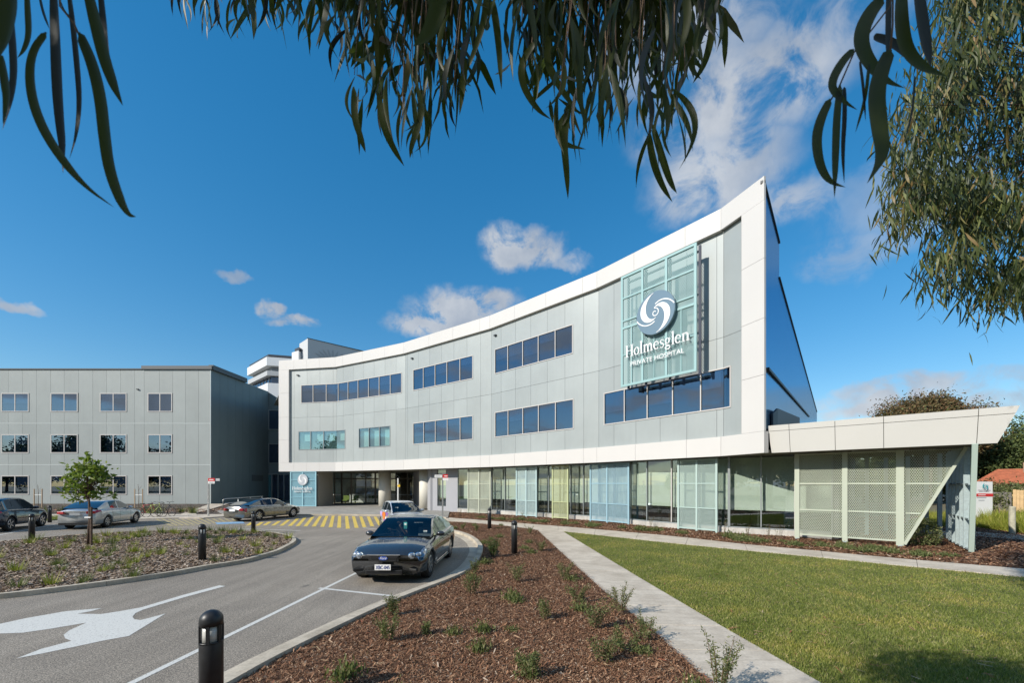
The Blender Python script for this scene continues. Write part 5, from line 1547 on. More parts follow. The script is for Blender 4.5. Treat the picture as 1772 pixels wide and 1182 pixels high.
M_PT = mat('plate_blue', (0.02, 0.05, 0.25), .5)
sedan = dict(wb=2.84, fo=.93, ro=1.18, W=1.87, wr=.335, sill=.19,
             top=[(-1.18, .98), (-1.0, 1.03), (-.45, 1.07), (.1, 1.07), (1.8, 1.0), (2.35, .985), (2.75, .93), (3.3, .86), (3.62, .78), (3.77, .70)],
             shoulder=[(-1.18, .88), (-.9, .96), (0, .98), (1.0, .955), (2.0, .93), (2.5, .90), (3.1, .83), (3.5, .74), (3.77, .64)],
             roof=[(-.62, 1.06), (-.1, 1.26), (.30, 1.38), (.75, 1.445), (1.15, 1.455), (1.6, 1.42), (1.9, 1.30), (2.3, 1.08), (2.52, .975)],
             ws_top=1.62, rw_top=.32, doors=(.40, 1.12, 2.12), side=((-.02, .28), (.34, 1.06), (1.14, 2.18)), mirror=1.98, handles=(.55, 1.28), dash=2.15,
             headlamp=(.52, (5, 6)), taillamp=(.30, (5, 6)), nose=.20)
# charcoal sedan coming towards the camera
sp1 = dict(sedan, wglass=M_CARGL, glass=M_CARGD, paint=car_paint('charcoal_car_paint', (0.062, 0.065, 0.068), .6, .22), mirrorm=car_paint('charcoal_car_paint', (0, 0, 0)), seatm=mat('grey_seat', (.22, .23, .24), .9))
CAR1 = make_car(sp1, (-2.87, 13.28), R(-90) - R(1.5), 'dark charcoal sedan facing the camera beside the curved kerb, driver inside', 'sedans and hatchbacks on the forecourt')
xfn = 2.84 + .93
# nose details
mb = MB()
for k in range(4): mb.box((xfn - .028, 0, .575 + k * .034), (.03, .66 - .03 * (3 - k), .012))
mb.build('grille_slat', mat('grille_grey', (.10, .10, .105), .3, metal=.8), CAR1, False, kind='stuff')
MB().box((xfn - .055, 0, .625), (.05, .70, .14)).build('grille', mat('grille_black', (.006, .006, .006), .6), CAR1, False, bevel=.01)
MB().beam((xfn - .055, -.38, .705), (xfn - .055, .38, .705), .05, .020).build('grille_bar', M_CHROME, CAR1, False)
MB().box((xfn - .085, 0, .30), (.10, .86, .10)).build('lower_intake', mat('grille_black', (.006, .006, .006)), CAR1, False, bevel=.01)
for k in range(3): MB().box((xfn - .032, 0, .27 + k * .032), (.02, .80, .010)).build('intake_slat', M_BLK, CAR1, False)
for s_ in (1, -1):
    MB().box((xfn - .20, s_ * .66, .33), (.10, .22, .075), rz=-s_ * .42).build('fog_recess', mat('grille_black', (.006, .006, .006)), CAR1, False, bevel=.02)
    for (x, y, r) in ((xfn - .23, .62, .07), (xfn - .335, .745, .062)):
        mb = MB(); mb.lathe([(r, -.04), (r * 1.06, .02), (r * .8, .035), (.001, .045)], (0, 0, 0), 18, 'X')
        o = mb.build('headlight_bulb', M_LENS, CAR1, False, smooth=True); o.location = (x + .07, s_ * y, .665); o.rotation_euler = (0, 0, s_ * .35)
        mb = MB(); mb.lathe([(r * 1.15, -.05), (r * 1.2, -.005), (r * 1.04, .012)], (0, 0, 0), 18, 'X'); o = mb.build('headlight_ring', M_CHROME, CAR1, False); o.location = (x + .07, s_ * y, .665); o.rotation_euler = (0, 0, s_ * .35)
ovc = (xfn + .002, 0, .632)
ring_ = [(ovc[0], ovc[1] + .105 * math.cos(R(a)), ovc[2] + .045 * math.sin(R(a))) for a in range(0, 360, 15)]
MB().plate(ring_, (1, 0, 0), .02).build('badge', mat('badge_blue', (.02, .07, .35), .25, coat=1), CAR1, False)
me = text_mesh('Ford', 'badge_text', 1, M_SIGNW, .01)
co = np.empty(len(me.vertices) * 3); me.vertices.foreach_get('co', co); co = co.reshape(-1, 3); s0 = .14 / (co[:, 0].max() - co[:, 0].min())
P = np.stack([np.full(len(co), xfn + .004) + co[:, 2] * .1, (co[:, 0] - (co[:, 0].max() + co[:, 0].min()) / 2) * s0 + co[:, 1] * s0 * .25, ovc[2] - .022 + co[:, 1] * s0], 1)
me.vertices.foreach_set('co', P.astype(np.float32).ravel()); me.update(); link(me, 'badge_text', CAR1, False)
plate_on(CAR1, (xfn + .03, 0, .43), (1, 0, 0), .37, .13, 'XBC-045', M_PT)
for s_ in (1, -1): MB().box((.0, s_ * .935 * .0 + s_ * .90, .27), (2.0, .03, .03)).build('side_moulding', M_CHROME, CAR1, False) if False else MB().beam((.42, s_ * .925, .235), (2.42, s_ * .925, .235), .02, .02).build('side_moulding', M_CHROME, CAR1, False)
MB().beam((2.3, -.62, 1.0), (2.3, -.05, 1.05), .02, .015).build('wiper', M_BLK, CAR1, False)
# pass tag hanging and stickers on the screen
MB().box((2.02, .02, 1.215), (.01, .09, .18)).build('hanging_permit', mat('permit_teal', (.10, .45, .42), .6), CAR1, False)
MB().box((2.022, .02, 1.25), (.012, .05, .04)).build('permit_top', M_SIGNW, CAR1, False)
MB().box((2.18, .60, 1.075), (.01, .10, .05)).build('registration_sticker', M_SIGNW, CAR1, False)
# steering wheel on the right-hand side (the car's right = photo left)
o = MB().tube([(0, .18 * math.cos(R(a)), .18 * math.sin(R(a))) for a in range(0, 361, 20)], .014, 6).build('steering_wheel', M_BLK, CAR1, False, smooth=True); o.location = (1.78, -.37, .90); o.rotation_euler = (0, R(-25), 0)

# driver
def skin_body(name, joints, edges, material, loc, rz, root_i=0, sub=2):
    me = bpy.data.meshes.new(name); me.from_pydata([j[0] for j in joints], edges, [])
    o = bpy.data.objects.new(name, me); COL.objects.link(o); o.location = loc; o.rotation_euler = (0, 0, rz)
    o.modifiers.new('skin', 'SKIN')
    for i, j in enumerate(joints):
        sv = me.skin_vertices[0].data[i]; sv.radius = (j[1], j[2] if len(j) > 2 else j[1]); sv.use_root = (i == root_i)
    s = o.modifiers.new('sub', 'SUBSURF'); s.levels = sub; s.render_levels = sub
    me.materials.append(material)
    return o


M_SKIN = mat('skin', (0.45, 0.26, 0.18), .6)
M_SHIRT = mat('navy_shirt', (0.035, 0.05, 0.10), .85)
M_HAIR = mat('dark_hair', (0.03, 0.02, 0.015), .8)
# built in the car's frame: x forward, driver's seat at y = -.37
J = [((1.22, -.37, .55), .15, .12), ((1.17, -.37, .78), .145, .11), ((1.15, -.37, 1.00), .15, .095), ((1.17, -.37, 1.10), .055), ((1.18, -.37, 1.17), .052), ((1.185, -.37, 1.25), .085, .075), ((1.18, -.37, 1.33), .075, .07),
     ((1.16, -.53, 1.02), .06), ((1.38, -.60, .86), .045), ((1.66, -.50, 1.00), .032), ((1.75, -.49, 1.06), .03),
     ((1.16, -.21, 1.02), .06), ((1.40, -.13, .90), .045), ((1.58, -.22, 1.12), .032), ((1.63, -.26, 1.20), .030),
     ((1.40, -.47, .55), .085), ((1.72, -.47, .60), .065), ((2.0, -.46, .36), .045), ((1.40, -.27, .55), .085), ((1.72, -.27, .60), .065), ((2.0, -.27, .36), .045)]
E_ = [(0, 1), (1, 2), (2, 3), (3, 4), (4, 5), (5, 6), (2, 7), (7, 8), (8, 9), (9, 10), (2, 11), (11, 12), (12, 13), (13, 14), (0, 15), (15, 16), (16, 17), (0, 18), (18, 19), (19, 20)]
PER = skin_body('person', J, E_, M_SKIN, CAR1.location, CAR1.rotation_euler[2])
tag(PER, 'driver in a navy shirt seated behind the windscreen of the charcoal sedan, hand raised', 'person')
for nm, js, es, mm in (('shirt', [((1.22, -.37, .52), .165, .135), ((1.17, -.37, .78), .16, .125), ((1.15, -.37, 1.00), .16, .11), ((1.16, -.53, 1.02), .075), ((1.30, -.575, .92), .06), ((1.16, -.21, 1.02), .075), ((1.30, -.16, .95), .06)], [(0, 1), (1, 2), (2, 3), (3, 4), (2, 5), (5, 6)], M_SHIRT),):
    o = skin_body(nm, js, es, mm, (0, 0, 0), 0, 1); o.parent = PER
bmm = bmesh.new(); bmesh.ops.create_icosphere(bmm, subdivisions=3, radius=.105)
bmesh.ops.delete(bmm, geom=[v for v in bmm.verts if v.co.x > .045 and v.co.z < .045 or v.co.z < -.05], context='VERTS')
me = bpy.data.meshes.new('hair'); bmm.to_mesh(me); bmm.free(); me.materials.append(M_HAIR); o = link(me, 'hair', PER, False); o.location = (1.17, -.37, 1.315)
for nm, pts, r, mm in (('nose', [(1.265, -.37, 1.30), (1.285, -.37, 1.27)], [.008, .014], M_SKIN),):
    o = MB().tube(pts, r, 8).build(nm, mm, PER, False, smooth=True)
for s_ in (-1, 1): MB().box((1.262, -.37 + s_ * .032, 1.31), (.012, .022, .010)).build('eye', M_HAIR, PER, False)
MB().box((1.262, -.37, 1.235), (.010, .045, .008)).build('mouth', mat('lips', (.30, .10, .09), .6), PER, False)
for (hx, hy, hz, dx, dz) in ((1.77, -.49, 1.08, .05, .035), (1.645, -.27, 1.225, .03, .06)):
    for k in range(4):
        y = hy - .033 + k * .022; L = (.85, 1.0, .95, .75)[k]
        MB().tube([(hx, y, hz), (hx + dx * L, y, hz + dz * L), (hx + dx * 1.6 * L, y, hz + dz * .9 * L)], [.010, .009, .007], 6).build('finger', M_SKIN, PER, False, smooth=True)
    MB().tube([(hx - .01, hy + .045, hz - .02), (hx + .02, hy + .07, hz + .01)], [.011, .009], 6).build('thumb', M_SKIN, PER, False, smooth=True)

silver = car_paint('silver_car_paint', (0.58, 0.60, 0.60), .65, .30)
sp2 = dict(sedan, wb=2.70, fo=.93, ro=1.0, W=1.78, wr=.32, paint=silver, glass=M_CARGD, seatm=M_SEAT,
           top=[(-1.0, 1.0), (-.85, 1.06), (-.5, 1.10), (.1, 1.10), (1.8, 1.0), (2.4, .97), (2.9, .88), (3.4, .78), (3.63, .68)],
           shoulder=[(-1.0, .90), (-.8, .98), (0, 1.0), (1.0, .97), (2.0, .93), (2.5, .89), (3.0, .82), (3.4, .73), (3.63, .63)],
           roof=[(-.72, 1.08), (-.2, 1.30), (.2, 1.42), (.7, 1.475), (1.1, 1.475), (1.55, 1.43), (1.9, 1.29), (2.3, 1.07), (2.55, .95)],
           ws_top=1.58, rw_top=.22, doors=(.38, 1.05, 2.05), side=((.30, 1.00), (1.08, 2.20)), mirror=1.95, handles=(.5, 1.2), dash=2.1, taillamp=(.42, (5, 6)), headlamp=(.6, (5, 6)))
a2 = math.atan2(.955, -.30)
CAR2 = make_car(sp2, (-22.72, 22.15), a2, 'silver sedan with red tail lights parked behind the young tree', 'sedans and hatchbacks on the forecourt')
plate_on(CAR2, (-1.03, 0, .80), (-1, 0, 0), .42, .13, None, M_PT, mat('plate_grey', (.45, .46, .46), .5))
MB().beam((-.955, -.45, .90), (-.955, .45, .90), .02, .035).build('boot_trim', M_CHROME, CAR2, False)
for s_ in (1, -1): MB().box((-.90, s_ * .60, .87), (.14, .34, .14), rz=-s_ * .30).build('tail_light', M_TAIL, CAR2, False, bevel=.02)
MB().box((-1.02, 0, .30), (.04, 1.3, .12)).build('bumper_insert', M_BLK, CAR2, False)
sp3 = dict(sedan, wb=2.91, fo=.90, ro=1.15, W=1.85, wr=.335, paint=car_paint('bronze_grey_car_paint', (0.26, 0.255, 0.235), .75, .26), glass=M_CARGD, chrome_line=True,
           top=[(-1.15, .93), (-.9, 1.0), (-.4, 1.04), (.1, 1.04), (1.8, .97), (2.4, .95), (3.0, .90), (3.5, .80), (3.81, .66)],
           shoulder=[(-1.15, .82), (-.8, .92), (0, .97), (1.0, .93), (2.0, .90), (2.5, .88), (3.1, .83), (3.5, .74), (3.81, .60)],
           roof=[(-.75, 1.02), (-.2, 1.22), (.25, 1.36), (.8, 1.425), (1.2, 1.425), (1.7, 1.38), (2.05, 1.24), (2.4, 1.04), (2.6, .96)],
           ws_top=1.72, rw_top=.30, doors=(.42, 1.15, 2.2), side=((.15, 1.10), (1.17, 2.25)), mirror=2.05, handles=(.55, 1.3), dash=2.2, taillamp=(.22, (4, 5)), nose=.10)
a3 = math.atan2(.95, .235)
CAR3 = make_car(sp3, (-17.0, 26.6), a3, 'bronze grey luxury sedan parked at the entrance near the blue sign', 'sedans and hatchbacks on the forecourt')
for s_ in (1, -1): MB().box((-1.045, s_ * .62, .76), (.12, .26, .16), rz=-s_ * .35).build('tail_light', M_TAIL, CAR3, False, bevel=.03)
plate_on(CAR3, (-1.14, 0, .72), (-1, 0, 0), .42, .13, None, M_PT)
sp4 = dict(sedan, name='car', wb=2.68, fo=.85, ro=.95, W=1.84, wr=.36, sill=.27, paint=car_paint('navy_grey_car_paint', (0.03, 0.036, 0.048), .6, .25), glass=M_CARGD,
           top=[(-.95, 1.02), (-.7, 1.08), (.1, 1.12), (1.8, 1.10), (2.3, 1.08), (2.8, 1.0), (3.25, .90), (3.53, .74)],
           shoulder=[(-.95, .98), (-.6, 1.05), (0, 1.08), (1.0, 1.06), (2.0, 1.02), (2.5, .98), (3.0, .92), (3.3, .82), (3.53, .70)],
           roof=[(-.88, 1.10), (-.65, 1.42), (-.3, 1.60), (.4, 1.67), (1.0, 1.67), (1.5, 1.62), (1.85, 1.46), (2.25, 1.20), (2.5, 1.06)],
           ws_top=1.52, rw_top=-.40, doors=(.38, 1.05, 2.05), side=((-.45, .28), (.34, 1.0), (1.08, 2.2)), mirror=1.9, handles=(.5, 1.2), dash=2.1, spokes=5, tail=.05)
a4 = math.atan2(.90, -.43)
CAR4 = make_car(sp4, (-25.75, 20.2), a4, 'dark navy grey station car cut by the left picture edge', 'sedans and hatchbacks on the forecourt')
sp5 = dict(sedan, wb=2.55, fo=.82, ro=.62, W=1.70, wr=.30, paint=car_paint('silver_white_car_paint', (0.60, 0.61, 0.62), .5, .3), wglass=M_CARGL, glass=M_CARGD,
           top=[(-.62, 1.0), (.1, 1.03), (1.7, 1.0), (2.1, .98), (2.6, .90), (3.1, .78), (3.37, .66)], shoulder=[(-.62, .92), (0, .98), (1.0, .96), (2.0, .92), (2.6, .84), (3.1, .72), (3.37, .60)],
           roof=[(-.6, 1.05), (-.42, 1.25), (-.1, 1.42), (.5, 1.48), (1.0, 1.47), (1.4, 1.40), (1.8, 1.22), (2.2, 1.02), (2.35, .96)],
           ws_top=1.36, rw_top=-.15, doors=(.35, .95, 1.95), side=((-.05, .28), (.33, .92), (.98, 1.95)), mirror=1.8, handles=(.5, 1.1), dash=1.95)
a5 = math.atan2(-.86, .50)
CAR5 = make_car(sp5, (-6.35, 22.6), a5, 'small silver hatchback with orange and purple livery behind the charcoal sedan', 'sedans and hatchbacks on the forecourt')
for s_ in (-1,):
    for (x, z, r, mm) in ((.9, .72, .30, mat('livery_orange', (.80, .20, .03), .4)), (1.45, .84, .22, mat('livery_purple', (.24, .12, .45), .4)), (.30, .80, .24, mat('livery_lilac', (.50, .38, .70), .4)), (1.05, .42, .20, mat('livery_purple', (.24, .12, .45), .4)), (1.9, .60, .20, mat('livery_orange', (.80, .20, .03), .4)), (1.3, .62, .09, M_SIGNW)):
        pts = [(x + r * math.cos(R(a)) * (1 + .2 * math.sin(R(3 * a))), s_ * (.858 - (.02 if z > .8 else 0)), z + r * .7 * math.sin(R(a))) for a in range(0, 360, 20)]
        pts = [(p[0], p[1], min(max(p[2], .24), .90)) for p in pts]
        MB().plate(pts, (0, s_, 0), .012).build('livery_decal', mm, CAR5, False)
# distant white car glimpsed under the canopy
spw = dict(sp2, paint=car_paint('white_car_paint', (.75, .76, .77), .1, .3)); X, Y = AT(1632, 55); make_car(spw, (X - 1, Y), R(10), 'far white car glimpsed between the steel posts under the canopy', None)

# ---------------------------------------------------------------- bollards
def bollard_proto():
    root = empty('bollard_light', (0, 0, 0)); r = .098
    MB().lathe([(r, 0), (r, .80), (r * .99, .803)], n=28).build('post', M_BLACK, root, False, smooth=False)
    MB().lathe([(r * .80, .80), (r * .80, .965)], n=20).build('diffuser', M_LAMP, root, False, smooth=True)
    for k in range(6):
        a = R(60 * k + 20); MB().box((math.cos(a) * r * .93, math.sin(a) * r * .93, .883), (.016, .028, .168), a).build('lamp_bar', M_BLACK, root, False)
    MB().lathe([(r, .795), (r, .812)], n=28).build('collar', M_BLACK, root, False)
    prof = [(r, .96), (r, 1.005)] + [(r * math.cos(R(a)), 1.005 + .098 * math.sin(R(a))) for a in range(8, 90, 9)] + [(.001, 1.103)]
    MB().lathe(prof, n=28).build('dome_cap', M_BLACK, root, False, smooth=True)
    for o in root.children:
        if o.name.startswith(('post', 'collar')):
            for p in o.data.polygons: p.use_smooth = len(p.vertices) == 4
    return root


bp = bollard_proto()
bl = [((-2.86, 3.93, .05), 1.0, 'closest black bollard light, cut by the bottom of the picture'), ((*G(350, 976), .07), 1.0, 'black bollard light at the front edge of the mulched island'),
      ((*G(438.5, 925), .07), .92, 'black bollard light near the tip of the island below the bronze car'), ((*G(55, 937), .05), .98, 'black bollard light at the island rear in front of the navy car'),
      ((*G(86, 906), .05), .92, 'black bollard light on the kerb left of the silver sedan'), ((*G(847, 917.5), .05), .98, 'black bollard light farther back on the bark bed beside the sedan'), ((*G(890, 961.5), .05), 1.0, 'black bollard light on the bark bed right of the sedan')]
for i, (p, s_, lab) in enumerate(bl):
    o = bp if i == 0 else copy_tree(bp)
    o.location = p; o.scale = (s_, s_, s_); o.rotation_euler = (0, 0, .5 + i * .37); tag(o, lab, 'bollard', 'black bollard lights along the drive')

# ---------------------------------------------------------------- direction signs, bay sign, entry sign
def finger_sign(px, Y, ztop, label, right):
    X, _ = AT(px, Y)
    root = empty('direction_sign', (X, Y, .1), label=label, cat='sign')
    MB().box((X, Y, ztop / 2 + .05), (.09, .07, ztop - .05)).build('post', M_STEEL, root)
    s_ = 1
    MB().box((X + (.37 if right else -.36), Y - .05, ztop - .13), (.62, .03, .30)).build('red_blade', M_SIGNR, root)
    MB().box((X + (.37 if right else .30) + (.02 if right else 0), Y - .05, ztop - .43), (.66, .03, .26)).build('white_blade', M_SIGNW, root)
    MB().box((X - .52 if right else X + .55, Y - .05, ztop - .13), (.95 if right else .8, .03, .26)).build('white_blade', M_SIGNW if right else mat('sign_pale_grey', (.6, .6, .6), .5), root)
    return root


D1 = finger_sign(360, 26.6, 3.0, 'finger sign post with red and white blades at the ramp path corner', True) if False else None
X, Y = AT(360.5, 29.5)
ds = empty('direction_sign', (X, Y, 0), label='finger sign on a grey post at the grey building corner by the ramp path', cat='sign')
pm = F / Y; zz_ = lambda y: HC + (YH - y) / pm
MB().box((X, Y, zz_(828) / 2), (.10, .08, zz_(828))).build('post', M_STEEL, ds)
MB().box((X + .27, Y - .06, zz_(830.5)), (.46, .03, .22)).build('red_blade', M_SIGNR, ds)
MB().box((X + .27, Y - .06, zz_(835.2)), (.46, .03, .17)).build('white_blade', M_SIGNW, ds)
MB().box((X + .66, Y - .02, zz_(830.5)), (.34, .03, .18)).build('grey_blade', mat('sign_pale_grey', (.5, .5, .5), .5), ds)
for (c, z, m_) in ((X + .27, 830.5, M_SIGNW), (X + .27, 835.2, M_TXTG)):
    place_text('Main Entrance' if z < 832 else 'Reception', 'lettering', m_, (c - .18, Y - .078, zz_(z) - .04), Vector((1, 0, 0)), Vector((0, 0, 1)), Vector((0, -1, 0)), .36, ds, .003, .07) if False else MB().box((c, Y - .077, zz_(z)), (.30, .004, .05)).build('lettering', m_, ds)
X, Y = AT(766, 29.3); pm = F / Y
ds = empty('direction_sign', (X, Y, 0), label='finger sign on a grey post beside the right round column', cat='sign')
MB().box((X, Y, zz_(822) / 2), (.10, .08, zz_(822))).build('post', M_STEEL, ds)
MB().box((X + .20, Y - .06, zz_(824.3)), (.36, .03, .25)).build('red_blade', M_SIGNR, ds)
MB().box((X + .22, Y - .06, zz_(829.6)), (.40, .03, .18)).build('white_blade', M_SIGNW, ds)
MB().box((X - .30, Y - .04, zz_(824.5)), (.52, .03, .20)).build('white_blade', M_SIGNW, ds)
MB().box((X + .24, Y - .078, zz_(824.3)), (.22, .004, .06)).build('lettering', M_SIGNW, ds)
MB().box((X - .32, Y - .058, zz_(824.5)), (.36, .004, .05)).build('lettering', M_TXTG, ds)
X, Y = AT(688.6, 38); pm = F / Y
ds = empty('warning_sign', (X, Y, .1), label='thin white post with a small yellow disc between the round columns', cat='sign')
MB().box((X, Y, zz_(828) / 2 + .05), (.10, .06, zz_(828) - .1)).build('post', M_SIGNW, ds)
MB().lathe([(.13, -.01), (.13, .01)], (X + .10, Y - .06, zz_(843)), 20, 'Y').build('yellow_disc', mat('sign_yellow', (.8, .50, .02), .5), ds)
# white entry sign at the right
X0, Y0 = AT(1685.5, 24.0); X1, Y1 = AT(1715.5, 24.0); pm = F / 24.0
es = empty('entry_sign', ((X0 + X1) / 2, 24, 0), label='white entry sign with a teal swirl and a red band in yellow tussock grass', cat='sign')
zt, zb0 = zz_(834), .1; xc = (X0 + X1) / 2; ws = X1 - X0
MB().box((xc, 24, (zt + zb0) / 2), (ws, .14, zt - zb0)).build('sign_board', M_SIGNW, es, bevel=.01)
MB().box((xc, 23.925, zz_(857)), (ws + .01, .02, .17)).build('red_band', M_SIGNR, es)
fr_ = (Vector((xc - .02, 23.915, zz_(842.2))), Vector((1, 0, 0)), Vector((0, 0, 1)), Vector((0, -1, 0)))
mbx = MB()
emblem(fr_, .20, M_TEAL, M_TEAL, es, disc=False)
place_text('Holmesglen', 'lettering', M_TXTG, (xc - .36, 23.92, zz_(849.6)), Vector((1, 0, 0)), Vector((0, 0, 1)), Vector((0, -1, 0)), .72, es, .003, .07)
place_text('PRIVATE HOSPITAL', 'lettering', M_TXTG, (xc - .30, 23.92, zz_(851.8)), Vector((1, 0, 0)), Vector((0, 0, 1)), Vector((0, -1, 0)), .60, es, .003, .04)
for (z, w, m_) in ((857, .42, M_SIGNW), (861.8, .55, M_TXTG), (866.2, .34, M_TXTG)):
    MB().box((xc - .15 - (.42 - w) * -.5 * 0, 23.908 if z < 858 else 23.925, zz_(z)), (w, .006, .035)).build('lettering', m_, es)
tp = AT(1751.5, 19.0); o = MB().lathe([(.11, 0), (.11, 1.28), (.09, 1.32), (.001, 1.33)], (tp[0], 19.0, 0), 16).build('timber_post', mat('weathered_timber', (.44, .42, .32), .9, var=.2, vscale=6), None, smooth=False)
tag(o, 'pale round timber post by the path right of the entry sign', 'post')

# ---------------------------------------------------------------- bicycles, handrail
def bicycle(loc, ang, label, col, far=False):
    root = empty('bicycle', loc, ang, label, 'bicycle', 'bicycles parked before the grey ward block')
    mm = mat('bike_' + str(col), col, .4, metal=.3); r = .33
    for x in (0, 1.02):
        w = MB().tube([(x + r * math.cos(R(a)), 0, r + r * math.sin(R(a))) for a in range(0, 361, 15)], .017, 6, False).build('wheel', M_TYRE, root, False, smooth=True)
        mb = MB()
        for k in range(9): a = R(40 * k); mb.tube([(x, 0, r), (x + r * math.cos(a), 0, r + r * math.sin(a))], .003, 3)
        mb.build('spokes', M_STEEL, w, False)
    for a, b, t in (((0, 0, r), (.40, 0, .30), .012), ((0, 0, r), (.30, 0, .80), .010), ((.40, 0, .30), (.28, 0, .90), .018), ((.40, 0, .30), (.86, 0, .78), .02), ((.29, 0, .82), (.84, 0, .86), .018), ((.83, 0, .98), (.90, 0, .66), .018), ((.90, 0, .66), (1.02, 0, r), .014)):
        MB().tube([a, b], t, 6).build('frame_tube', mm, root, False, smooth=True)
    MB().box((.25, 0, .93), (.26, .13, .05)).build('saddle', M_BLK, root, False, bevel=.02)
    MB().tube([(.93, -.27, 1.02), (.86, -.2, 1.04), (.83, 0, 1.0), (.86, .2, 1.04), (.93, .27, 1.02)], .014, 6).build('handlebar', M_BLK, root, False, smooth=True)
    return root


X, Y = G(262, 897); bicycle((X - .45, Y + .1, .06), R(6), 'bicycle with yellow green frame standing left of its twin behind the silver sedan', (.35, .42, .12))
X, Y = G(280, 895.5); bicycle((X - .35, Y + .2, .06), R(-8), 'bicycle with dark frame standing nearest the ramp path', (.05, .06, .06))
X, Y = AT(247, 28.5); bicycle((X - .3, Y, .06), R(12), 'bicycle with red frame half hidden by the silver sedan nose', (.40, .05, .06))
hx0, hy0 = AT(386, 37.0); hx1, hy1 = AT(408, 41.0)
hr = empty('handrail', (hx0, hy0, .15), label='bent steel handrail beside the ramp behind the bronze car', cat='railing')
q = (1, 0)
for zz2 in (1.02, .62):
    MB().tube([(hx0, hy0, .2), (hx0, hy0, zz2 - .08), (hx0 + .15, hy0 + .1, zz2), (hx0 + 2.0, hy0 + 2.6, zz2 + .16)], .03, 8).build('rail', M_STEEL, hr, smooth=True)
for k in (1, 2, 3): MB().tube([(hx0 + .15 + .6 * k, hy0 + .1 + .82 * k, .15), (hx0 + .15 + .6 * k, hy0 + .1 + .82 * k, 1.02 + .05 * k)], .025, 8).build('post', M_STEEL, hr, smooth=True)
# ---------------------------------------------------------------- bark chips, grass blades
rng = np.random.default_rng(3)


def chips(name, P, z, L, Wc, m, label, cat, tiltm=.5):
    n = len(P); a = rng.random(n) * 6.283; l = L * (.5 + rng.random(n)); w = Wc * (.5 + rng.random(n)); t = (rng.random(n) - .5) * tiltm * 2; r = (rng.random(n) - .5) * tiltm * 2
    ux, uy, uz = np.cos(a) * np.cos(t), np.sin(a) * np.cos(t), np.sin(t)
    vx, vy, vz = -np.sin(a) * np.cos(r), np.cos(a) * np.cos(r), np.sin(r)
    C = np.stack([P[:, 0], P[:, 1], z + rng.random(n) * .02 + np.abs(uz) * l * .4], 1)
    U = np.stack([ux, uy, uz], 1) * l[:, None] / 2; Vv = np.stack([vx, vy, vz], 1) * w[:, None] / 2
    V = np.stack([C - U - Vv * .6, C + U * .8 - Vv, C + U + Vv * .5, C - U * .7 + Vv], 1).reshape(-1, 3)
    Fq = np.arange(n * 4).reshape(-1, 4)
    return tag(link(npmesh(name, V, Fq, m), name), label, cat, kind='stuff')


def dens_pts(poly, n_try, ymin, falloff):
    """points in a polygon, denser close to the camera"""
    a = np.array(poly); lo, hi = a.min(0), a.max(0); hi = np.minimum(hi, (30, 45)); lo = np.maximum(lo, (-40, -3))
    P = lo + rng.random((n_try, 2)) * (hi - lo)
    d = np.hypot(P[:, 0], P[:, 1]); keep = rng.random(n_try) < np.minimum(1, (ymin / np.maximum(d, .1)) ** falloff)
    vis = (P[:, 1] > 3.2) & (np.abs(P[:, 0]) < P[:, 1] * 1.30 + .6)
    P = P[keep & vis]; return P[inpoly(P, poly)]


bedRn = [p for p in bedR]
P = dens_pts(bedRn, 1500000, 5.0, 1.5); P = P + rng.normal(size=P.shape) * .035
chips('bark_mulch', P, .058, .042, .009, M_CHIP, 'red brown bark mulch covering the bed between road and footpath', 'mulch')
P = dens_pts(bedRn, 24000, 6.0, 1.2)
chips('bark_chunks', P, .06, .08, .018, M_CHIP, 'larger bark pieces lying on the bed between road and footpath', 'mulch', .7)
P = dens_pts(bedB, 500000, 14, 1.0)
chips('bark_mulch', P, .042, .10, .03, M_CHIP, 'dark bark mulch along the foot of the building', 'mulch', .4)
P = dens_pts(islI, 340000, 12, 1.0)
chips('grey_mulch', P, .078, .10, .04, M_CHIPG, 'weathered grey bark mulch on the kerbed island', 'mulch', .4)


def blades(name, P, z, h, w, m, label, cat, lean=.5, kind='stuff'):
    n = len(P); a = rng.random(n) * 6.283; hh_ = h * (.5 + rng.random(n)); ln = lean * rng.random(n) * hh_; b = rng.random(n) * 6.283
    B = np.stack([P[:, 0], P[:, 1], np.full(n, z) if np.isscalar(z) else z], 1); U = np.stack([np.cos(a), np.sin(a), np.zeros(n)], 1) * (w * (.6 + .8 * rng.random(n)))[:, None] / 2
    T = B + np.stack([np.cos(b) * ln, np.sin(b) * ln, hh_], 1)
    V = np.stack([B - U, B + U, T], 1).reshape(-1, 3); Fq = np.arange(n * 3).reshape(-1, 3)
    return tag(link(npmesh(name, V, Fq, m), name), label, cat, kind=kind)


P = dens_pts(lawnP, 1700000, 7.0, 1.5); P = P + rng.normal(size=P.shape) * .028
scale_h = .03
blades('lawn_grass', P, .025, .040, .012, M_BLADE, 'short mown green lawn between the two footpaths', 'grass', 1.1)
# fallen gum leaves on the lawn
P = dens_pts(lawnP, 2600, 8, 1.0)
chips('fallen_leaves', P, .058, .10, .014, islandmat('fallen_leaf', [(0, (.32, .10, .05)), (.6, (.36, .22, .12)), (1, (.45, .36, .22))]), 'dry fallen leaves scattered on the lawn', 'leaves', .2)
P = dens_pts(bedRn, 1500, 8, 1.0)
chips('fallen_leaves', P, .09, .10, .014, islandmat('fallen_leaf', []) if False else MATS['fallen_leaf'], 'dry pale leaves and twigs lying on the bark bed', 'leaves', .3)


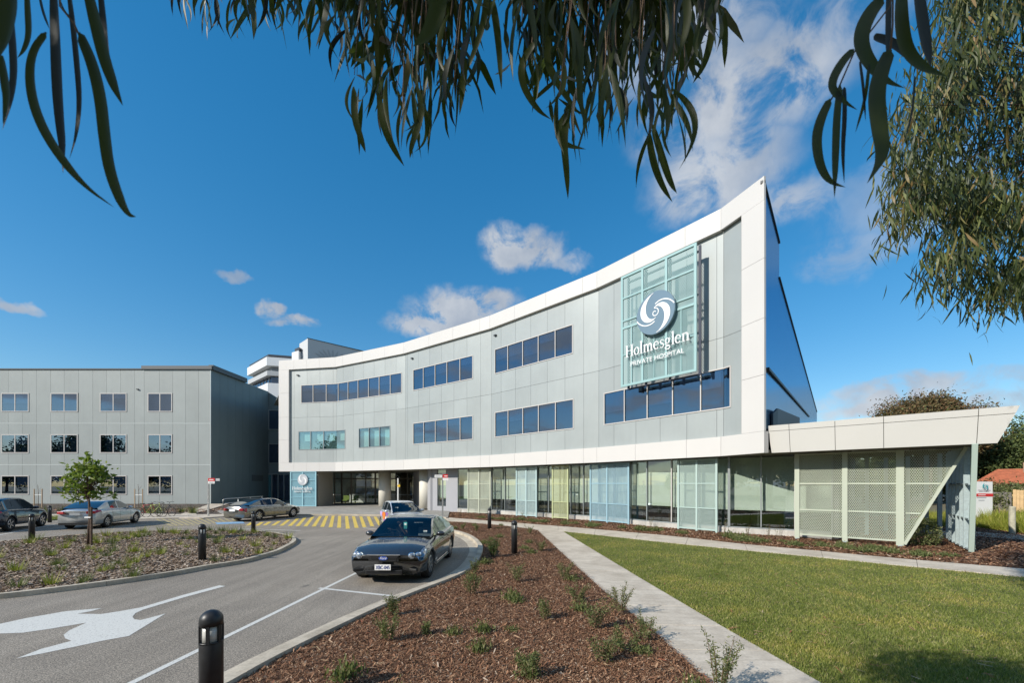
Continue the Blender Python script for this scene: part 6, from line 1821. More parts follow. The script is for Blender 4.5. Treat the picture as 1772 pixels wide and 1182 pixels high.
# ---------------------------------------------------------------- plants
def leafcloud(C, N, L, Wl, droop=0.0, spread=None):
    """N thin leaves round points C (n,3): returns verts, faces (2 tris folded -> quads)"""
    n = len(C); d = rng.normal(size=(n, 3)); d /= np.linalg.norm(d, axis=1)[:, None]; d[:, 2] = d[:, 2] * (1 - abs(droop)) - droop * 1.2
    d /= np.linalg.norm(d, axis=1)[:, None]
    s = np.cross(d, rng.normal(size=(n, 3))); s /= np.linalg.norm(s, axis=1)[:, None]
    l = (L * (.6 + .8 * rng.random(n)))[:, None]; w = (Wl * (.6 + .8 * rng.random(n)))[:, None] / 2
    V = np.stack([C, C + d * l * .45 + s * w, C + d * l, C + d * l * .45 - s * w], 1).reshape(-1, 3)
    return V, np.arange(n * 4).reshape(-1, 4)


def small_shrub(x, y, z, h, r, n, m, label, group, cat='shrub', upright=True, stems=7, leafL=.05):
    root = empty('shrub' if cat == 'shrub' else 'plant', (x, y, z), label=label, cat=cat, group=group)
    mb = MB(); pts = []
    for k in range(stems):
        a = rnd.random() * 6.28; rr = r * (.25 + .75 * rnd.random()); hh2 = h * (.55 + .45 * rnd.random())
        P0 = Vector((x + .03 * math.cos(a), y + .03 * math.sin(a), z)); P3 = Vector((x + rr * math.cos(a), y + rr * math.sin(a), z + hh2)); P1 = (P0 + P3) / 2 + Vector((0, 0, h * .08))
        mb.tube([P0, P1, P3], [.006, .005, .002], 4); pts.append((P0, P1, P3))
    mb.build('stem', M_TWIG, root, kind='stuff')
    C = []
    for i in range(n):
        P0, P1, P3 = rnd.choice(pts); t = .18 + .82 * rnd.random()
        p = (P0.lerp(P1, t * 2) if t < .5 else P1.lerp(P3, t * 2 - 1)); C.append((p.x + rnd.gauss(0, .02), p.y + rnd.gauss(0, .02), p.z + rnd.gauss(0, .02)))
    V, Fq = leafcloud(np.array(C), n, leafL, leafL * .28, -.35 if upright else 0)
    link(npmesh('foliage', V, Fq, m), 'foliage', root, True, 'stuff')
    return root


GP_ = 'young shrubs planted in the bark bed'
SH = [(672, 1112, .42, .20, 'small spiky shrub on the bark near the road kerb'), (679, 1068, .34, .14, 'thin twiggy shrub at the kerb edge beyond the spiky one'), (815, 1030, .46, .20, 'dry pale shrub on the bark behind the sedan shadow'), (822, 993, .34, .18, 'twiggy shrub beside the kerb curve'),
      (852, 965, .62, .22, 'dense bright green shrub beside the kerb curve'), (893, 1008, .42, .26, 'leafy low shrub in the middle of the bark bed'), (943, 1075, .36, .16, 'wispy shrub at the middle of the bark bed'), (1000, 1045, .40, .24, 'low green shrub right of the bed centre'),
      (1028, 1090, .46, .32, 'broad yellow green shrub with a dark hollow, near the footpath'), (1073, 1066, .50, .24, 'upright shrub leaning over the footpath edge'), (975, 1005, .42, .26, 'pale green shrub against the far footpath edge'), (1042, 1150, .34, .22, 'olive green shrub at the front of the bark bed'),
      (920, 1178, .30, .18, 'flat weedy shrub at the bottom of the picture'), (1244, 1200, .62, .22, 'tall sprig with small leaves at the bottom by the footpath'), (935, 955, .36, .22, 'shrub where the footpath narrows'), (916, 925, .36, .22, 'shrub at the fork of the footpaths'), (800, 917, .34, .26, 'strappy plant behind the sedan mirror'),
      (825, 921, .34, .24, 'strappy plant left of the far bollard'), (1110, 1110, .34, .26, 'spreading shrub along the footpath edge'), (1085, 1130, .30, .3, 'low shrub creeping over the footpath edge'), (736, 1100, .18, .08, 'single small seedling on the bark')]
for (px, py, h, r, lab) in SH:
    X, Y = G(px, py, .05); small_shrub(X, Y, .05, h * 1.15, r * 1.1, int(260 + 1000 * h), M_SHRUBD if 'dense' in lab else M_SHRUB, lab, GP_, stems=9 if h > .3 else 4, leafL=.045)
# dense green one fuller
X, Y = G(853, 966, .05); small_shrub(X, Y, .05, .6, .26, 900, M_SHRUBD, 'dense green shrub doubling the one by the kerb curve', GP_, stems=14, leafL=.05)
# big rounded shrub by the cut-off screen
X, Y = G(1608, 945, .05)
C = rng.normal(size=(2600, 3)); C /= np.linalg.norm(C, axis=1)[:, None]; C *= (.55 + .45 * rng.random(2600))[:, None] ** .6
C = C * np.array([.62, .55, .62]) + np.array([X, Y + .3, .45]); C = C[C[:, 2] > .06]
r_ = empty('shrub', (X, Y, .04), label='rounded leafy green shrub beside the slanted screen end', cat='shrub')
V, Fq = leafcloud(C, len(C), .085, .035, -.2); link(npmesh('foliage', V, Fq, M_SHRUB), 'foliage', r_, True, 'stuff')
mb = MB()
for k in range(12): a = k * .52; mb.tube([(X, Y + .3, .04), (X + .4 * math.cos(a), Y + .3 + .35 * math.sin(a), .6)], [.012, .004], 4)
mb.build('stem', M_TWIG, r_, kind='stuff')
# saplings in front of the shopfront
for (px, py, h) in ((1125, 913, .7), (1160, 914, .9), (1292, 931, .8), (1330, 935, .9), (1348, 936, .8), (1252, 926, .7), (947, 902, .7), (905, 899, .6), (796, 893, .8)):
    X, Y = G(px, py, .04); small_shrub(X, Y, .04, h, .22, 90, M_SHRUB, 'thin sapling in front of the glass at photo column %d' % px if False else {1125: 'thin sapling before the glass right of the blue screen', 1160: 'thin sapling left of the mint screen', 1292: 'thin sapling before the wide glass bay right of the mint screen', 1330: 'taller thin sapling before the white mullion', 1348: 'thin sapling nearest the sage screen', 1252: 'thin sapling at the mint screen right edge', 947: 'thin sapling left of the lime screen', 905: 'thin sapling at the foot of the aqua screen', 796: 'thin sapling left of the pale green screen'}[px], 'saplings along the shopfront', stems=5, leafL=.05)


def tufts(name, spots, n, h, w, m, label, cat='plants', lean=.9, z=.05, r=.14):
    C = []
    for (x, y) in spots: C.append(np.array([x, y]) + rng.normal(size=(n, 2)) * r * .45)
    P = np.concatenate(C); return blades(name, P, z, h, w, m, label, cat, lean)


# low ground cover strip along the building and island tufts, each clump a plant
gcs = []
P = rpts([(p[0], p[1]) for p in [G(790, 896), G(860, 901), G(929, 906), G(1165, 926), G(1300, 941), G(1400, 950), G(1566, 965), G(1650, 973), G(1640, 962), G(1560, 956), G(1376, 941), G(1300, 936), G(1165, 922), G(930, 903)]], 62, rng)
k = 0
protoV = []
for v in range(3):
    C = rng.normal(size=(260, 3)) * np.array([.11, .11, .035]); C[:, 2] = np.abs(C[:, 2]); V, Fq = leafcloud(C, 260, .05, .022, -.4); protoV.append(npmesh('clump', V, Fq, M_SHRUB))
for (x, y) in P:
    o = link(protoV[k % 3], 'ground_cover_plant'); s_ = .8 + .7 * rnd.random(); o.location = (x, y, .045); o.scale = (s_, s_, s_ * (1 + rnd.random())); o.rotation_euler = (0, 0, rnd.random() * 6)
    tag(o, 'low green ground cover clump in the strip of bark along the upper footpath', 'plant', 'ground cover clumps along the upper footpath'); k += 1
for (x, y) in dens_pts(bedRn, 260, 6, .8)[:34]:
    o = link(protoV[k % 3], 'seedling'); s_ = .45 + .5 * rnd.random(); o.location = (x, y, .055); o.scale = (s_, s_, s_ * (1.6 + 1.6 * rnd.random())); o.rotation_euler = (0, 0, rnd.random() * 6)
    tag(o, 'tiny green seedling scattered over the red bark bed beside the road', 'plant', 'tiny seedlings on the red bark bed'); k += 1
P = dens_pts(islI, 420, 14, .6)[:110]
for v in range(3):
    n = 70; a = rng.random(n) * 6.28; rr = rng.random(n) * .16
    B = np.stack([rr * np.cos(a), rr * np.sin(a), np.zeros(n)], 1); hh2 = .12 + .34 * rng.random(n); T = B + np.stack([np.cos(a) * hh2 * .5, np.sin(a) * hh2 * .5, hh2], 1)
    U = np.stack([-np.sin(a), np.cos(a), 0 * a], 1) * .009; V = np.stack([B - U, B + U, T], 1).reshape(-1, 3); protoV.append(npmesh('tuft', V, np.arange(n * 3).reshape(-1, 3), [M_SHRUB, M_TUFT, M_SHRUB][v]))
for (x, y) in P:
    v = rnd.choice([3, 4, 5, 4]); o = link(protoV[v], 'grass_tuft'); s_ = .45 + .5 * rnd.random(); o.location = (x, y, .075); o.scale = (s_, s_, s_); o.rotation_euler = (0, 0, rnd.random() * 6)
    tag(o, 'yellow green grassy tuft in the grey bark of the island' if v == 4 else 'green grassy tuft in the grey bark of the island', 'plant', 'yellow green tufts on the island' if v == 4 else 'green tufts on the island')
# scrubby plants before the ward block, and lawn strip
P = rpts([(-46, 31.5), (-46, 33.2), (-25.5, 33.2), (-24.5, 31.8)], 26, rng)
for (x, y) in P:
    o = link(protoV[rnd.choice([3, 5])], 'grass_tuft'); o.location = (x, y, .08); s_ = 1.2 + rnd.random(); o.scale = (s_, s_, s_)
    tag(o, 'green tuft on the banked bark bed before the grey ward block', 'plant', 'tufts on the bank before the ward block')
sheet('grass_verge', [(-46, 25.6), (-29.5, 26.4), (-30.5, 29.8), (-46, 30)], -0.1, .05, M_TURF)
P = rpts([(-46, 25.6), (-29.5, 26.4), (-30.5, 29.8), (-46, 30)], 14000, rng); blades('verge_grass', P, .045, .08, .025, M_BLADE, 'short green verge behind the dark car and bollard', 'grass')
C = []
for (x, y) in rpts([(-48, 31), (-48, 39), (-25, 39), (-23.5, 32)], 2600, rng): C.append((x, y))
chips('bark_mulch', np.array(C * 1), .13, .22, .08, M_CHIP, 'bark mulch on the bank below the ward block wall', 'mulch', .3)
bpy.data.objects[-1].location.z = .0 if False else 0
# yellow tussocks and rubble at the right
reg = [AT(1690, 21.8), AT(1800, 18.5), AT(1830, 25), AT(1690, 27)]
P = rpts([tuple(p) for p in reg], 70, rng)
for (x, y) in P:
    n = 0; o = link(protoV[4], 'tussock'); s_ = 1.5 + .9 * rnd.random(); o.location = (x, y, .03); o.scale = (s_, s_, s_); o.rotation_euler = (0, 0, rnd.random() * 6)
    tag(o, 'bright yellow green tussock around the entry sign', 'plant', 'yellow tussocks around the entry sign')
P = rpts([tuple(p) for p in reg], 14000, rng); blades('tussock_grass', P, .0, .42, .03, M_TUFT, 'mass of yellow tussock grass around the entry sign', 'grass', .9)
P = rpts([AT(1600, 23), AT(1660, 21.5), AT(1660, 27), AT(1600, 27)], 2500, rng); blades('tussock_grass', P, .0, .55, .03, M_TUFT, 'yellow tussock grass glimpsed behind the steel posts', 'grass', .9)
pth = sheet('far_footpath', [AT(1600, 18.9), AT(1690, 18.3), AT(1800, 16.6), AT(1950, 15.6), AT(1950, 17.2), AT(1800, 18.2), AT(1690, 19.8), AT(1600, 20.4)], -.1, .055, M_CONC)
P = rpts([AT(1715, 28), AT(1900, 27), AT(1900, 40), AT(1715, 40)], 6000, rng)
chips('dry_brush', P, .25, .35, .05, islandmat('dry_brush', [(0, (.16, .08, .05)), (.6, (.32, .20, .13)), (1, (.45, .38, .22))]), 'heap of dry reddish brush behind the tussocks', 'brush', 1.0)


# ---------------------------------------------------------------- trees
def tree(name, x, y, h, crown, n, leafL, leafW, m, mb_, label, group=None, trunk_r=.2, z0=0, cl=60, droop=.1, seed=1, cat='tree', bs=.3):
    """crown = list of ellipsoids (cx,cy,cz,rx,ry,rz) relative to the base; leaves sit in clumps through them"""
    r = np.random.default_rng(seed); rn = random.Random(seed)
    root = empty(name, (x, y, z0), label=label, cat=cat, group=group)
    top = Vector((x, y, z0 + h * .72))
    MB().tube([(x, y, z0), (x + .02 * h, y, z0 + h * .3), tuple(top)], [trunk_r, trunk_r * .75, trunk_r * .2], 10).build('trunk', mb_, root, smooth=True)
    C = []; mbr = MB()
    vol = [e[3] * e[4] * e[5] for e in crown]; tot_ = sum(vol)
    for e, v in zip(crown, vol):
        k = max(3, int(cl * v / tot_))
        for _ in range(k):
            d = r.normal(size=3); d /= np.linalg.norm(d); rad = .35 + .65 * r.random() ** .5
            c = np.array([x + e[0], y + e[1], z0 + e[2]]) + d * np.array(e[3:6]) * rad
            s0 = Vector((x, y, z0 + h * (bs + (.66 - bs) * rn.random()))); m0 = (s0 + Vector(c)) / 2 + Vector((0, 0, -.04 * h))
            mbr.tube([s0, m0, tuple(c)], [trunk_r * .28, trunk_r * .16, trunk_r * .05], 4)
            cr = min(e[3:6]) * (.22 + .22 * r.random()); q = r.normal(size=(max(4, int(n / cl)), 3)) * cr * .62; C.append(c + q)
    mbr.build('branch', mb_, root, kind='stuff')
    C = np.concatenate(C); V, Fq = leafcloud(C, len(C), leafL, leafW, droop)
    link(npmesh('foliage', V, Fq, m), 'foliage', root, True, 'stuff')
    return root


# young tree on the island
x, y = G(152.5, 948)
YT = tree('young_tree', x, y, 3.4, [(-.05, 0, 2.65, .60, .5, .58), (-.42, 0, 2.15, .44, .4, .38), (.44, 0, 1.95, .44, .25, .22), (.0, 0, 3.0, .36, .35, .38)], 980, .17, .10, M_MAPLE, M_BARKD, 'slim young leafy tree standing on the mulched island before the silver sedan', trunk_r=.062, cl=70, droop=.15, seed=4, bs=.50)
MB().box((x + .13, y - .02, .75), (.06, .06, 1.5)).build('stake', M_BARKD, YT); MB().box((x + .05, y - .02, 1.12), (.22, .12, .05)).build('tree_tie', M_SIGNW, YT)
# staked saplings before the ward block
for (px, lab) in ((66, 'leftmost staked sapling before the ward block'), (240, 'staked sapling right of the silver sedan roof'), (160, 'staked sapling hidden behind the young tree')):
    X, Y = AT(px, 38); r_ = empty('staked_sapling', (X, Y, .2), label=lab, cat='sapling', group='staked saplings before the ward block')
    for s_ in (-1, 1): MB().box((X + s_ * .36, Y, 1.0), (.06, .06, 1.8)).build('stake', M_STAKE, r_)
    MB().box((X, Y, 1.35), (.72, .03, .05)).build('tree_tie', M_SIGNW, r_)
    mb = MB(); mb.tube([(X, Y, .2), (X + .02, Y, 1.3), (X - .05, Y, 2.3)], [.025, .02, .008], 6)
    for k in range(7): a = rnd.random() * 6; mb.tube([(X, Y, 1.3 + .12 * k), (X + .3 * math.cos(a), Y + .2, 1.6 + .12 * k)], [.008, .003], 4)
    mb.build('stem', M_TWIG, r_)
# background trees at the right, houses, fences
x, y = AT(1606, 46)
tree('russet_tree', x, y, 12, [(0, 0, 9.0, 5.6, 4, 2.6), (-3.2, 0, 7.6, 3.2, 3, 1.7), (3.4, 0, 8.2, 3.0, 3, 2.2)], 70000, .26, .13, M_RTREE, M_BARKD, 'broad russet crowned tree rising behind the canopy', trunk_r=.3, cl=300, seed=5)
for i, (px, Y, h, rx, lab) in enumerate(((1712, 48, 8.0, 3.2, 'dark tree just right of the canopy end'), (1752, 56, 8.4, 4.0, 'dark tall tree behind the terracotta roof'), (1800, 46, 9.6, 3.4, 'dark tree at the right picture edge'), (1672, 60, 9, 4, 'dark tree seen between the steel posts'), (1570, 52, 6.6, 4, 'low dark tree behind the canopy posts'), (1495, 50, 6.0, 4, 'low dark tree farthest left behind the canopy posts'))):
    x, y = AT(px, Y); tree('dark_tree', x, y, h, [(0, 0, h * .62, rx, rx, h * .36), (rx * .5, 0, h * .45, rx * .7, rx, h * .3), (-rx * .6, 0, h * .42, rx * .6, rx, h * .3)], 26000, .30, .15, M_DTREE, M_BARKD, lab, 'dark trees beyond the canopy', trunk_r=.25, cl=120, seed=20 + i)
for i, (px, Y, h, rx, lab) in enumerate(((1712, 33, 2.5, 1.1, 'orange tinged bush left of the terracotta roof'), (1738, 31, 2.2, 1.5, 'olive bush before the terracotta roof'), (1768, 30, 2.1, 1.2, 'olive bush at the right edge above the pale fence'))):
    x, y = AT(px, Y); tree('bush', x, y, h, [(0, 0, h * .55, rx, rx, h * .45)], 5000, .16, .08, M_RTREE if i == 0 else M_SHRUB, M_BARKD, lab, 'bushes at the garden fence', trunk_r=.06, cl=70, seed=40 + i, cat='bush')


def house(pxc, Y, w, dp, zw, zr2, rm, label):
    X, _ = AT(pxc, Y); r_ = empty('house', (X, Y, 0), -math.atan2(X, Y), label=label, cat='house')
    MB().box((0, dp / 2, zw / 2), (w - 1, dp - 1, zw)).build('wall', M_BRICK, r_, False)
    c = 0; w = w / 2
    mb = MB(); mb.add([(-w, 0, zw), (w, 0, zw), (w, dp, zw), (-w, dp, zw), (-w * .45, dp / 2, zr2), (w * .45, dp / 2, zr2)], [(0, 1, 5, 4), (1, 2, 5), (2, 3, 4, 5), (3, 0, 4), (3, 2, 1, 0)])
    mb.build('roof', rm, r_, False)
    mb = MB()
    for k in range(1, 14):
        f_ = k / 14; mb.box((0, dp / 2 * f_ - .04, zw + (zr2 - zw) * f_ + .02), (w * (1 - .55 * f_) * 2, .1, .05))
    mb.build('tile_course', rm, r_, False, kind='stuff')
    MB().box((-w * .4, .42, zw * .5), (1.6, .1, 1.1)).build('window', M_WGL, r_, False); MB().box((w * .2, dp / 2 - .6, zr2 + .1), (.6, .6, 1.0)).build('chimney', M_BRICK, r_, False)
    return r_


house(1762, 40, 6.0, 6, 2.4, 3.9, M_TERRA, 'house with terracotta tiled roof behind the bushes at right')
house(1690, 60, 6.0, 6, 2.5, 4.2, M_ROOFG, 'house with blue grey tiled roof beside the canopy end')
def fence(pa, pb, m, label, h):
    A, B = V2(*pa), V2(*pb); L = (B - A).length; t = (B - A) / L; r_ = empty('fence', (A.x, A.y, 0), label=label, cat='fence')
    n = int(L / .16)
    for k in range(n):
        P = A + t * (k * .16 + .07); MB().box((P.x, P.y, h / 2 + rnd.uniform(-.03, .03)), (.15, .02, h), math.atan2(t.y, t.x)).build('paling', m, r_)
    MB().beam((A.x, A.y + .05, h * .8), (B.x, B.y + .05, h * .8), .05, .08).build('rail', m, r_)
fence(AT(1716, 31), AT(1752.5, 29.5), M_PALE, 'weathered grey paling fence behind the entry sign', 1.75)
fence(AT(1753, 29.2), AT(1800, 28.2), M_PALEN, 'new honey coloured paling fence at the right edge', 1.95)

# ---------------------------------------------------------------- gum leaves
def leaf_mesh(name, L, Wl, bend, curl, m, seed=0):
    """sickle shaped gum leaf hanging down from the origin, folded along its midrib"""
    n = 14; V = []; Fc = []
    for i in range(n + 1):
        t = i / n; w = Wl * .5 * (math.sin(math.pi * min(1, t * 1.02 + .02)) ** .8) * (1.15 - .55 * t) if i < n else 0.0002
        if t < .07: w = Wl * .06
        x = bend * L * (math.sin(t * math.pi * .9) * .5 + t * t * curl); z = -L * t * (1 - .12 * abs(bend) * t); y = .05 * L * math.sin(t * 3 + seed)
        dx = .9 * bend * L * math.cos(t * math.pi * .9) * .9; ang = math.atan2(dx, L); c, s_ = math.cos(ang), math.sin(ang)
        tw = .5 * math.sin(seed + 2.2 * t)
        for k in (-1, 0, 1): V.append((x + c * w * k * math.cos(tw), y + w * k * math.sin(tw) + (0 if k else w * .22), z + s_ * w * k))
    for i in range(n):
        for k in range(2): a = i * 3 + k; Fc.append((a, a + 1, a + 4, a + 3))
    me = bpy.data.meshes.new(name); me.from_pydata(V, [], Fc); me.materials.append(m); me.polygons.foreach_set('use_smooth', [True] * len(me.polygons)); me.update()
    return me


LV = []
for i in range(16):
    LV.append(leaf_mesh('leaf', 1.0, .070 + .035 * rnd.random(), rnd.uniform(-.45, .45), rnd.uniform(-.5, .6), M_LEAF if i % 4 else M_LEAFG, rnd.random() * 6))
OT = empty('gum_tree', (-2.3, -3.2, 0), label='overhanging gum tree whose long dark sickle leaves hang across the top of the picture', cat='tree')
trunk_pts = [(-2.3, -3.2, 0), (-2.2, -3.1, 2.0), (-2.0, -2.7, 4.2), (-1.6, -1.9, 6.0), (-1.2, -1.0, 7.4)]
MB().tube(trunk_pts, [.34, .28, .22, .16, .08], 14).build('trunk', M_BARK, OT, smooth=True)
hang = [(-0.52, .45, 4.4), (-0.38, .95, 4.5), (-.10, 1.0, 4.5), (.13, 1.05, 4.5), (.32, 1.0, 4.5), (.42, .62, 4.3), (-1.6, .2, 4.9), (.0, -.4, 5.2)]
for (x, y, z) in hang:
    MB().tube([(-1.9, -2.4, 4.9), (-1.2, -1.2, 5.5), (x * .6 - .3, y * .4 - .3, z + .9), (x, y, z)], [.07, .045, .02, .006], 7).build('branch', M_BARKD, OT, smooth=True)
NL = [0]


def put_leaf(px, py_root, Y, L, rot, tilt=0.0, mesh=None):
    """one hanging leaf whose stalk starts above photo pixel (px, py_root) at distance Y"""
    X = (px - CX) / F * Y; Zr = HC + (YH - py_root) / F * Y
    o = link(mesh or rnd.choice(LV), 'leaf', OT, False); o.location = Vector((X, Y, Zr)) - Vector(OT.location)
    o.rotation_euler = (rnd.uniform(-.15, .15), tilt, rot); o.scale = (L, L, L); NL[0] += 1
    return o


def own_leaf(pts, w, Y, m, dy=0.0):
    """a big near leaf drawn from its midrib, given where it hangs in front of the lens"""
    P = []
    sp_ = smooth(pts, 2); n = len(sp_)
    for i, (a, b) in enumerate(sp_):
        yy = Y + dy * i / n; P.append(Vector(((a - CX) / F * yy, yy, HC + (YH - b) / F * yy)))
    V, Fc = [], []
    for i, p in enumerate(P):
        t = (P[min(i + 1, n - 1)] - P[max(i - 1, 0)]).normalized(); s_ = t.cross(Vector((0.15, 1, 0.1))).normalized(); f_ = i / (n - 1)
        ww = w / F * Y * .5 * max(.02, math.sin(math.pi * min(1, f_ * .90 + .10)) ** .7 * (1.1 - .35 * f_)) * min(1, (1.001 - f_) * 3.5) ** .85 * (1 if f_ < .995 else .05)
        if f_ < .06: ww *= .4
        V += [p - s_ * ww, p + Vector((0, ww * .25, 0)), p + s_ * ww]
    for i in range(n - 1):
        for k in range(2): a = i * 3 + k; Fc.append((a, a + 1, a + 4, a + 3))
    off = Vector(OT.location); me = bpy.data.meshes.new('leaf'); me.from_pydata([v - off for v in V], [], Fc); me.materials.append(m); me.polygons.foreach_set('use_smooth', [True] * len(me.polygons))
    link(me, 'leaf', OT, False); NL[0] += 1


# top left corner
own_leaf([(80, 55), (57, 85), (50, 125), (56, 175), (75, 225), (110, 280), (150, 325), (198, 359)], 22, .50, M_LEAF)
own_leaf([(136, 55), (160, 110), (174, 170), (180, 230), (188, 290), (205, 340), (222, 372), (236, 375)], 27, .50, M_LEAF)
own_leaf([(92, -20), (95, 60), (98, 140), (102, 200), (109, 262), (109, 300)], 24, .55, M_LEAFG)
own_leaf([(118, -20), (126, 40), (134, 120), (138, 180), (132, 235), (120, 275)], 13, .6, M_LEAFG)
own_leaf([(148, -30), (165, 40), (180, 100), (196, 145), (213, 183)], 26, .52, M_LEAF)
own_leaf([(172, -30), (178, 30), (182, 80), (188, 120), (205, 160)], 15, .55, M_LEAFG)
own_leaf([(8, -40), (14, 5), (6, 60), (-10, 110)], 46, .42, M_LEAF)
own_leaf([(18, 20), (22, 80), (24, 130), (18, 175), (4, 225)], 18, .5, M_LEAFG)
own_leaf([(46, -20), (48, 20), (50, 60), (42, 85), (30, 100)], 15, .55, M_LEAF)
own_leaf([(0, 95), (8, 140), (12, 170), (5, 215)], 20, .45, M_LEAF)
own_leaf([(66, -20), (74, 20), (86, 50)], 6, .6, M_LEAFG); own_leaf([(104, 0), (112, 20), (124, 30)], 3, .6, M_LEAFG)
# upper right spray
own_leaf([(1528, -5), (1506, 20), (1490, 55), (1492, 85), (1510, 115), (1534, 140), (1566, 152)], 26, .60, M_LEAF)
own_leaf([(1478, 84), (1458, 105), (1441, 135), (1440, 155), (1460, 175), (1484, 190)], 15, .60, M_LEAF)
own_leaf([(1437, 170), (1420, 205), (1412, 240), (1418, 285), (1435, 315), (1464, 324)], 17, .60, M_LEAF)
own_leaf([(1454, 145), (1448, 200), (1446, 260), (1445, 300), (1444, 343)], 13, .60, M_LEAF)
own_leaf([(1461, 150), (1462, 200), (1458, 260), (1461, 318)], 8, .62, M_LEAFG)
own_leaf([(1541, 85), (1524, 125), (1516, 165), (1522, 220), (1528, 260), (1520, 285), (1500, 318)], 29, .58, M_LEAF)
own_leaf([(1560, -20), (1560, 40), (1568, 85), (1595, 115), (1640, 132)], 24, .62, M_LEAF)
own_leaf([(1588, -30), (1596, 30), (1604, 80), (1611, 115)], 20, .60, M_LEAFG)
own_leaf([(1512, 62), (1540, 70), (1560, 84), (1580, 110)], 16, .66, M_LEAFG)
own_leaf([(1488, 105), (1494, 150), (1498, 210)], 5, .6, M_LEAFG); own_leaf([(1504, 110), (1498, 170), (1480, 230)], 6, .6, M_LEAF)
own_leaf([(1583, 130), (1580, 190), (1565, 245)], 4, .64, M_LEAFG); own_leaf([(1538, -20), (1537, 60), (1536, 100)], 10, .62, M_LEAFG)
tw = lambda pts, Y, r=.0012: MB().tube([((a - CX) / F * Y, Y, HC + (YH - b) / F * Y) for a, b in pts], r, 5).build('twig', M_TWIG, OT, smooth=True)
tw([(1550, -60), (1540, 10), (1500, 62), (1478, 90), (1452, 150), (1438, 172)], .61); tw([(1545, -40), (1545, 40), (1541, 88)], .59); tw([(100, -60), (104, 10), (128, 40), (137, 60)], .52)
own_leaf([(720 + 42, -20), (756, 20), (744, 55), (715, 80)], 34, .7, M_LEAF)


# hanging curtains of leaves: (px from, px to, lower limit of tips, count, distance)
def curtain(x0, x1, tip, n, Y, Lm, top=-90):
    tl_ = MB()
    for _ in range(n):
        px = x0 + (x1 - x0) * rnd.random(); yy = Y * rnd.uniform(.8, 1.3); L = Lm * rnd.uniform(.6, 1.15); Lp = L / yy * F
        lim = tip(px) - 6; b = min(lim, lim * (1 - rnd.random() ** 1.6 * .95)) - Lp
        put_leaf(px, max(b, top - 40) if b > top else top + rnd.random() * 30 - 20 - Lp * .2 * rnd.random(), yy, L, rnd.choice([0, math.pi]) + rnd.uniform(-.8, .8), rnd.uniform(-.22, .22))
        if rnd.random() < .45:
            r0 = max(b, top - 40) if b > top else top; xx = px + rnd.gauss(0, 16)
            tl_.tube([((a_ - CX) / F * yy, yy, HC + (YH - b_) / F * yy) for a_, b_ in ((px, r0), ((px + xx) / 2 + 4, (r0 - 150) / 2), (xx, -150))], [.0009, .0014, .0022], 4, False)
    tl_.build('twig', M_TWIG, OT, kind='stuff')


def tipf(P):
    return lambda x: lerp_pts(P, x)


t1_ = tipf([(285, 10), (330, 60), (400, 90), (435, 165), (470, 60), (500, 90), (525, 110), (560, 100), (585, 140), (600, 200), (640, 275), (680, 265), (720, 285), (770, 255), (805, 235), (815, 180), (830, 110), (860, 150), (875, 130)])
curtain(285, 600, t1_, 62, 1.5, .17)
curtain(600, 815, t1_, 70, 1.15, .165)
curtain(815, 905, tipf([(815, 70), (865, 155), (880, 60), (905, 90)]), 8, 1.0, .17)
t2_ = tipf([(900, 110), (905, 150), (930, 205), (960, 270), (985, 340), (1010, 240), (1050, 275), (1075, 230), (1095, 260), (1130, 330), (1165, 345), (1185, 250), (1200, 140), (1225, 140), (1255, 110)])
curtain(900, 1255, t2_, 118, 1.0, .17)
curtain(930, 1200, tipf([(930, 150), (1060, 230), (1200, 110)]), 60, 1.25, .16)
for pts in ([(795, 50), (842, -10), (838, 40), (805, 130)], [(985, 180), (975, 240), (981, 300), (983, 345)], [(1122, 230), (1130, 280), (1145, 320), (1164, 350)], [(1130, 220), (1148, 280), (1160, 315), (1172, 335)], [(927, 70), (900, 110), (905, 150), (930, 190), (955, 207)], [(985, 190), (962, 225), (975, 250), (1015, 258)],
            [(1200, 40), (1193, 90), (1197, 120), (1215, 138)], [(1235, 20), (1232, 60), (1220, 110), (1198, 145)], [(1248, 15), (1255, 50), (1254, 118)], [(613, 150), (612, 200), (625, 240), (633, 265)], [(655, 160), (662, 215), (680, 255), (700, 288)], [(733, 180), (722, 225), (712, 250), (709, 275)], [(790, 85), (805, 110), (800, 160), (795, 200)], [(852, 0), (862, 60), (868, 155)], [(950, 60), (945, 110), (975, 160), (1005, 200)]):
    own_leaf(pts[1:] if pts[0] == (795, 50) else pts, 13, 1.0, M_LEAF, .08)
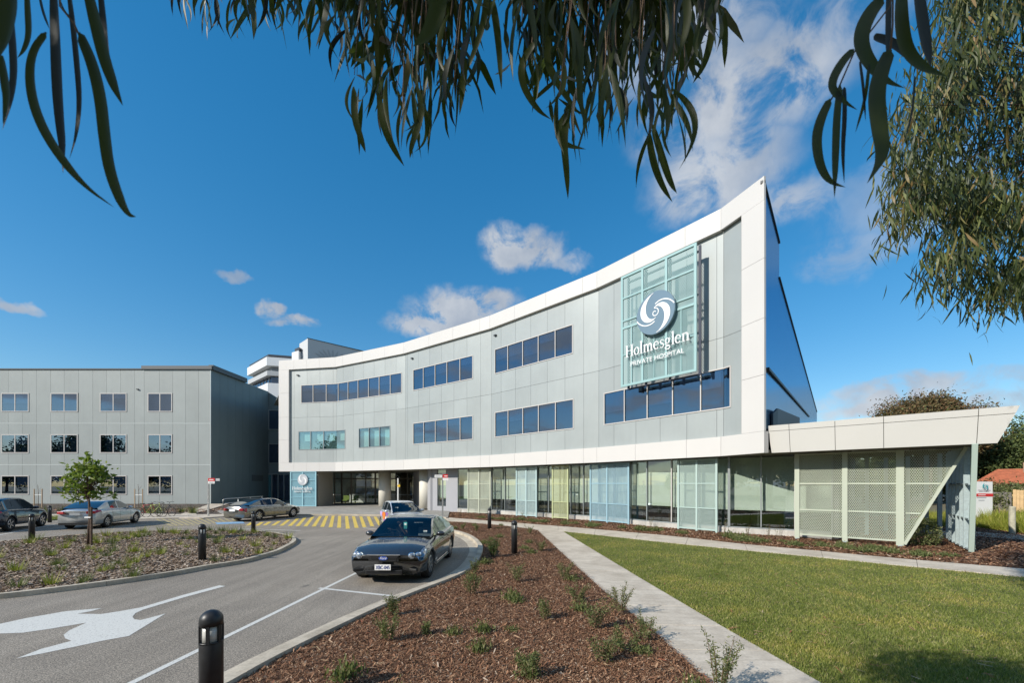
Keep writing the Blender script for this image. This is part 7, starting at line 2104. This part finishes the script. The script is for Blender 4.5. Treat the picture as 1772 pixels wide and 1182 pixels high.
# denser leaf mass above and behind the lens that keeps the sprays in shade
rngc = np.random.default_rng(11)
def hangmass(C, L, Wl, m, name, parent):
    n = len(C); d = rngc.normal(size=(n, 3)) * np.array([.35, .35, .15]); d[:, 2] -= 1; d /= np.linalg.norm(d, axis=1)[:, None]
    b = rngc.normal(size=(n, 3)); b -= d * (b * d).sum(1)[:, None]; b /= np.linalg.norm(b, axis=1)[:, None]; s = np.cross(d, b)
    l = (L * (.6 + .7 * rngc.random(n)))[:, None]; w = (Wl * (.7 + .6 * rngc.random(n)))[:, None] / 2; k = rngc.uniform(-.3, .3, n)[:, None]
    p0 = C; p1 = C + d * l * .33 + b * k * l * .6; p2 = C + d * l * .68 + b * k * l * .75; p3 = C + d * l + b * k * l * .3
    V = np.stack([p0, p1 - s * w, p1 + s * w, p2 - s * w * .8, p2 + s * w * .8, p3], 1).reshape(-1, 3)
    i = np.arange(n)[:, None] * 6
    Fq = np.concatenate([i + np.array([[0, 1, 2, 2]]), i + np.array([[1, 3, 4, 2]]), i + np.array([[3, 5, 4, 4]])])
    T = np.concatenate([i + np.array([[0, 1, 2]]), i + np.array([[1, 3, 4]]), i + np.array([[1, 4, 2]]), i + np.array([[3, 5, 4]])])
    return link(npmesh(name, V, T, m), name, parent, True, 'stuff')


def px_mass(x0, x1, y0, y1, n, Y0, Y1):
    px = rngc.uniform(x0, x1, n); py = y0 + (y1 - y0) * rngc.random(n) ** 1.7; Y = rngc.uniform(Y0, Y1, n)
    return np.stack([(px - CX) / F * Y, Y, HC + (YH - py) / F * Y], 1)


hangmass(np.concatenate([px_mass(590, 820, -160, 25, 170, 1.1, 1.6), px_mass(618, 808, -100, 160, 130, 1.1, 1.5), px_mass(905, 1250, -160, 30, 260, 1.0, 1.5), px_mass(932, 1190, -120, 180, 240, 1.05, 1.5), px_mass(290, 600, -160, -50, 120, 1.2, 1.7), px_mass(430, 600, -120, 0, 110, 1.3, 1.8)]), .15, .017, M_LEAF, 'foliage', OT)


mass = []
for (c, r, k) in (((-1.75, -.55, 4.05), (.75, .5, .65), 2600), ((-2.1, -.3, 3.6), (.6, .45, .5), 1400), ((-1.0, -.75, 4.2), (.7, .4, .5), 1800), ((-.3, -.6, 4.2), (.6, .4, .45), 1400), ((-1.7, -1.2, 5.7), (1.3, 1.1, .8), 2600), ((-.7, -.6, 5.4), (1.2, .9, .7), 2400), ((-2.6, -.4, 5.2), (1.1, 1.0, .8), 1800), ((.3, .2, 5.6), (.9, .7, .5), 1300), ((-1.3, .6, 4.95), (.9, .55, .45), 1500), ((-2.2, -2.2, 7.2), (2.2, 1.8, 1.2), 3800), ((-.2, -1.3, 6.6), (1.5, 1.2, .8), 1500)):
    q = rngc.normal(size=(k, 3)); q /= np.linalg.norm(q, axis=1)[:, None]; q *= (rngc.random(k) ** .4)[:, None]; mass.append(q * np.array(r) + np.array(c))
mass.append(np.stack([rngc.uniform(-.55, -.1, 500) * 1, rngc.uniform(.9, 1.5, 500), rngc.uniform(3.75, 4.4, 500)], 1)); mass.append(np.stack([rngc.uniform(0, .5, 700), rngc.uniform(.9, 1.4, 700), rngc.uniform(3.75, 4.4, 700)], 1))
hangmass(np.concatenate(mass), .16, .018, M_LEAF, 'foliage', OT)

# big gum at the right edge
RT = empty('gum_tree', (10.2, 5.2, 0), label='large drooping gum tree filling the upper right edge', cat='tree')
MB().tube([(10.2, 5.2, 0), (10.0, 5.3, 3), (9.4, 5.5, 5.5), (8.6, 5.6, 7.5)], [.42, .34, .24, .12], 12).build('trunk', M_BARK, RT, smooth=True)
Yr = 5.4
def right_ok(px, py):
    edge = lerp_pts([(0, 1645), (60, 1630), (130, 1575), (200, 1560), (260, 1560), (300, 1545), (330, 1505), (360, 1500), (400, 1520), (430, 1560), (470, 1570), (500, 1640), (530, 1700), (555, 1760)], py); return px > edge
cl = []
while len(cl) < 200:
    px, py = rnd.uniform(1500, 1840), rnd.uniform(-160, 520)
    if not right_ok(px - 4, max(0, py)) or not right_ok(px - 4, py + 34): continue
    if math.sin(px * .045 + py * .02) + math.sin(py * .05 - px * .017) < -.45 and py > -20: continue
    cl.append((px, py, Yr * rnd.uniform(.88, 1.30)))
mbr = MB(); C = []; CS = []
for i, (px, py, Y) in enumerate(cl):
    X, Z_ = (px - CX) / F * Y, HC + (YH - py) / F * Y; c = Vector((X, Y, Z_))
    s0 = Vector((9.2, 5.6, 6.2)).lerp(Vector((8.6, 5.6, 7.4)), rnd.random()); m0 = s0.lerp(c, .6) + Vector((0, 0, .35 + .2 * rnd.random()))
    if i % 3 == 0: mbr.tube([s0, s0.lerp(m0, .6) + Vector((0, 0, .2)), m0, c + Vector((0, 0, .1))], [.035, .018, .009, .003], 5)
    k = 70; q = rngc.normal(size=(k, 3)) * np.array([.09, .20, .17]); C.append(np.array(c)[None] + q)
mbr.build('branch', M_BARKD, RT, kind='stuff')
C = np.concatenate(C)
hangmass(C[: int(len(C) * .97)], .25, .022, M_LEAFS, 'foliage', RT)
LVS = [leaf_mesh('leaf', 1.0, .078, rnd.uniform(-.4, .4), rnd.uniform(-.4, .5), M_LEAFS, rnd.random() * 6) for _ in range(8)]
for k in range(280):
    px, py, Y = rnd.choice(cl); X, Z_ = (px + rnd.gauss(0, 9) - CX) / F * Y, HC + (YH - py) / F * Y
    o = link(rnd.choice(LVS), 'leaf', RT, False); o.location = Vector((X, Y - .10 - .15 * rnd.random(), Z_)) - Vector(RT.location); L = rnd.uniform(.22, .34); o.scale = (L, L, L); o.rotation_euler = (rnd.uniform(-.2, .2), rnd.uniform(-.2, .2), rnd.random() * 6.28)

# trees across the road behind the camera (they show in the window glass)
protos = []
for i in range(3):
    h = (15, 18, 13)[i]; rx = (7, 6.5, 7.5)[i]
    protos.append(tree('dark_tree', -190 + 16 * i, -42, h, [(0, 0, h * .62, rx, rx, h * .34), (rx * .5, 1, h * .45, rx * .8, rx * .7, h * .28), (-rx * .5, 1, h * .42, rx * .7, rx * .7, h * .26)], 9000, .8, .42, M_DTREE, M_BARKD, 'dark roadside tree mirrored in the window glass, one of a row', 'roadside trees mirrored in the windows', trunk_r=.35, cl=110, seed=60 + i))
for k in range(3, 19):
    o = copy_tree(protos[k % 3]); o.location = (-190 + 14.5 * k + rnd.uniform(-3, 3), -42 + rnd.uniform(-9, 5), 0); s_ = rnd.uniform(.8, 1.45)
    o.scale = (s_, s_, s_); o.rotation_euler = (0, 0, rnd.random() * 6)
